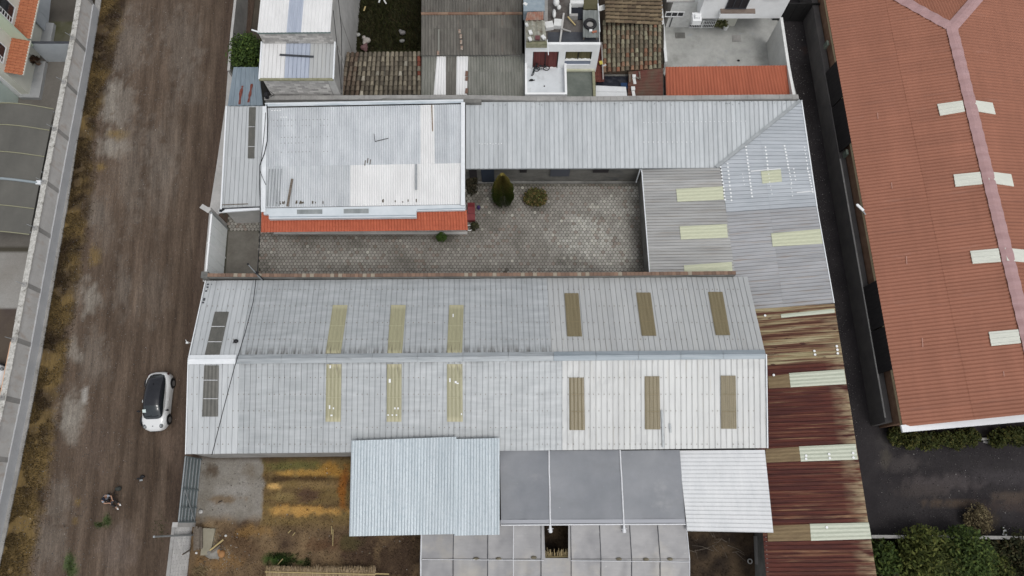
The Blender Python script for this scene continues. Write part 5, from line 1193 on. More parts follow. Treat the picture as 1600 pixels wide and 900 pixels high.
# balcony floor, parapets and lower terrace
f0, f1, f2, f3 = P(823, 147.5, 3.9), P(887, 147, 3.9), P(882, 100, 3.9), P(821, 100, 3.9)
bsy = f0.y; xm = P(886, 140, 3.9).x
one(lambda q: q.hexa([Vector((bx0, bsy, 0)), Vector((xm, bsy, 0)), Vector((xm, by-.002, 0)), Vector((bx0, by-.002, 0))], [Vector((bx0, bsy, FZ_)), Vector((xm, bsy, FZ_)), Vector((xm, by-.002, FZ_)), Vector((bx0, by-.002, FZ_))]), 'balcony_floor', M('white_balcony_tile', (.60,.63,.65), (.70,.73,.75), 1, .4, fine=[(5, .04)], stains=[((.45,.46,.46), 1.2, .58, .7, .5)]), bh)
one(lambda q: (slabx(q, bx0, xm, FZ_, 3.95, bsy-.02, .16), ), 'parapet', white_p, bh)
for x_ in (bx0, xm-.16): one(lambda q: q.hexa([Vector((x_, bsy+.14, FZ_)), Vector((x_+.16, bsy+.14, FZ_)), Vector((x_+.16, by, FZ_)), Vector((x_, by, FZ_))], [Vector((x_, bsy+.14, 3.95)), Vector((x_+.16, bsy+.14, 3.95)), Vector((x_+.16, by, 3.95)), Vector((x_, by, 3.95))]), 'parapet', white_p, bh)
xe = P(931, 148, 3.2).x
one(lambda q: q.hexa([Vector((xm+.002, bsy, 0)), Vector((xe, bsy, 0)), Vector((xe, by-.002, 0)), Vector((xm+.002, by-.002, 0))], [Vector((xm+.002, bsy, 3.0)), Vector((xe, bsy, 3.0)), Vector((xe, by-.002, 3.0)), Vector((xm+.002, by-.002, 3.0))]), 'lower_terrace', M('green_grey_slab', (.10,.115,.10), (.16,.175,.155), .9, .6, fine=[(5, .1)]), bh)
one(lambda q: (q.hexa([Vector((xe-.2, bsy, 3.0)), Vector((xe, bsy, 3.0)), Vector((xe, by, 3.0)), Vector((xe-.2, by, 3.0))], [Vector((xe-.2, bsy, 3.2)), Vector((xe, bsy, 3.2)), Vector((xe, by, 3.2)), Vector((xe-.2, by, 3.2))]),), 'terrace_kerb', M('mossy_ledge', (.2,.2,.12)), bh)
one(lambda q: slabx(q, xm, bx1-.1, 3.05, 3.25, by-.15, .14), 'ledge', M('cream_ledge', (.42,.42,.30), (.5,.5,.4), 3, .8), bh)
# bicycles on the balcony
def bike(u, v, rz, label, s=.75):
    c = P(u, v, FZ_); r_ = root('bicycle', (c.x, c.y, FZ_), label, 'bicycle', 'small black bicycles parked on the white balcony'); ca, sa = math.cos(rz), math.sin(rz); W_ = lambda x, y, z: Vector((c.x+(x*ca-y*sa)*s, c.y+(x*sa+y*ca)*s, FZ_+z*s))
    for x_ in (-.5, .5):
        one(lambda q: q.tube([W_(x_+.32*math.cos(a*PI/7), .04*math.sin(a), .33+.32*math.sin(a*PI/7)) for a in range(15)], .035, 5, cap=False), 'wheel', black, r_)
    one(lambda q: (q.tube([W_(-.5, 0, .33), W_(-.1, 0, .75), W_(.38, 0, .8), W_(-.02, 0, .3), W_(-.5, 0, .33)], .025, 5), q.tube([W_(.5, 0, .33), W_(.36, 0, .95)], .025, 5), q.tube([W_(-.02, 0, .3), W_(-.14, 0, .85)], .022, 5)), 'frame', M('dark_teal_paint', (.02,.04,.045), None, 1, .4), r_)
    one(lambda q: q.tube([W_(.3, -.26, 1.0), W_(.36, 0, .95), W_(.3, .26, 1.0)], .022, 5), 'handlebar', black, r_); one(lambda q: q.ball(W_(-.15, 0, .88), (.12, .07, .04), 7, 4), 'saddle', black, r_)
bike(846, 110.5, .1, 'black bicycle leaning by the maroon curtain, the one nearer the middle of the balcony'); bike(836, 111.0, 1.1, 'black bicycle standing in the west corner of the white balcony', .7)
c = P(830.5, 126, FZ_); one(lambda q: (q.ball((c.x, c.y, FZ_+.08), (.16, .10, .08), 8, 5), q.tube([(c.x-.2, c.y-.05, FZ_+.05), (c.x+.25, c.y+.02, FZ_+.05)], .04, 5)), 'toy_tricycle', black, label='little dark toy lying on the white balcony floor', cat='toy')
c = P(850.5, 135, FZ_); one(lambda q: q.ball((c.x, c.y, FZ_+.04), (.06, .06, .05), 7, 5), 'balcony_drain', black, bh)
# flat roof of the house: slab, shacks, tyre and clutter
RZ = TZ-.24
one(lambda q: q.hexa([Vector((bx0+.05, by+.2, RZ-.02)), Vector((bx1-.05, by+.2, RZ-.02)), Vector((bx1-.05, nyy, RZ-.02)), Vector((bx0+.05, nyy, RZ-.02))], [Vector((bx0+.05, by+.2, RZ)), Vector((bx1-.05, by+.2, RZ)), Vector((bx1-.05, nyy, RZ)), Vector((bx0+.05, nyy, RZ))]), 'roof_slab', M('dirty_roof_slab', (.09,.08,.075), (.14,.13,.12), 1.5, .9, fine=[(6, .15)], stains=[((.05,.035,.03), 1, .5, .65, .7)]), bh)
def rbox(u0, u1, v0, v1, z0, z1, mt, nm, **k):
    a, b, c_, d_ = P(u0, v1, z1), P(u1, v1, z1), P(u1, v0, z1), P(u0, v0, z1); t = [a, b, c_, d_]; mm = MB(); mm.hexa([Vector((p.x, p.y, z0)) for p in t], t); return mm.build(nm, mt, k.pop('parent', None), **k)
sh = root('roof_shack', (P(836,40,RZ).x, P(836,40,RZ).y, RZ), 'makeshift shack of blue grey and rusty sheets on the flat roof of the white house', 'shack')
rbox(818, 851, -8, 17, RZ, RZ+1.0, M('dull_blue_sheet', (.2,.25,.29), (.3,.35,.38), 2, .6), 'blue_cover', parent=sh)
q_ = (P(821,32,RZ+.95), P(849,31,RZ+.95), P(849.5,18,RZ+1.0), P(824,19,RZ+1.0)); mm = MB(); add_sheet(mm, q_, pitch=.3, prof='trap'); mm.build('rusty_sheet', M('rust_orange', (.26,.09,.05), (.30,.24,.2), (2, 2, 1), .8, coord='uv', fine=[((8, 3, 1), .2)]), sh)
q_ = (P(822,64,RZ+.7), P(854,63,RZ+.7), P(851,32,RZ+.9), P(820,33,RZ+.9)); mm = MB(); add_sheet(mm, q_, pitch=.4, prof='wave', amp=.05); mm.build('clutter_cover', M('cluttered_fibre', (.18,.17,.13), (.36,.36,.31), (2.5, 2.5, 1), .8, coord='uv', fine=[((6, 6, 1), .2)], stains=[((.13,.09,.06), (2, 2, 1), .55, .65, .7)]), sh)
rbox(822, 855, 64, 68, RZ, RZ+.5, M('mossy_ledge', (.2,.2,.12)), 'front_board', parent=sh)
for u, v, s_ in ((828,60,.18), (849,57.5,.2), (829,50,.2), (823,38,.16), (821,6,.18)):
    c = P(u, v, RZ+1.0); one(lambda q: q.box((c.x, c.y, RZ+.95), (s_*1.2, s_*1.6, .14), random.uniform(0, 1)), 'white_scrap', white_d, sh)
c = P(840, 59, RZ+.9); one(lambda q: q.box((c.x, c.y, RZ+.9), (.34, .3, .15)), 'red_crate', M('faded_maroon', (.14,.06,.06)), sh)
rbox(856, 936, 50, 68.5, RZ, RZ+.05, bin_b, 'membrane', parent=bh)
dk = root('roof_water_tank', (P(918,38,RZ).x, P(918,38,RZ).y, RZ), 'grey timber platform carrying an old tyre at the corner of the flat roof', 'platform')
for k in range(6):
    u0 = 911+k*4.1; rbox(u0, u0+3.9, 16+random.uniform(-.4,.4), 58+random.uniform(-.6,.6), RZ+.55, RZ+.62, M('grey_boards', (.13,.145,.14), (.22,.23,.22), (4, .6, 1), .85, rnd=.12), 'board', parent=dk)
for u, v in ((913,20), (932,20), (913,55), (933,55)): c = P(u, v, RZ+.5); one(lambda q: q.box((c.x, c.y, RZ+.28), (.1, .1, .55)), 'leg', wood, dk)
c = P(922, 38, RZ+.7); 
ty = root('tyre', (c.x, c.y, RZ+.62), 'black car tyre lying flat on the grey platform of the flat roof', 'tyre')
mm = MB(); mm.grid([[Vector((c.x+(.38+.12*math.cos(b*PI/4))*math.cos(a*PI/10), c.y+(.38+.12*math.cos(b*PI/4))*math.sin(a*PI/10), RZ+.74+.11*math.sin(b*PI/4))) for b in range(8)] for a in range(21)], smooth=True, closed=True); mm.build('rubber_ring', black, ty)
one(lambda q: q.disc((c.x, c.y, RZ+.64), .24, .03, 12), 'puddle', conc, ty)
c = P(923, 47.5, RZ+.7); one(lambda q: q.box((c.x, c.y, RZ+.70), (.2, .18, .14)), 'white_tin', white_p, label='small white tin standing below the tyre on the platform', cat='tin')
c = P(929, 49, RZ+.7); one(lambda q: (q.box((c.x, c.y, RZ+.66), (.34, .14, .06), .2), q.box((c.x-.1, c.y-.05, RZ+.69), (.14, .14, .08), 1)), 'brick_pieces', M('terracotta_bits', (.35,.13,.08)), label='terracotta fragments next to the white tin on the platform', cat='rubble')
for a, b, wd, mt, lb in (((881,20.5), (875,66), .13, conc_l, 'long pale pole lying across the flat roof of the white house'), ((887,26), (899,39.5), .09, wood_y, 'yellowish timber lath lying diagonally on the flat roof'), ((878,45), (892,49.5), .10, conc, 'short grey batten beside the pale pole on the flat roof')):
    one(lambda q: q.bar(P(*a, RZ+.35), P(*b, RZ+.12), wd, .07), 'roof_pole', mt, label=lb, cat='pole')
c = P(864, 39, RZ+.3); one(lambda q: (q.box((c.x-.28, c.y, RZ+.2), (.6, .55, .35), .2), q.box((c.x+.35, c.y+.15, RZ+.22), (.55, .6, .4), -.1)), 'white_sacks', white_d, label='two whitish sacks in the middle of the flat roof', cat='sacks')
tb = root('roof_frame', (P(901,12,RZ).x, P(901,12,RZ).y, RZ), 'low white framed opening over a dark pit on the flat roof', 'opening')
rbox(893, 911, 2, 22, RZ, RZ+.06, tarp_b, 'pit_cover', parent=tb); rbox(891, 912, 0, 5.5, RZ, RZ+.5, white_d, 'white_kerb', parent=tb); rbox(890, 892.5, 5, 21, RZ, RZ+.5, white_d, 'white_kerb', parent=tb); rbox(890, 903, 21, 25, RZ, RZ+.45, conc, 'grey_kerb', parent=tb)
rbox(903, 911, 10, 30, RZ+.04, RZ+.1, tarp_b, 'dark_cover', parent=tb)
c = P(869, 6, RZ+.5)
one(lambda q: (q.ball((c.x, c.y, RZ+.7), (.24, .34, .28), 9, 6), q.ball((c.x+.2, c.y-.3, RZ+.5), (.16, .2, .18), 8, 5), q.ball((c.x-.15, c.y-.75, RZ+.35), (.14, .4, .2), 8, 5)), 'laundry_bundle', [white_d], label='white and dark bundle hanging at the back of the flat roof', cat='bundle')
rbox(850, 856, -6, 40, RZ, RZ+.12, conc, 'low_curb', parent=bh); rbox(912, 934, -6, 14, RZ, RZ+.4, M('olive_board', (.075,.07,.035), (.1,.09,.05), 2, .9), 'olive_board', parent=bh)
one(lambda q: q.tube([P(934.5,6,RZ+.6), P(937,50,RZ+.5)], .05, 5), 'roof_rail', steel_w, bh)
one(lambda q: q.tube([P(855,62,RZ+.9), P(857,86,TZ+.1)], .03, 5), 'antenna_arm', steel_w, bh)

# tiled house between the balcony house and the white villa
t2 = root('tiled_house', (P(985,60,0).x, P(985,60,0).y, 0), 'house with green and orange clay tiles and maroon tin beside the villa courtyard', 'house')
def cc2(u, v, r_, pan):
    c = mixc(srgb(132,128,108), srgb(104,94,80), r_.random())
    if r_.random() < .18+(.35 if v > 95 else 0)+(.25 if u < 955 else 0): c = mixc(c, srgb(126,84,64), r_.uniform(.3, .9))
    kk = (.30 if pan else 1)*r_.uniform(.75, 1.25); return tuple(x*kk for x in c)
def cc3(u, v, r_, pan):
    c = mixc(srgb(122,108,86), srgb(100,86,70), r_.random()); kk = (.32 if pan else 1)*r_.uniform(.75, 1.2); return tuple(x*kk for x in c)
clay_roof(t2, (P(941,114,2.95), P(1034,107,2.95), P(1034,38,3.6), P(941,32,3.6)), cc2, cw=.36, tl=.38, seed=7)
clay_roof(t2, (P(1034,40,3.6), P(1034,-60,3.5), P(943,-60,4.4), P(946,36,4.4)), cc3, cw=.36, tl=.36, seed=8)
m = MB(); m.prism([pz(944,112,2.7), pz(1032,106,2.7), pz(1032,-60,3.2), pz(944,-60,3.2)]); m.build('wall', M('adobe_wall', (.14,.1,.07)), t2)
q_ = (P(981,150,2.75), P(1036,150,2.75), P(1036,106,2.95), P(982,112,2.95)); mm = MB(); add_sheet(mm, (q_[1], q_[2], q_[3], q_[0]), pitch=.25, prof='trap'); mm.build('maroon_sheet', M('maroon_to_brown_tin', (.12,.035,.028), (.10,.08,.055), (.6, .9, 1), .8, coord='uv', fine=[((9, .5, 1), .3)]), t2)
q_ = (P(905,128,2.8), P(944,128,2.8), P(944,66,3.0), P(925,66,3.0)); mm = MB(); add_sheet(mm, q_, pitch=.3, prof='trap'); mm.build('maroon_sheet', maroon, t2)
m = MB(); m.prism([pz(931,152,2.4), pz(1038,152,2.4), pz(1038,116,2.4), pz(931,116,2.4)]); m.build('back_wall', conc_d, t2)
tr = one(lambda q: [q.grid([[P(932+i*6.3, 119+j*5.2, 2.55+.10*nz(i*1.0, j*1.0, .9)) for i in range(9)] for j in range(7)], smooth=False)], 'black_tarpaulin', tarp_b, label='black tarpaulin spread below the old clay tiles', cat='tarpaulin')
c = P(975, 134, 2.7); one(lambda q: q.box((c.x, c.y, 2.7), (.5, .5, .06)), 'blue_cloth', M('dark_blue_cloth', (.015,.04,.10)), label='dark blue cloth on the black tarpaulin', cat='cloth')
mm = MB(); add_sheet(mm, (P(931,150.5,2.9), P(931,133.5,2.95), P(978,135.5,2.95), P(980,151,2.9)), pitch=.38, prof='groove'); mm.build('white_tin_sheet', rib_white, label='white ribbed tin sheet lying beside the black tarpaulin', cat='tin sheet')
for u, v, s_ in ((991,118.5,.22), (989.5,137.5,.24)):
    c = P(u, v, 3.05); one(lambda q: (q.box((c.x, c.y, 2.95), (s_*1.2, s_*1.3, .16)), q.bar((c.x, c.y-.1, 2.85), (c.x+.05, c.y-.6, 2.85), .22, .12)), 'chimney_pot', [white_d], label='white capped vent %s' % ('close to the clay tiles' if v < 130 else 'next to the white tin sheet'), cat='vent')
for u, v, uu, vv in ((999,112,1000,124), (984,116,984,128), (1000,124,993,120)): one(lambda q: q.bar(P(u,v,3.0), P(uu,vv,3.0), .12, .06), 'batten', wood, t2)
one(lambda q: q.tube([P(940,66,3.3), P(942.5,124,3.1)], .05, 5), 'gutter_pipe', conc, t2)
c = P(939, 98, 3.2); one(lambda q: q.box((c.x, c.y, 3.2), (.24, .28, .1), .2), 'yellow_scrap', M('faded_yellow', (.5,.42,.08)), label='small faded yellow piece beside the balcony house', cat='scrap')
c = P(944, 102, 3.2); one(lambda q: q.box((c.x, c.y, 3.15), (.36, .12, .05), .5), 'grey_scrap', conc_l, label='pale grey scrap just below the yellow piece', cat='scrap')
one(lambda q: q.bar(P(924,20,3.9), P(934,8,3.9), .3, .05), 'pale_panel', white_d, t2); one(lambda q: q.bar(P(935,14,3.9), P(948,10,3.9), .45, .05), 'pale_panel', white_d, t2)

# white villa with its concrete courtyard
vl = root('villa', (P(1130,20,0).x, P(1130,20,0).y, 0), 'white two storey villa with a brown balcony window above the concrete courtyard', 'house')
gy = P(1040, 42, .2).y
def vx(u, v, z): return P(u, v, z).x
one(lambda q: q.hexa([Vector((vx(1040,42,.2), gy, 0)), Vector((vx(1116,42,.2), gy, 0)), Vector((vx(1116,42,.2), gy+6, 0)), Vector((vx(1040,42,.2), gy+6, 0))], [Vector((vx(1040,42,.2), gy, 3.3)), Vector((vx(1116,42,.2), gy, 3.3)), Vector((vx(1116,42,.2), gy+6, 3.3)), Vector((vx(1040,42,.2), gy+6, 3.3))]), 'ground_floor', white_d, vl)
# overhanging upper floor
uz = 2.7; a = P(1090, 28.5, uz); b = P(1219, 27, uz); uy = a.y
one(lambda q: q.hexa([Vector((a.x, uy, uz)), Vector((b.x, uy, uz)), Vector((b.x, uy+7, uz)), Vector((a.x, uy+7, uz))], [Vector((a.x, uy, 5.9)), Vector((b.x, uy, 5.9)), Vector((b.x, uy+7, 5.9)), Vector((a.x, uy+7, 5.9))]), 'upper_floor', white_p, vl)
xg = vx(1148, 42, .2)
one(lambda q: q.hexa([Vector((xg, gy+1.6, 0)), Vector((b.x, gy+1.6, 0)), Vector((b.x, gy+5, 0)), Vector((xg, gy+5, 0))], [Vector((xg, gy+1.6, 2.7)), Vector((b.x, gy+1.6, 2.7)), Vector((b.x, gy+5, 2.7)), Vector((xg, gy+5, 2.7))]), 'recessed_wall', conc_d, vl)
one(lambda q: q.hexa([Vector((vx(1118,42,.2), gy+.1, 0)), Vector((xg, gy+.1, 0)), Vector((xg, gy+1.8, 0)), Vector((vx(1118,42,.2), gy+1.8, 0))], [Vector((vx(1118,42,.2), gy+.1, 2.7)), Vector((xg, gy+.1, 2.7)), Vector((xg, gy+1.8, 2.7)), Vector((vx(1118,42,.2), gy+1.8, 2.7))]), 'porch_wall', cream_p, vl)
def vwin(u0, u1, z0, z1, y, mt, fr, nm='window', vref=10, fw=.06, panes=2):
    x0, x1 = vx(u0, vref, (z0+z1)/2), vx(u1, vref, (z0+z1)/2)
    o = one(lambda q: slabx(q, x0, x1, z0, z1, y-.03, .06), nm, mt, vl)
    def f(q):
        for k in range(panes+1): xx = x0+(x1-x0)*k/panes; slabx(q, xx-fw/2, xx+fw/2, z0, z1, y-.08, .05)
        slabx(q, x0-fw/2, x1+fw/2, z0-fw/2, z0+fw/2, y-.09, .07); slabx(q, x0-fw/2, x1+fw/2, z1-fw/2, z1+fw/2, y-.09, .07)
    g = one(f, 'window_frame', fr, vl)
vwin(1040, 1068, 1.55, 2.1, gy, glass_d, white_p, vref=22, panes=3); vwin(1140, 1172, 3.9, 5.9, uy, dark_in, bin_b, 'balcony_window', vref=5, panes=3); vwin(1109, 1120, 4.9, 5.9, uy, M('maroon_glass', (.06,.02,.03), None, 1, .3), white_p, vref=2, panes=1); vwin(1198, 1224, 4.9, 5.6, uy, dark_in, white_p, vref=2, panes=3)
one(lambda q: slabx(q, vx(1126,17,3.8), vx(1180,17,3.8), 3.72, 3.82, uy-.4, .42), 'balcony_ledge', M('brown_ledge', (.16,.12,.10), (.22,.18,.15), 2, .8), vl)
one(lambda q: slabx(q, vx(1126,17,3.8), vx(1180,17,3.8), 3.2, 3.72, uy-.42, .44), 'balcony_slab', white_p, vl)
gx0, gx1 = vx(1076, 42, .2), vx(1114, 42, .2)
def grille(q):
    for k in range(15): x = gx0+(gx1-gx0)*k/14; slabx(q, x-.018, x+.018, .25, 1.1, gy-.12, .04)
    for z in (.25, .68, 1.1): slabx(q, gx0, gx1, z-.02, z+.02, gy-.14, .04)
    slabx(q, (gx0+gx1)/2-.06, (gx0+gx1)/2+.06, .2, 1.15, gy-.15, .06)
one(lambda q: slabx(q, gx0, gx1, .22, 1.12, gy-.07, .05), 'grille_window', glass_d, vl); one(grille, 'grille', white_p, vl)
one(lambda q: slabx(q, vx(1049,40,1), vx(1049,40,1)+.07, .25, 1.4, gy-.06, .06), 'downpipe', bin_b, vl)
c = P(1086, 16, 2.9); one(lambda q: (q.box((c.x, uy-.3, 3.0), (.7, .8, .5)), q.box((c.x, uy-.35, 3.35), (.4, .35, .2))), 'hood', white_p, vl)
one(lambda q: slabx(q, vx(1045,5,4), vx(1090,5,4), 3.3, 3.42, gy-.1, .7), 'string_course', conc_l, vl)
x_a = P(1155, 36, .2)
vc_root = root('villa_court_wall', (P(1228,70,0).x, P(1228,70,0).y, 0), 'white perimeter wall around the concrete courtyard of the villa', 'wall')
for pts, z, th in (([(1221,27), (1232,101), (1241,150)], 3.4, .18), ([(1032,-4), (1041,96)], 3.3, .18)):
    q_ = [P(u, v, z) for u, v in pts]
    for a_, b_ in zip(q_, q_[1:]):
        one(lambda q: wall_seg(q, a_, b_, 0, z-.04, th), 'wall_panel', M('grey_white_render', (.52,.52,.50), (.62,.62,.60), .8, .8, fine=[(5, .06)]), vc_root); one(lambda q: wall_seg(q, a_, b_, z-.04, z, th+.03), 'coping', white_d, vc_root)
cg = [P(1038,150,.15), P(1245,150,.15), P(1214,28,.15), P(1034,28,.15)]
m = MB(); m.hexa([Vector((p.x, p.y, -.1)) for p in cg], cg); m.build('court_floor', M('court_concrete', (.33,.335,.32), (.44,.44,.42), .5, .8, fine=[(2, .08), (9, .06)], stains=[((.22,.225,.205), .6, .52, .72, .7), ((.30,.33,.37), 1.5, .62, .70, .5)]), kind='structure')
c = P(1151, 60, .2); one(lambda q: (q.box((c.x, c.y, .18), (.72, .62, .05)), q.box((c.x, c.y, .21), (.5, .4, .03))), 'manhole_cover', conc, label='square concrete inspection cover in the villa courtyard', cat='cover')
c = P(1063, 55, .2); one(lambda q: (q.box((c.x, c.y, .17), (.8, .55, .04)), q.box((c.x-.25, c.y+.05, .2), (.3, .35, .05))), 'drain_grate', conc_d, label='stained drain grate near the barred window of the villa', cat='drain')
c = P(1154, 94.5, .2); one(lambda q: q.ball((c.x, c.y, .2), (.12, .09, .07), 8, 5), 'dark_pebble', black, label='small dark lump on the bare courtyard concrete of the villa', cat='stone')
oq = (P(1041,149.5,2.9), P(1242,147.5,2.9), P(1231.5,102,3.25), P(1040,104.5,3.25))
orr = root('orange_lean_to', (P(1140,127,0).x, P(1140,127,0).y, 0), 'lean-to with a bright orange ribbed roof between the boundary wall and the villa courtyard', 'lean-to')
roof(orr, oq, tile_or2, sheet_w=1.0, pitch=.25, prof='wave', amp=.035, seg=1.2); m = MB(); m.prism(inset(list(oq), .15, -.15)); m.build('wall', white_d, orr)
# asphalt lane end gate (dark), north
one(lambda q: [q.box((P(1250,18,1.2).x-1.6+k*.72, P(1250,18,1.2).y, 1.1), (.68, .06, 2.2)) for k in range(6)], 'lane_gate', M('dark_gate_paint', (.016,.015,.015), (.025,.024,.024), 1, .6), label='dark metal gate across the north end of the asphalt lane', cat='gate')

# ================================================================== WEST: row houses behind the street wall
SI = ed  # not used
st = (P(cx(0),0,HW)-P(cx(445),445,HW)).normalized(); st.z = 0; st.normalize(); en = Vector((st.y, -st.x, 0))    # street direction (north) and east
def wh_pt(base, a, b, z): p = base+st*a+en*b; return Vector((p.x, p.y, z))
def rhouse(name, b0, L_, depth, hgt, mt, label, trim, group='row houses behind the street wall'):
    r_ = root(name, (b0.x, b0.y, 0), label, 'house', group)
    mm = MB(); mm.prism([wh_pt(b0, 0, -depth, hgt), wh_pt(b0, 0, 0, hgt), wh_pt(b0, L_, 0, hgt), wh_pt(b0, L_, -depth, hgt)]); mm.build('wall', mt, r_)
    return r_
def rwindow(r_, b0, a0, a1, z0, z1, bars=True):
    f = lambda q, a, b, c, d, o0, o1: q.hexa([wh_pt(b0, a, o0, c), wh_pt(b0, a, o1, c), wh_pt(b0, b, o1, c), wh_pt(b0, b, o0, c)], [wh_pt(b0, a, o0, d), wh_pt(b0, a, o1, d), wh_pt(b0, b, o1, d), wh_pt(b0, b, o0, d)])
    w_ = one(lambda q: f(q, a0, a1, z0, z1, .0, .03), 'window', glass_d, r_)
    def fr(q):
        for a in (a0, a1): f(q, a-.04, a+.04, z0, z1, .02, .07)
        for z in (z0, z1): f(q, a0-.04, a1+.04, z-.04, z+.04, .02, .075)
        f(q, a0+.30*(a1-a0)-.02, a0+.30*(a1-a0)+.02, z0, z1, .02, .06)
        if bars:
            for k in range(1, 6): f(q, a0, a0+.30*(a1-a0), z0+(z1-z0)*k/6-.02, z0+(z1-z0)*k/6+.02, .02, .06)
    one(fr, 'window_frame', white_p, r_)
# facade line of the white row houses
FB = P(47.5, 62, 2.9) - en*1.15; FB.z = 0; HH = 5.9
L2 = (P(47.5,62,2.9)-P(33.5,117,2.9)).dot(st)
r1 = rhouse('row_house', FB, 4.6, 8, HH, cream_p, 'cream row house with an orange canopy, the northernmost behind the street wall', 0)
rwindow(r1, FB, .9, 2.4, 3.7, 5.4)
B2 = FB - st*L2
r2 = rhouse('row_house', B2, L2-.1, 8, HH, cream_p, 'cream row house between the mint fin and the mint fronted house', 0)
rwindow(r2, B2, .5, 1.9, 3.7, 5.2)
B3 = P(19, 204, 0); L3 = (wh_pt(B2, -.08, 0, 0)-B3).dot(st)
r3 = rhouse('row_house', B3, L3, 8, HH, mint_p, 'mint green row house next to the vaulted carport', 0)
B3f = B3
rwindow(r3, B3, 1.6, 3.0, 2.6, 4.3)
def fin(base, a, z0, z1, out, mt, par, th=.16):
    mm = MB(); p = lambda o, aa, z: wh_pt(base, aa, o, z); mm.hexa([p(-.2, a, z0), p(out, a, z0), p(out, a+th, z0), p(-.2, a+th, z0)], [p(-.2, a, z1), p(out*.9, a, z1), p(out*.9, a+th, z1), p(-.2, a+th, z1)]); mm.build('party_fin', mt, par)
fin(FB, -.1, 2.2, HH+.1, .95, pale_green_p, r1)
def canopy(par, base, a0, a1, zi, zo, out):
    q_ = (wh_pt(base, a0, out, zo), wh_pt(base, a1, out, zo), wh_pt(base, a1, -.05, zi), wh_pt(base, a0, -.05, zi)); q_ = (q_[0], q_[1], q_[2], q_[3])
    L_ = a1-a0; n = max(1, round(L_/.98))
    for i in range(n):
        mm = MB(); add_sheet(mm, subquad(q_, i/n, (i+1)/n), pitch=.245, prof='wave', amp=.035, step=.36); mm.build('canopy_tile_sheet', M('row_house_tile', (.33,.11,.055), (.42,.16,.078), (3, 3, 1), .8, coord='uv', fine=[((9, 6, 1), .14)], stains=[((.12,.10,.08), (2, 2, 1), .62, .7, .5)]), par)
    one(lambda q: q.bar(q_[0]+Vector((0,0,-.03)), q_[1]+Vector((0,0,-.03)), .08, .10), 'canopy_edge', cream_p, par)
canopy(r1, FB, .10, 4.4, 3.35, 2.9, 1.15); canopy(r2, B2, .0, L2-.1, 3.35, 2.9, 1.15)
one(lambda q: q.box((wh_pt(B3, 3.3, .15, 3.0).x, wh_pt(B3, 3.3, .15, 3.0).y, 1.4), (.5, .5, 2.8)), 'porch_pillar', white_p, r3)
one(lambda q: (q.tube([wh_pt(B3, L3-.35, .1, 3.2), wh_pt(B3, L3-.5, .45, 3.2)], .03, 5), q.tube([wh_pt(B3, L3-.2, .25, 3.3), wh_pt(B3, L3-.5, .45, 3.15)], .04, 5)), 'wall_bracket', bin_b, r3)
# yard slabs, plant, vaulted carport and car
def lowbox(name, pts, z, mt, label, cat): 
    t = [P(u, v, z) for u, v in pts]; mm = MB(); mm.hexa([Vector((p.x, p.y, 0)) for p in t], t); return mm.build(name, mt, label=label, cat=cat)
plat = M('pale_slab', (.32,.33,.335), (.39,.395,.395), 1, .8, fine=[(4, .04)])
lowbox('garden_platform', [(30,152), (61,152.5), (71,96), (44,94)], .35, plat, 'pale raised slab in the back yard next to the orange canopy', 'slab'); lowbox('garden_platform', [(44,64), (79,64.5), (84,36), (52,33)], .35, plat, 'pale raised slab in the yard north of the dividing wall', 'slab')
c = P(57.5, 43, .5); lowbox('floor_hatch', [(51,50.5), (62,51), (64.5,37), (54.5,36)], .42, dark_in, 'dark square hatch in the northern yard slab', 'hatch')
c = P(61, 100, .35)
pp = root('potted_plant', (c.x, c.y, .35), 'withered brown plant standing by the pale blue dividing wall', 'plant')
def leaves(mm, c, rx, ry, rz, n, s, colf, rnd, clumps=10, shell=.55):
    cl = []
    for k in range(clumps):
        d = Vector((rnd.gauss(0, 1), rnd.gauss(0, 1), rnd.gauss(0, 1))).normalized()*rnd.uniform(shell, 1.0); cl.append((Vector((d.x*rx, d.y*ry, d.z*rz)), rnd.uniform(.7, 1.25)))
    for k in range(n):
        b, br_ = rnd.choice(cl); q = b + Vector((rnd.gauss(0, rx), rnd.gauss(0, ry), rnd.gauss(0, rz)))*.26
        if (q.x/rx)**2+(q.y/ry)**2+(q.z/rz)**2 > 1.45: continue
        p = c+q
        if p.z < .03: p.z = .03+rnd.random()*.1
        a = Vector((rnd.uniform(-1, 1), rnd.uniform(-1, 1), rnd.uniform(-.4, .9))).normalized(); b_ = a.cross(Vector((rnd.uniform(-1, 1), rnd.uniform(-1, 1), 1))).normalized(); ss = s*rnd.uniform(.6, 1.4)
        mm.col = tuple(x*br_ for x in colf(p, rnd)); mm.face([p-a*ss, p+b_*ss*.45, p+a*ss, p-b_*ss*.45])
mm = MB(); leaves(mm, c+Vector((-.1, 0, .45)), .42, .4, .35, 300, .12, lambda p, r_: mixc((.03,.02,.015), (.10,.055,.03), r_.random()), random.Random(4), 7); mm.build('leaves', leafm, pp)
one(lambda q: (q.tube([c, c+Vector((-.05, 0, .5))], .06, 6), q.tube([c+Vector((0, 0, .3)), c+Vector((.5, -.25, .35))], .03, 5), q.tube([c+Vector((0, 0, .3)), c+Vector((.45, .1, .4))], .03, 5)), 'stems', wood, pp)
one(lambda q: q.tube([c+Vector((0, 0, -.0)), c+Vector((0, 0, .22))], .16, 9, r2=.2), 'pot', M('dull_brown_pot', (.2,.13,.09)), pp)
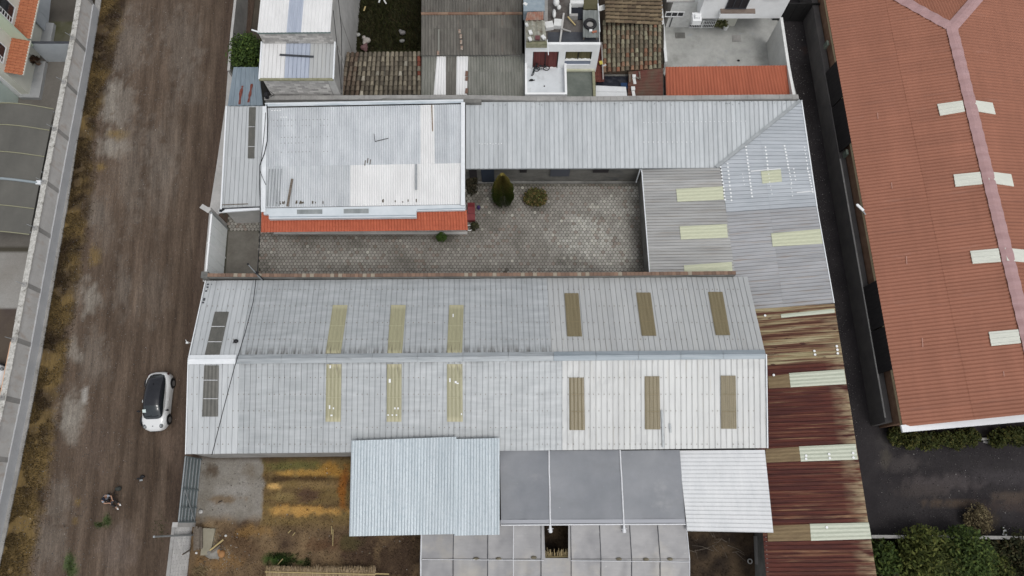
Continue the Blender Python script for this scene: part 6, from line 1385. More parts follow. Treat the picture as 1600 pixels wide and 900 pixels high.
# vaulted carport
cp_ = root('vaulted_carport', (P(35,270,0).x, P(35,270,0).y, 0), 'carport with a dark translucent vaulted roof and pale curved ribs', 'carport')
def varc(t):  # t 0..1 south->north in photo rows; returns end points at the wall side
    v = 366+(170-366)*t; return P(cope_x(v)-13, v, 2.5)
def arcp(t, s_):   # s 0..1 from the wall side going west
    e = varc(t); p = e + (-en)*(s_*6.2); p.z = 2.45 + 1.0*math.sin(PI*(.0+s_*.95)); return p
dark_film = M('dark_vault_sheet', (.085,.082,.072), (.125,.12,.105), (.6, .25, 1), .35, 0, coord='uv', fine=[((2, 6, 1), .06)], spec=.5)
marks = [0, .205, .41, .62, .83, 1.0]
for i in range(len(marks)-1):
    rows = []; uvs = []
    for a in range(5):
        t = marks[i]+(marks[i+1]-marks[i])*a/4; rows.append([arcp(t, k/14) for k in range(15)]); uvs.append([(k*.45, t*9) for k in range(15)])
    mm = MB(); mm.grid(rows, uvs, smooth=True); dn = Vector((0, 0, -.03))
    for e in (rows[0], rows[-1]): mm.grid([e, [p+dn for p in e]])
    mm.build('vault_panel', dark_film, cp_)
olv = M('pale_olive_trim', (.26,.255,.17), None, 1, .6)
for i, t in enumerate(marks):
    one(lambda q: q.tube([arcp(t, k/14)+Vector((0, 0, .03)) for k in range(15)], .10 if i == 2 else .04, 6), 'curved_rib', M('blue_grey_rib', (.26,.30,.32)) if i == 2 else olv, cp_, label='thick blue grey rib' if i == 2 else None)
one(lambda q: q.box(arcp(marks[2], 0)+Vector((0, 0, .05)), (.35, .3, .2)), 'joint_box', steel_w, cp_)
for t in (.02, .5, .98):
    c = arcp(t, 0); one(lambda q: q.tube([(c.x, c.y, 0), (c.x, c.y, 2.45)], .05, 6), 'post', steel_g, cp_)

# ================================================================== PLANTS
def shrub(name, label, cat, c, rx, ry, rz, n, s, colf, seed, clumps=22, trunk=True, group=None, shell=.5, th=.06):
    c = Vector(c); rnd = random.Random(seed); r_ = root(name, (c.x, c.y, 0), label, cat, group); mm = MB(); leaves(mm, c, rx, ry, rz, n, s, colf, rnd, clumps, shell); mm.build('foliage', leafm, r_)
    if trunk:
        def tk(q):
            q.tube([(c.x, c.y, 0), (c.x, c.y, max(.1, c.z-rz*.3))], th, 6, r2=th*.6)
            for k in range(6):
                a = rnd.uniform(0, 2*PI); q.tube([(c.x, c.y, c.z*.4), (c.x+math.cos(a)*rx*.6, c.y+math.sin(a)*ry*.6, c.z+rnd.uniform(-.2, .4)*rz)], th*.4, 5, r2=th*.2)
        one(tk, 'trunk', bark, r_)
    return r_
def gcol(a, b, yl=None, yp=0.0):
    def f(p, r_):
        k = r_.random(); c = mixc(a, b, k)
        if yl and r_.random() < yp: c = mixc(c, yl, r_.uniform(.3, 1))
        return c
    return f
c = P(387, 92, 1.6); shrub('round_bush', 'dense dark green bush between the grey roadside wall and the block house', 'bush', (c.x, c.y, 1.75), 1.25, 1.7, 1.6, 6500, .12, gcol((.018,.035,.008), (.06,.10,.022), (.10,.14,.03), .15), 31, 60, th=.1)
# conical conifer in the courtyard
c = P(786, 314, 0)
cn = root('conical_shrub', (c.x, c.y, 0), 'cone shaped conifer with rusty tips and green base standing in the courtyard', 'conifer')
rnd = random.Random(9); mm = MB()
for k in range(12000):
    z = rnd.uniform(.15, 3.1); rr = (.80*math.sin(min(1, (z+.6)/1.2)*PI/2))*(1-max(0, (z-1.0)/2.25)**1.6); a = rnd.uniform(0, 2*PI); rad = rr*math.sqrt(rnd.uniform(.1, 1))*(1+.05*math.sin(a*7+z*4))
    p = Vector((c.x+rad*math.cos(a), c.y+rad*math.sin(a), z*1.38)); d = Vector((math.cos(a)*.6, math.sin(a)*.6, 1)).normalized(); sd = Vector((-math.sin(a), math.cos(a), 0)); s_ = rnd.uniform(.06, .13)
    t = sstep(1.1, 2.6, z+rnd.uniform(-.5, .5)); mm.col = mixc(mixc((.045,.075,.014), (.105,.145,.03), rnd.random()), mixc((.20,.15,.04), (.28,.23,.07), rnd.random()), t*.85)
    mm.face([p-sd*s_*.4, p+sd*s_*.4, p+d*s_*1.5])
mm.build('foliage', leafm, cn); one(lambda q: q.tube([(c.x, c.y, 0), (c.x, c.y, 2.4)], .07, 6, r2=.02), 'trunk', bark, cn)
c = P(837, 312, 0)
shrub('round_shrub', 'low round olive brown shrub beside the cone shaped conifer', 'shrub', (c.x, c.y, .42), .80, .68, .5, 3200, .085, gcol((.045,.05,.015), (.10,.10,.03), (.16,.10,.04), .35), 33, 30)
c = P(691, 373, 0); shrub('small_plant', 'small bright green plant at the step of the orange eaved building', 'plant', (c.x, c.y, .3), .36, .34, .3, 500, .08, gcol((.03,.06,.01), (.07,.12,.025)), 34, 9)
c = P(741, 300, 0); shrub('dark_shrub', 'dark leafy shrub in the corner beside the white roofed building', 'shrub', (c.x-.1, c.y+.6, .5), .4, 1.0, .45, 900, .10, gcol((.02,.022,.012), (.05,.04,.025)), 35, 12)
c = P(746, 358, 0); shrub('dark_shrub', 'small dark plant next to the end of the orange eave', 'shrub', (c.x-.2, c.y, .35), .3, .38, .3, 420, .09, gcol((.02,.02,.012), (.05,.05,.02)), 36, 8)
pt = P(734, 360, 0); one(lambda q: q.tube([(pt.x+.22*math.cos(a*PI/8), pt.y+.22*math.sin(a*PI/8), .5) for a in range(3, 16)], .03, 5), 'white_hoop', white_p, label='white wire hoop at the corner of the orange eave', cat='hoop')
# red chair and pots
c = P(737, 332, 0)
rc = root('plastic_chair', (c.x, c.y, 0), 'dull red plastic chair standing beside the orange eave', 'chair'); rp = M('dull_red_plastic', (.17,.035,.04), (.22,.05,.05), 3, .5)
one(lambda q: q.box((c.x, c.y, .44), (.55, .52, .05)), 'seat', rp, rc); one(lambda q: q.bar((c.x, c.y+.27, .44), (c.x, c.y+.38, .92), .54, .04, up=Vector((0, 1, 0))), 'backrest', rp, rc)
for sx in (-.24, .24):
    for sy in (-.22, .24): one(lambda q: q.tube([(c.x+sx, c.y+sy, 0), (c.x+sx*.95, c.y+sy*.95, .44)], .025, 5), 'leg', rp, rc)
    one(lambda q: q.bar((c.x+sx*1.05, c.y-.22, .64), (c.x+sx*1.05, c.y+.28, .66), .05, .03), 'armrest', rp, rc)
c = P(736, 343, 0); one(lambda q: (q.box((c.x, c.y, .25), (.62, .5, .5)), q.box((c.x, c.y, .51), (.66, .54, .04))), 'red_crate', rp, label='dull red crate directly in front of the red plastic chair', cat='crate')
c = P(748, 326, 0); one(lambda q: (q.ball((c.x, c.y, .3), (.13, .13, .2), 8, 6), q.tube([(c.x, c.y, 0), (c.x, c.y, .2)], .12, 8, r2=.14)), 'purple_bucket', M('deep_purple_plastic', (.05,.03,.12)), label='deep purple bucket beside the red plastic chair', cat='bucket')
# planted pot by the villa grille
c = P(1129, 44, .15)
vpq = root('potted_plant', (c.x, c.y, .15), 'leafy plant in a white pot beside the barred window of the villa', 'plant')
mm = MB(); leaves(mm, c+Vector((-.3, .1, .45)), .55, .35, .35, 420, .12, gcol((.05,.06,.02), (.15,.16,.07), (.3,.28,.15), .2), random.Random(41), 9); mm.build('leaves', leafm, vpq)
one(lambda q: q.tube([c+Vector((.2, -.1, 0)), c+Vector((.2, -.1, .38))], .16, 9, r2=.21), 'pot', white_p, vpq)
# bushes behind the low wall, south east
for i, (u, v, z, rx, ry, rz, n, s, g, lb) in enumerate([
  (1380,885,1.1,1.0,1.6,1.1,2600,.13,0,'bright green low bush touching the end of the rusty roof behind the low wall'),
  (1447,880,1.5,1.9,2.0,1.5,6200,.13,1,'broad yellowish green bush behind the low wall, second from the rusty roof'),
  (1510,878,1.5,1.6,1.9,1.4,4600,.13,0,'dense green bush in the middle of the row behind the low wall'),
  (1545,905,1.2,1.4,1.6,1.1,3000,.13,1,'yellow tinged bush close to the corner behind the low wall'),
  (1590,880,1.0,1.7,1.9,1.0,3000,.13,2,'dark thin bush at the far end of the row behind the low wall'),
  (1405,930,1.3,1.8,1.6,1.2,3000,.13,2,'dark bush half cut by the bottom of the picture behind the low wall')]):
    c = P(u, v, z); pal = [gcol((.02,.036,.008), (.06,.09,.02), (.09,.115,.025), .2), gcol((.028,.038,.008), (.075,.09,.02), (.11,.115,.028), .3), gcol((.014,.018,.007), (.04,.042,.015), (.06,.045,.02), .3)][g]
    shrub('green_bush', lb, 'bush', (c.x, c.y, z), rx, ry, rz, n, s, pal, 50+i, 46, group='bushes behind the low wall')
def us_s(r_):
    u = r_.uniform(1366, 1640); v = r_.uniform(846, 940); p = P(u, v, 0); k = r_.uniform(.3, 1.1); return p, mixc((.04*k, .05*k, .015*k), (.07*k, .05*k, .03*k), r_.random())
grass('undergrowth', us_s, 6000, None, ln=(.12, .5), wd=.03, label='mixed undergrowth around the bushes behind the low wall', cat='undergrowth', seed=61)
c = P(1529, 812, .5); shrub('dry_bush', 'dry brown bush standing on the asphalt next to the low wall', 'bush', (c.x, c.y, .6), .85, .95, .55, 1700, .08, gcol((.06,.045,.025), (.14,.11,.06), (.2,.17,.09), .2), 71, 18)
# hedge under the warehouse gutter
hx = [(1402,682,.7), (1421,686,.8), (1446,688,.95), (1470,689,1.0), (1495,687,.9), (1515,682,.75), (1560,684,.85), (1585,683,.9), (1610,682,.9)]
for i, (u, v, r_) in enumerate(hx):
    c = P(u, v, .5)
    nm = ['first', 'second', 'third', 'fourth', 'fifth', 'sixth', 'seventh', 'eighth', 'ninth'][i]
    shrub('hedge_shrub', '%s shrub from the corner of the warehouse under its white gutter' % nm, 'shrub', (c.x, c.y, .55), r_*.78, .62, .6, 1200, .10, gcol((.018,.025,.006), (.06,.068,.016), (.09,.08,.022), .25), 80+i, 16, group='shrubs under the white gutter of the warehouse')
one(lambda q: (q.bar(P(1521,686,.2), P(1546,686,.2), .16, .12), q.bar(P(1536,690,.1), P(1546,692,.1), .14, .1)), 'concrete_kerb_piece', conc, label='short grey kerb piece between the hedge shrubs', cat='kerb')
for i, (u, v, uu, vv, lb) in enumerate([(1568,824,1569,834,'thin white stick lying near the low wall'), (1566,834,1573,837,'white plastic scrap at the foot of the low wall')]):
    one(lambda q: (q.bar(P(u,v,.1), P(uu,vv,.15), .10, .06), q.box(P((u+uu)/2+2,(v+vv)/2,.1), (.12, .10, .08))), 'white_scrap', white_d, label=lb, cat='scrap')
c = P(1205+53, 78, 0)

# ================================================================== LOT: reeds, debris
rb = root('reed_bundle', (P(500,900,0).x, P(500,900,0).y, 0), 'long bundle of pale straw coloured reeds lying at the edge of the vacant lot', 'reeds')
mm = MB(); rnd = random.Random(12); mm.col = (1, .9, .7)
for k in range(1500):
    u = rnd.uniform(415, 586); tip = 888+3.5*nz(u*.09, 1, 1)+rnd.uniform(-2.5, 7); p0 = P(u+rnd.uniform(-2, 2), 990, .35+rnd.uniform(-.2, .1)); p1 = P(u, tip+4, .55+rnd.uniform(-.2, .12)); p2 = P(u+rnd.uniform(-2.2, 2.2), tip-2, .6+rnd.uniform(-.2, .2)); kk = rnd.uniform(.55, 1.05)
    mm.col = mixc((.46*kk, .36*kk, .24*kk), (.40*kk, .29*kk, .16*kk), rnd.random()); mm.tube([p0, p1, p2], .020, 3, r2=.006, cap=False, smooth=False)
mm.build('reed_stalks', M('reed', vc=True, rough=.85), rb, kind='stuff')
one(lambda q: (q.bar(P(414,893.5,.70), P(587,897.5,.70), .05, .04), q.bar(P(586,896.5,.7), P(608,897,.55), .07, .05)), 'binding_lath', wood_y, rb)
def tuft_s(r_):
    u = r_.gauss(313, 6); v = r_.uniform(886, 925); k = r_.uniform(.6, 1.1); return P(u, v, .1), (.40*k, .31*k, .18*k)
grass('straw_tuft', tuft_s, 900, None, ln=(.2, .5), wd=.014, label='tuft of pale straw at the foot of the whitewashed block wall', cat='straw', seed=13)
wpile = root('timber_stack', (P(309,848,0).x, P(309,848,0).y, 0), 'stack of weathered grey planks beside the whitewashed block wall', 'planks')
rnd = random.Random(14)
for k in range(9):
    u = 303.5+k*1.45; z = .25+.35*math.sin(PI*(k+.5)/9); one(lambda q: q.bar(P(u+rnd.uniform(-.4,.4), 823+rnd.uniform(-2,4), z), P(u+rnd.uniform(-1,1), 858+rnd.uniform(-3,3), z-.05), .10, .05), 'plank', wood, wpile)
one(lambda q: q.hexa([Vector((p.x, p.y, 0)) for p in (P(313,868,.2), P(328,867,.2), P(336,826,.2), P(317,825,.2))], [P(313,868,.2), P(328,867,.2), P(336,826,.2), P(317,825,.2)]), 'concrete_slab', M('sandy_slab', (.24,.22,.165), (.31,.285,.22), 1.2, .9, fine=[(6, .08)]), label='sandy grey concrete slab beside the stack of weathered planks', cat='slab')
def mound(q):
    rows = []; cols = []
    for j in range(9):
        r1_ = []
        for i in range(17):
            a = 2*PI*i/16; rr = (1-j/8); p = P(334+17*rr*math.cos(a), 864+11*rr*math.sin(a), 0); r1_.append(Vector((p.x, p.y, .28*(1-rr**2)+.07*nz(p.x*3, p.y*3, 1)-.02)))
        rows.append(r1_)
    q.grid(rows, smooth=True)
one(mound, 'cement_heap', M('grey_heap', (.19,.18,.16), (.28,.265,.24), 2, .95, fine=[(7, .15), (20, .15)]), label='flattened heap of grey cement rubble below the sandy slab', cat='rubble heap')
for i, (a, b, lb) in enumerate([((328,860), (349,843), 'pale timber pole lying over the cement rubble heap'), ((330,863), (344,852), 'second timber pole parallel to the pale pole on the rubble heap')]): one(lambda q: q.tube([P(*a,.42), P(*b,.42)], .06, 6), 'timber_pole', wood_y if i == 0 else wood, label=lb, cat='pole')
c = P(346.5, 865.5, .1); one(lambda q: (q.ball((c.x, c.y, .12), (.24, .26, .14), 9, 5), q.box((c.x-.2, c.y+.15, .12), (.2, .24, .12), .5)), 'clay_lump', M('orange_clay', (.30,.15,.06), (.36,.2,.09), 4, .9), label='orange clay lump beside the cement rubble heap', cat='rubble')
for i, (u, v, lb) in enumerate([(306.5,864,'white cup on the ground beside the plank stack'), (352.5,837,'white pebble beside the pole tips on the rubble heap'), (313.5,799.5,'pale round stone lying on the gravel by the lot gate'), (301,720.5,'pale stone lying under the long shed eave by the lot gate')]):
    c = P(u, v, .1); r_ = .17 if i == 2 else .09; one(lambda q: q.ball((c.x, c.y, .08), (r_, r_*.9, r_*.7), 8, 5), 'pale_stone', white_d if i < 2 else conc_l, label=lb, cat='stone')
for i, (a, b, lb) in enumerate([((520.5,827), (520,853), 'thin pale stake stuck in the lot near the tin canopy'), ((518,822), (518.5,835), 'short pale stake beside the thin stake in the lot'), ((450,833), (455,828), 'short pale twig on the brown weeds'), ((457,837), (461,832), 'second pale twig on the brown weeds, closer to the canopy'), ((434,882), (442,873), 'pale twig lying on the green weed patch'), ((341,785), (347,782.5), 'small dark stick on the gravel patch')]): one(lambda q: q.tube([P(*a,.15), P(*b,.15)], .03, 5), 'twig', wood_y if i < 5 else black, label=lb, cat='twig')
mm = MB(); rnd = random.Random(77)
for k in range(16):
    a = P(rnd.uniform(1080, 1150), rnd.uniform(838, 865), .2); d = Vector((rnd.uniform(-1, 1), rnd.uniform(-.4, .4), .1)); mm.tube([a, a+d*.8, a+d*1.5+Vector((0, rnd.uniform(-.3, .3), 0))], .02, 4, r2=.008)
mm.build('dead_branches', wood, label='thin dead branches scattered below the white ribbed canopy', cat='branches', kind='stuff')
c = P(1172, 877, .1); one(lambda q: q.tube([(c.x+.14*math.cos(a*PI/6), c.y+.14*math.sin(a*PI/6), .08) for a in range(13)], .04, 5), 'pale_ring', conc_l, label='pale ring lying on the brown lot beside the rusty shed', cat='ring')

# ================================================================== POLE, CABLES
pb = P(410, 438, 3.5)
sp = root('service_pole', (pb.x, pb.y, 3.4), 'slim grey service pole on the courtyard wall carrying the black cables', 'pole')
top = Vector((pb.x+.05, pb.y+.1, 6.5)); mid = Vector((pb.x+.03, pb.y+.05, 4.9))
one(lambda q: q.tube([pb, top], .05, 6, r2=.035), 'pole_shaft', steel_g, sp); one(lambda q: q.ball(top, (.08, .08, .08), 7, 5), 'pole_top', black, sp)
one(lambda q: (q.box(mid+Vector((.06, 0, 0)), (.16, .16, .22)), q.tube([mid+Vector((-.1, 0, .05)), mid+Vector((.2, .05, .05))], .03, 5)), 'insulator', black, sp)
one(lambda q: q.tube([mid, mid+Vector((.08, -.02, -.7)), pb+Vector((.1, .0, .05))], .035, 5), 'drop_cable', black, sp)
def cab(name, pts, r_, lb, zs):
    P_ = [P(u, v, z) for (u, v), z in zip(pts, zs)]; fine = []
    for k in range(len(P_)-1):
        for j in range(5): fine.append(P_[k].lerp(P_[k+1], j/5))
    fine.append(P_[-1]); return one(lambda q: q.tube(fine, r_, 5), name, black, label=lb, cat='cable')
cab('power_cable', [(417,163), (418.5,190), (417.5,220), (413,240), (406,258)], .035, 'thick black cable curving from the boundary wall over the annex roof', (4.5, 4.35, 4.3, 4.25, 4.2))
cab('power_cable', [(415,176), (413.5,200), (411,225), (407,258)], .02, 'thin black cable running beside the thick curved cable over the annex roof', (4.3, 4.2, 4.2, 4.2))
cab('power_cable', [(406,258), (405.5,290), (407,325), (406,370), (402,427)], .03, 'black cable from the knot above the annex roof down to the service pole', (4.2, 4.25, 4.4, 4.65, 4.95))
cab('power_cable', [(406,266), (410,277), (415.5,289)], .02, 'short loose cable end hanging from the knot above the annex roof', (4.2, 4.1, 3.9))
cab('power_cable', [(400,436), (396,470), (383,520), (366,575), (349,640), (331,711)], .026, 'black cable slanting over the west end of the long shed roof', (5.0, 5.2, 5.45, 5.5, 5.3, 4.9))
c = P(417, 150, 4.3)
eb = root('meter_box', (c.x, c.y, 4.1), 'small black junction box with looped cables on the boundary wall', 'junction box')
one(lambda q: q.box((c.x, c.y, 4.35), (.24, .3, .4)), 'box', black, eb); one(lambda q: (q.tube([(c.x, c.y, 4.5), (c.x+.4, c.y+.1, 4.7), (c.x+.6, c.y, 4.5), (c.x+.3, c.y-.15, 4.4)], .03, 5), q.tube([(c.x, c.y+.4, 4.5), (c.x-.02, c.y, 4.5)], .03, 5)), 'loop', black, eb)

# ================================================================== CAR
def lerp_tab(tab, y):
    if y <= tab[0][0]: return tab[0][1:]
    for a, b in zip(tab, tab[1:]):
        if a[0] <= y <= b[0]:
            t = (y-a[0])/(b[0]-a[0]); t = t*t*(3-2*t)*.5+t*.5; return tuple(a[k]+(b[k]-a[k])*t for k in range(1, len(a)))
    return tab[-1][1:]
def beetle(loc, rz, label, group=None, paint=None):
    """y forward (front), x right, z up; 4.1 m long"""
    r_ = root('parked_car', loc, label, 'car', group); r_.rotation_euler = (0, 0, rz); ORG[r_.name] = Vector((0, 0, 0))
    pt_ = paint or M('white_car_paint', (.72,.73,.73), None, 1, .22, spec=.5, coat=.6); gl = M('car_glass', (.012,.018,.022), None, 1, .06, spec=.7, coat=.3); blk = M('black_car_roof', (.013,.014,.018), (.018,.019,.024), 3, .15, coat=.5)
    # lower body: y, half width, hood/belt height, sill z
    tab = [(-2.04,.42,.62,.32), (-1.98,.62,.80,.26), (-1.80,.76,.93,.22), (-1.45,.85,1.0,.2), (-1.0,.88,.98,.2), (-.3,.86,.96,.2), (.4,.86,.96,.2), (.95,.87,.97,.2), (1.30,.86,.93,.2), (1.62,.80,.84,.2), (1.88,.66,.70,.22), (1.99,.50,.58,.26), (2.04,.34,.48,.32)]
    n = 34; rows = []
    for k in range(n+1):
        y = -2.04+4.08*k/n; hw, top, bot = lerp_tab(tab, y); r1_ = []
        for j in range(21):
            a = PI*j/20; ca = math.cos(a); sa = math.sin(a)
            x = hw*math.copysign(abs(ca)**.42, ca); z = bot+(top-bot)*(sa**.55 if sa > 0 else 0)
            # tumblehome and fender swell
            f = math.exp(-((y-1.25)/.42)**2)+math.exp(-((y+1.28)/.42)**2); x *= 1+.045*f*(1-abs(z-.55)/.6 if abs(z-.55) < .6 else 0)
            r1_.append((x, y, z))
        rows.append(r1_)
    mm = MB(); mm.grid(rows, smooth=True); mm.face(rows[0]); mm.face(rows[-1]); mm.face([rows[0][0], rows[-1][0], rows[-1][20], rows[0][20]]); mm.build('body', pt_, r_)
    # cabin dome: y, half width at base, height
    ct = [(-1.86,.28,.88), (-1.74,.46,1.02), (-1.42,.57,1.22), (-1.0,.62,1.34), (-.5,.64,1.44), (0.0,.645,1.47), (.35,.645,1.44), (.75,.64,1.30), (1.0,.61,1.14), (1.20,.52,1.02), (1.28,.40,.95)]
    def cab_rows(y0, y1, n_, s0, s1, off=0.0, m_=18):
        out = []
        for k in range(n_+1):
            y = y0+(y1-y0)*k/n_; hw, top = lerp_tab(ct, y); b = .86; l = []
            for j in range(m_+1):
                a = PI*(s0+(s1-s0)*j/m_); ca, sa = math.cos(a), math.sin(a); x = (hw+off+.06*(1-sa))*math.copysign(abs(ca)**.62, ca); z = b+(top-b+off)*(sa**.62 if sa > 0 else 0); l.append((x, y, z))
            out.append(l)
        return out
    mm = MB(); mm.grid(cab_rows(-1.86, 1.28, 30, 0, 1), smooth=True); mm.build('windows', gl, r_)
    mm = MB(); mm.grid(cab_rows(-1.60, .42, 20, .20, .80, .012), smooth=True); mm.build('roof', blk, r_)
    for s0, s1 in ((.0, .055), (.945, 1.0)): mm = MB(); mm.grid(cab_rows(-1.70, 1.20, 22, s0, s1, .02, 4), smooth=True); mm.build('waist_rail', pt_, r_)
    for s0, s1 in ((.155, .20), (.80, .845)): mm = MB(); mm.grid(cab_rows(-1.55, 1.0, 22, s0, s1, .016, 3), smooth=True); mm.build('roof_rail', blk, r_)
    one(lambda q: q.grid([[(x, y, lerp_tab(ct, y)[1]*1.0+.014-.06*abs(x)) for x in (.34, .58)] for y in (.66, .86)]), 'windscreen_sticker', M('paper_white', (.62,.72,.70)), r_)
    for sx in (-1, 1):
        for y in (1.27, -1.26):
            whl = one(lambda q: q.tube([(sx*.70, y, .33), (sx*.915, y, .33)], .33, 18), 'wheel', M('tyre_rubber', (.02,.02,.02), None, 1, .85), r_)
            ORG[whl.name] = Vector((0, 0, 0)); one(lambda q: q.tube([(sx*.90, y, .33), (sx*.925, y, .33)], .20, 14), 'rim', M('alloy', (.35,.36,.37), None, 1, .35, .6), whl)
            one(lambda q: q.tube([(sx*.905, y+.37*math.cos(a*PI/8), .33+.40*math.sin(a*PI/8)) for a in range(9)], .035, 5), 'wheel_arch', black, r_)
        hl = one(lambda q: q.ball((sx*.55, 1.72, .72), (.13, .17, .12), 10, 8), 'headlight', M('headlight_glass', (.06,.065,.07), (.25,.27,.28), 6, .1, spec=.8), r_)
        one(lambda q: q.ball((sx*.66, -1.84, .74), (.09, .10, .09), 9, 6), 'tail_light', M('tail_glass', (.05,.015,.015), None, 1, .2), r_)
        one(lambda q: (q.ball((sx*.99, .72, 1.0), (.12, .07, .08), 8, 6), q.bar((sx*.84, .72, .96), (sx*.95, .72, .98), .05, .04)), 'wing_mirror', black, r_)
        one(lambda q: q.bar((sx*.885, -.1, .80), (sx*.885, .1, .80), .03, .03), 'door_handle', pt_, r_)
    one(lambda q: q.disc((0, 1.73, .775), .045, .02, 10), 'badge', M('dark_chrome', (.15,.15,.16), None, 1, .3, .8), r_)
    one(lambda q: q.bar((-.30, 2.02, .36), (.30, 2.02, .36), .08, .12), 'bumper_grille', black, r_); one(lambda q: (q.bar((0, -1.15, 1.30), (0, -1.02, 1.40), .05, .03),), 'antenna', black, r_)
    one(lambda q: (q.bar((-.45, 1.10, 1.09), (.05, 1.16, 1.055), .03, .02), q.bar((.0, 1.10, 1.12), (.45, 1.15, 1.05), .03, .02)), 'wiper', black, r_)
    return r_
cl = P(251.5, 629, 0)
beetle((cl.x, cl.y, .02), PI+math.radians(2.5), 'small white rounded car with black roof and glass parked on the dirt road')
c2 = P(-27, 585, 0); beetle((c2.x, c2.y, .02), math.radians(-100), 'white car mostly hidden beyond the painted stretch of the street wall')

# ================================================================== PERSON
def person():
    c = P(171, 777, 0); F = Vector((.80, -.60, 0)).normalized(); Rr_ = Vector((F.y, -F.x, 0)); Wd = lambda f, r_, z: c+F*f+Rr_*r_+Vector((0, 0, z))
    rt_ = root('person', (c.x, c.y, 0), 'person in grey shirt, dark cap and white shoes sitting on the dirt road', 'person')
    skin = M('skin', (.36,.21,.14), (.40,.24,.17), 8, .6); shirt = M('grey_shirt', (.25,.28,.33), (.33,.36,.41), 6, .85); pants = M('black_trousers', (.018,.016,.017), (.035,.03,.03), 6, .9); shoe = M('white_shoes', (.75,.75,.74), None, 1, .5)
    J = {'pelvis': (Wd(0,0,.30), .15), 'waist': (Wd(.02,0,.45), .135), 'chest': (Wd(.10,0,.66), .155), 'neck': (Wd(.15,0,.84), .065), 'head': (Wd(.20,0,.97), .10), 'crown': (Wd(.21,0,1.06), .085),
         'shL': (Wd(.10,-.19,.78), .07), 'elL': (Wd(.28,-.30,.56), .048), 'wrL': (Wd(.50,-.16,.52), .034), 'shR': (Wd(.10,.19,.78), .07), 'elR': (Wd(.28,.30,.56), .048), 'wrR': (Wd(.50,.10,.52), .034),
         'hipL': (Wd(.05,-.11,.28), .10), 'knL': (Wd(.48,-.20,.40), .065), 'anL': (Wd(.80,-.10,.10), .045), 'toL': (Wd(.94,-.10,.05), .04), 'hipR': (Wd(.05,.11,.28), .10), 'knR': (Wd(.50,.14,.36), .065), 'anR': (Wd(.86,.16,.10), .045), 'toR': (Wd(1.0,.17,.05), .04)}
    E = [('pelvis','waist'), ('waist','chest'), ('chest','neck'), ('neck','head'), ('head','crown'), ('chest','shL'), ('shL','elL'), ('elL','wrL'), ('chest','shR'), ('shR','elR'), ('elR','wrR'), ('pelvis','hipL'), ('hipL','knL'), ('knL','anL'), ('anL','toL'), ('pelvis','hipR'), ('hipR','knR'), ('knR','anR'), ('anR','toR')]
    def skinned(name, js, es, mt, grow=0.0, sub=2, extra=()):
        org = ORG[rt_.name]; me = bpy.data.meshes.new(name); idx = {j: i for i, j in enumerate(js)}; me.from_pydata([tuple(J[j][0]-org) for j in js], [(idx[a], idx[b]) for a, b in es], []); me.materials.append(mt)
        o = bpy.data.objects.new(name, me); sc.collection.objects.link(o); o.parent = rt_; mo = o.modifiers.new('skin', 'SKIN'); mo.use_smooth_shade = True; lay = me.skin_vertices[0] if me.skin_vertices else None
        if lay is None:
            bm = bmesh.new(); bm.from_mesh(me); bm.verts.layers.skin.verify(); bm.to_mesh(me); bm.free(); lay = me.skin_vertices[0]
        for j, i in idx.items(): lay.data[i].radius = (J[j][1]+grow,)*2; lay.data[i].use_root = (i == 0)
        s_ = o.modifiers.new('sub', 'SUBSURF'); s_.levels = sub; s_.render_levels = sub; return o
    # hands with five fingers each
    for side, wr in (('L', 'wrL'), ('R', 'wrR')):
        sg = -1 if side == 'L' else 1; b = J[wr][0]; J['pa'+side] = (b+F*.06+Rr_*(-sg)*.015, .030); E.append((wr, 'pa'+side))
        for k in range(4):
            a = b+F*.10+Rr_*((k-1.5)*.019)+Vector((0, 0, .0)); l = (.055,.065,.062,.048)[k]; J['f%d%s' % (k, side)] = (a, .009); J['g%d%s' % (k, side)] = (a+F*l*.6+Rr_*(-sg)*.02+Vector((0,0,-.02)), .008); E.append(('pa'+side, 'f%d%s' % (k, side))); E.append(('f%d%s' % (k, side), 'g%d%s' % (k, side)))
        J['th'+side] = (b+F*.075+Rr_*(-sg)*.05+Vector((0, 0, .01)), .010); E.append(('pa'+side, 'th'+side))
    skinned('body', list(J), E, skin)
    skinned('shirt', ['waist', 'chest', 'neck0', 'shL', 'elL', 'shR', 'elR', 'pelvis'] if False else ['pelvis', 'waist', 'chest', 'shL', 'shR'], [('pelvis','waist'), ('waist','chest'), ('chest','shL'), ('chest','shR')], shirt, .028)
    for s_ in 'LR':
        J['sl'+s_] = (J['sh'+s_][0].lerp(J['el'+s_][0], .75), .058); skinned('sleeve', ['sh'+s_, 'sl'+s_], [('sh'+s_, 'sl'+s_)], shirt, .012)
    skinned('trousers', ['pelvis', 'hipL', 'knL', 'anL', 'hipR', 'knR', 'anR'], [('pelvis','hipL'), ('hipL','knL'), ('knL','anL'), ('pelvis','hipR'), ('hipR','knR'), ('knR','anR')], pants, .022)
    for s_ in 'LR':
        a, b = J['an'+s_][0], J['to'+s_][0]; d = (b-a); d.z = 0; d.normalize(); cc = a+d*.09; cc.z = .06
        mm = MB(); rows = []
        for k in range(7):
            t = k/6; wdt = (.045,.055,.055,.06,.06,.05,.02)[k]; ht = (.09,.11,.10,.08,.07,.06,.03)[k]; o = a-d*.07+d*.30*t; sd = Vector((-d.y, d.x, 0)); rows.append([Vector((o.x, o.y, .02))+sd*wdt*math.cos(j*PI/4)+Vector((0, 0, max(0, ht*math.sin(j*PI/4)))) for j in range(8)])
        mm.grid(rows, smooth=True, closed=True); mm.face(rows[0]); mm.face(rows[-1]); mm.build('shoe', shoe, rt_)
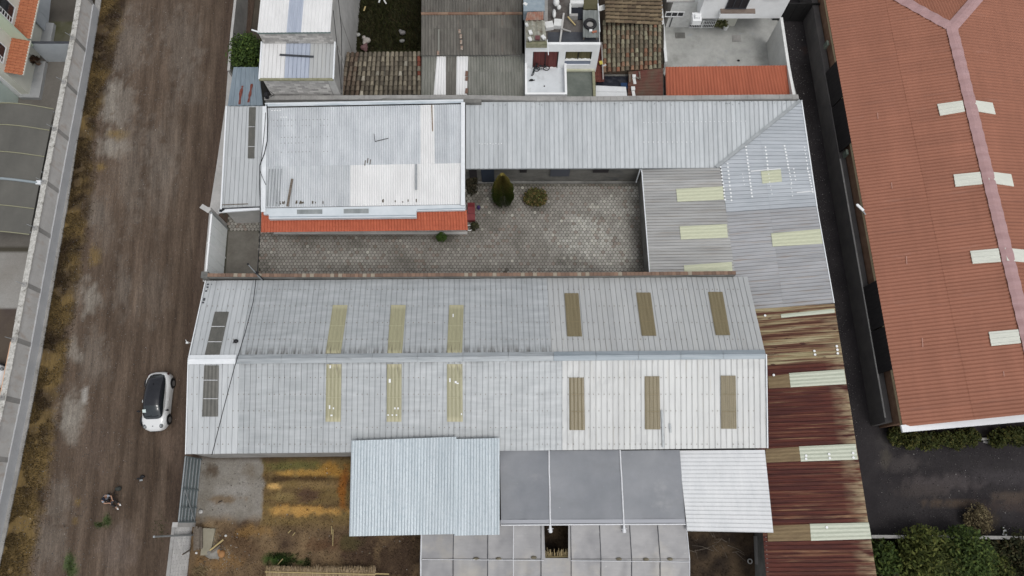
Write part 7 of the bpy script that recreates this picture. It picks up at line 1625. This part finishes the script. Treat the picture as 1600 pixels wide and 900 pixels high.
    h = J['head'][0]; one(lambda q: (q.ball(h+Vector((0, 0, .045)), (.112, .112, .10), 12, 8, z0=-.1), q.hexa([h+F*.08+Rr_*.08+Vector((0,0,.045)), h+F*.19+Rr_*.06+Vector((0,0,.03)), h+F*.19-Rr_*.06+Vector((0,0,.03)), h+F*.08-Rr_*.08+Vector((0,0,.045))], [h+F*.08+Rr_*.08+Vector((0,0,.06)), h+F*.19+Rr_*.06+Vector((0,0,.045)), h+F*.19-Rr_*.06+Vector((0,0,.045)), h+F*.08-Rr_*.08+Vector((0,0,.06))])), 'cap', M('navy_cap', (.012,.014,.025), None, 1, .8), rt_)
    one(lambda q: q.ball(h+F*.10+Vector((0, 0, -.03)), (.018, .018, .022), 7, 5), 'nose', skin, rt_)
    for s_ in (-1, 1): one(lambda q: q.ball(h+F*.092+Rr_*s_*.035+Vector((0, 0, .0)), (.012, .012, .010), 6, 4), 'eye', black, rt_); one(lambda q: q.ball(h+Rr_*s_*.10+Vector((0, 0, -.01)), (.02, .02, .03), 6, 4), 'ear', skin, rt_)
    one(lambda q: q.bar(h+F*.095+Rr_*.025+Vector((0,0,-.065)), h+F*.095-Rr_*.025+Vector((0,0,-.065)), .01, .008), 'mouth', M('lips', (.25,.09,.08)), rt_)
    k = Wd(.60, -.03, .50); one(lambda q: (q.box((k.x, k.y, k.z), (.13, .22, .05), math.atan2(F.y, F.x)), q.box((k.x+F.x*.08, k.y+F.y*.08, k.z+.05), (.02, .16, .10), math.atan2(F.y, F.x))), 'controller', M('dark_grey_plastic', (.05,.05,.055), None, 1, .5), label='dark grey drone controller in the hands of the seated person', cat='controller')
    s0 = Wd(-.02, 0, .08); st_ = root('low_stool', (s0.x, s0.y, 0), 'low dark stool under the seated person', 'stool'); one(lambda q: q.box((s0.x, s0.y, .13), (.36, .34, .05), .6), 'seat', black, st_)
    for a in range(4): one(lambda q: q.bar((s0.x+.14*math.cos(a*PI/2+1.38), s0.y+.14*math.sin(a*PI/2+1.38), 0), (s0.x+.12*math.cos(a*PI/2+1.38), s0.y+.12*math.sin(a*PI/2+1.38), .12), .03, .03), 'leg', black, st_)
person()
c = P(186, 764, 0)
bg_ = root('camera_bag', (c.x, c.y, 0), 'dark open bag on the dirt beside the seated person', 'bag'); one(lambda q: (q.ball((c.x, c.y, .12), (.22, .15, .14), 10, 6), q.ball((c.x+.10, c.y+.05, .16), (.14, .12, .10), 8, 5)), 'bag_body', M('dark_green_cloth', (.03,.035,.032), (.05,.055,.05), 6, .9), bg_); one(lambda q: q.tube([(c.x-.2, c.y-.1, .1), (c.x-.25, c.y-.35, .03), (c.x, c.y-.4, .02)], .02, 5), 'strap', black, bg_)
c = P(166, 781, 0); one(lambda q: (q.ball((c.x-.15, c.y+.02, .12), (.17, .15, .12), 9, 6), q.ball((c.x+.1, c.y-.08, .10), (.14, .12, .11), 9, 6)), 'backpack', M('black_cloth', (.02,.02,.018), (.04,.038,.03), 5, .9), label='crumpled dark backpack behind the stool of the seated person', cat='backpack')
c = P(173.5, 778.5, .3); one(lambda q: q.box((c.x+.02, c.y-.25, .30), (.12, .2, .04), .3), 'orange_pouch', M('rusty_orange_cloth', (.28,.11,.05)), label='small rusty orange pouch on the lap of the seated person', cat='pouch')
c = P(221.5, 746, 0); kb = root('drone_case', (c.x, c.y, 0), 'small black folded pouch lying alone on the dirt road', 'pouch'); one(lambda q: (q.bar((c.x-.30, c.y-.10, .04), (c.x+.08, c.y-.04, .05), .10, .05), q.ball((c.x+.08, c.y+.06, .08), (.17, .11, .08), 9, 5)), 'pouch_body', black, kb); one(lambda q: q.bar((c.x-.1, c.y-.2, .03), (c.x+.1, c.y-.17, .03), .1, .02), 'flap', steel_g, kb)
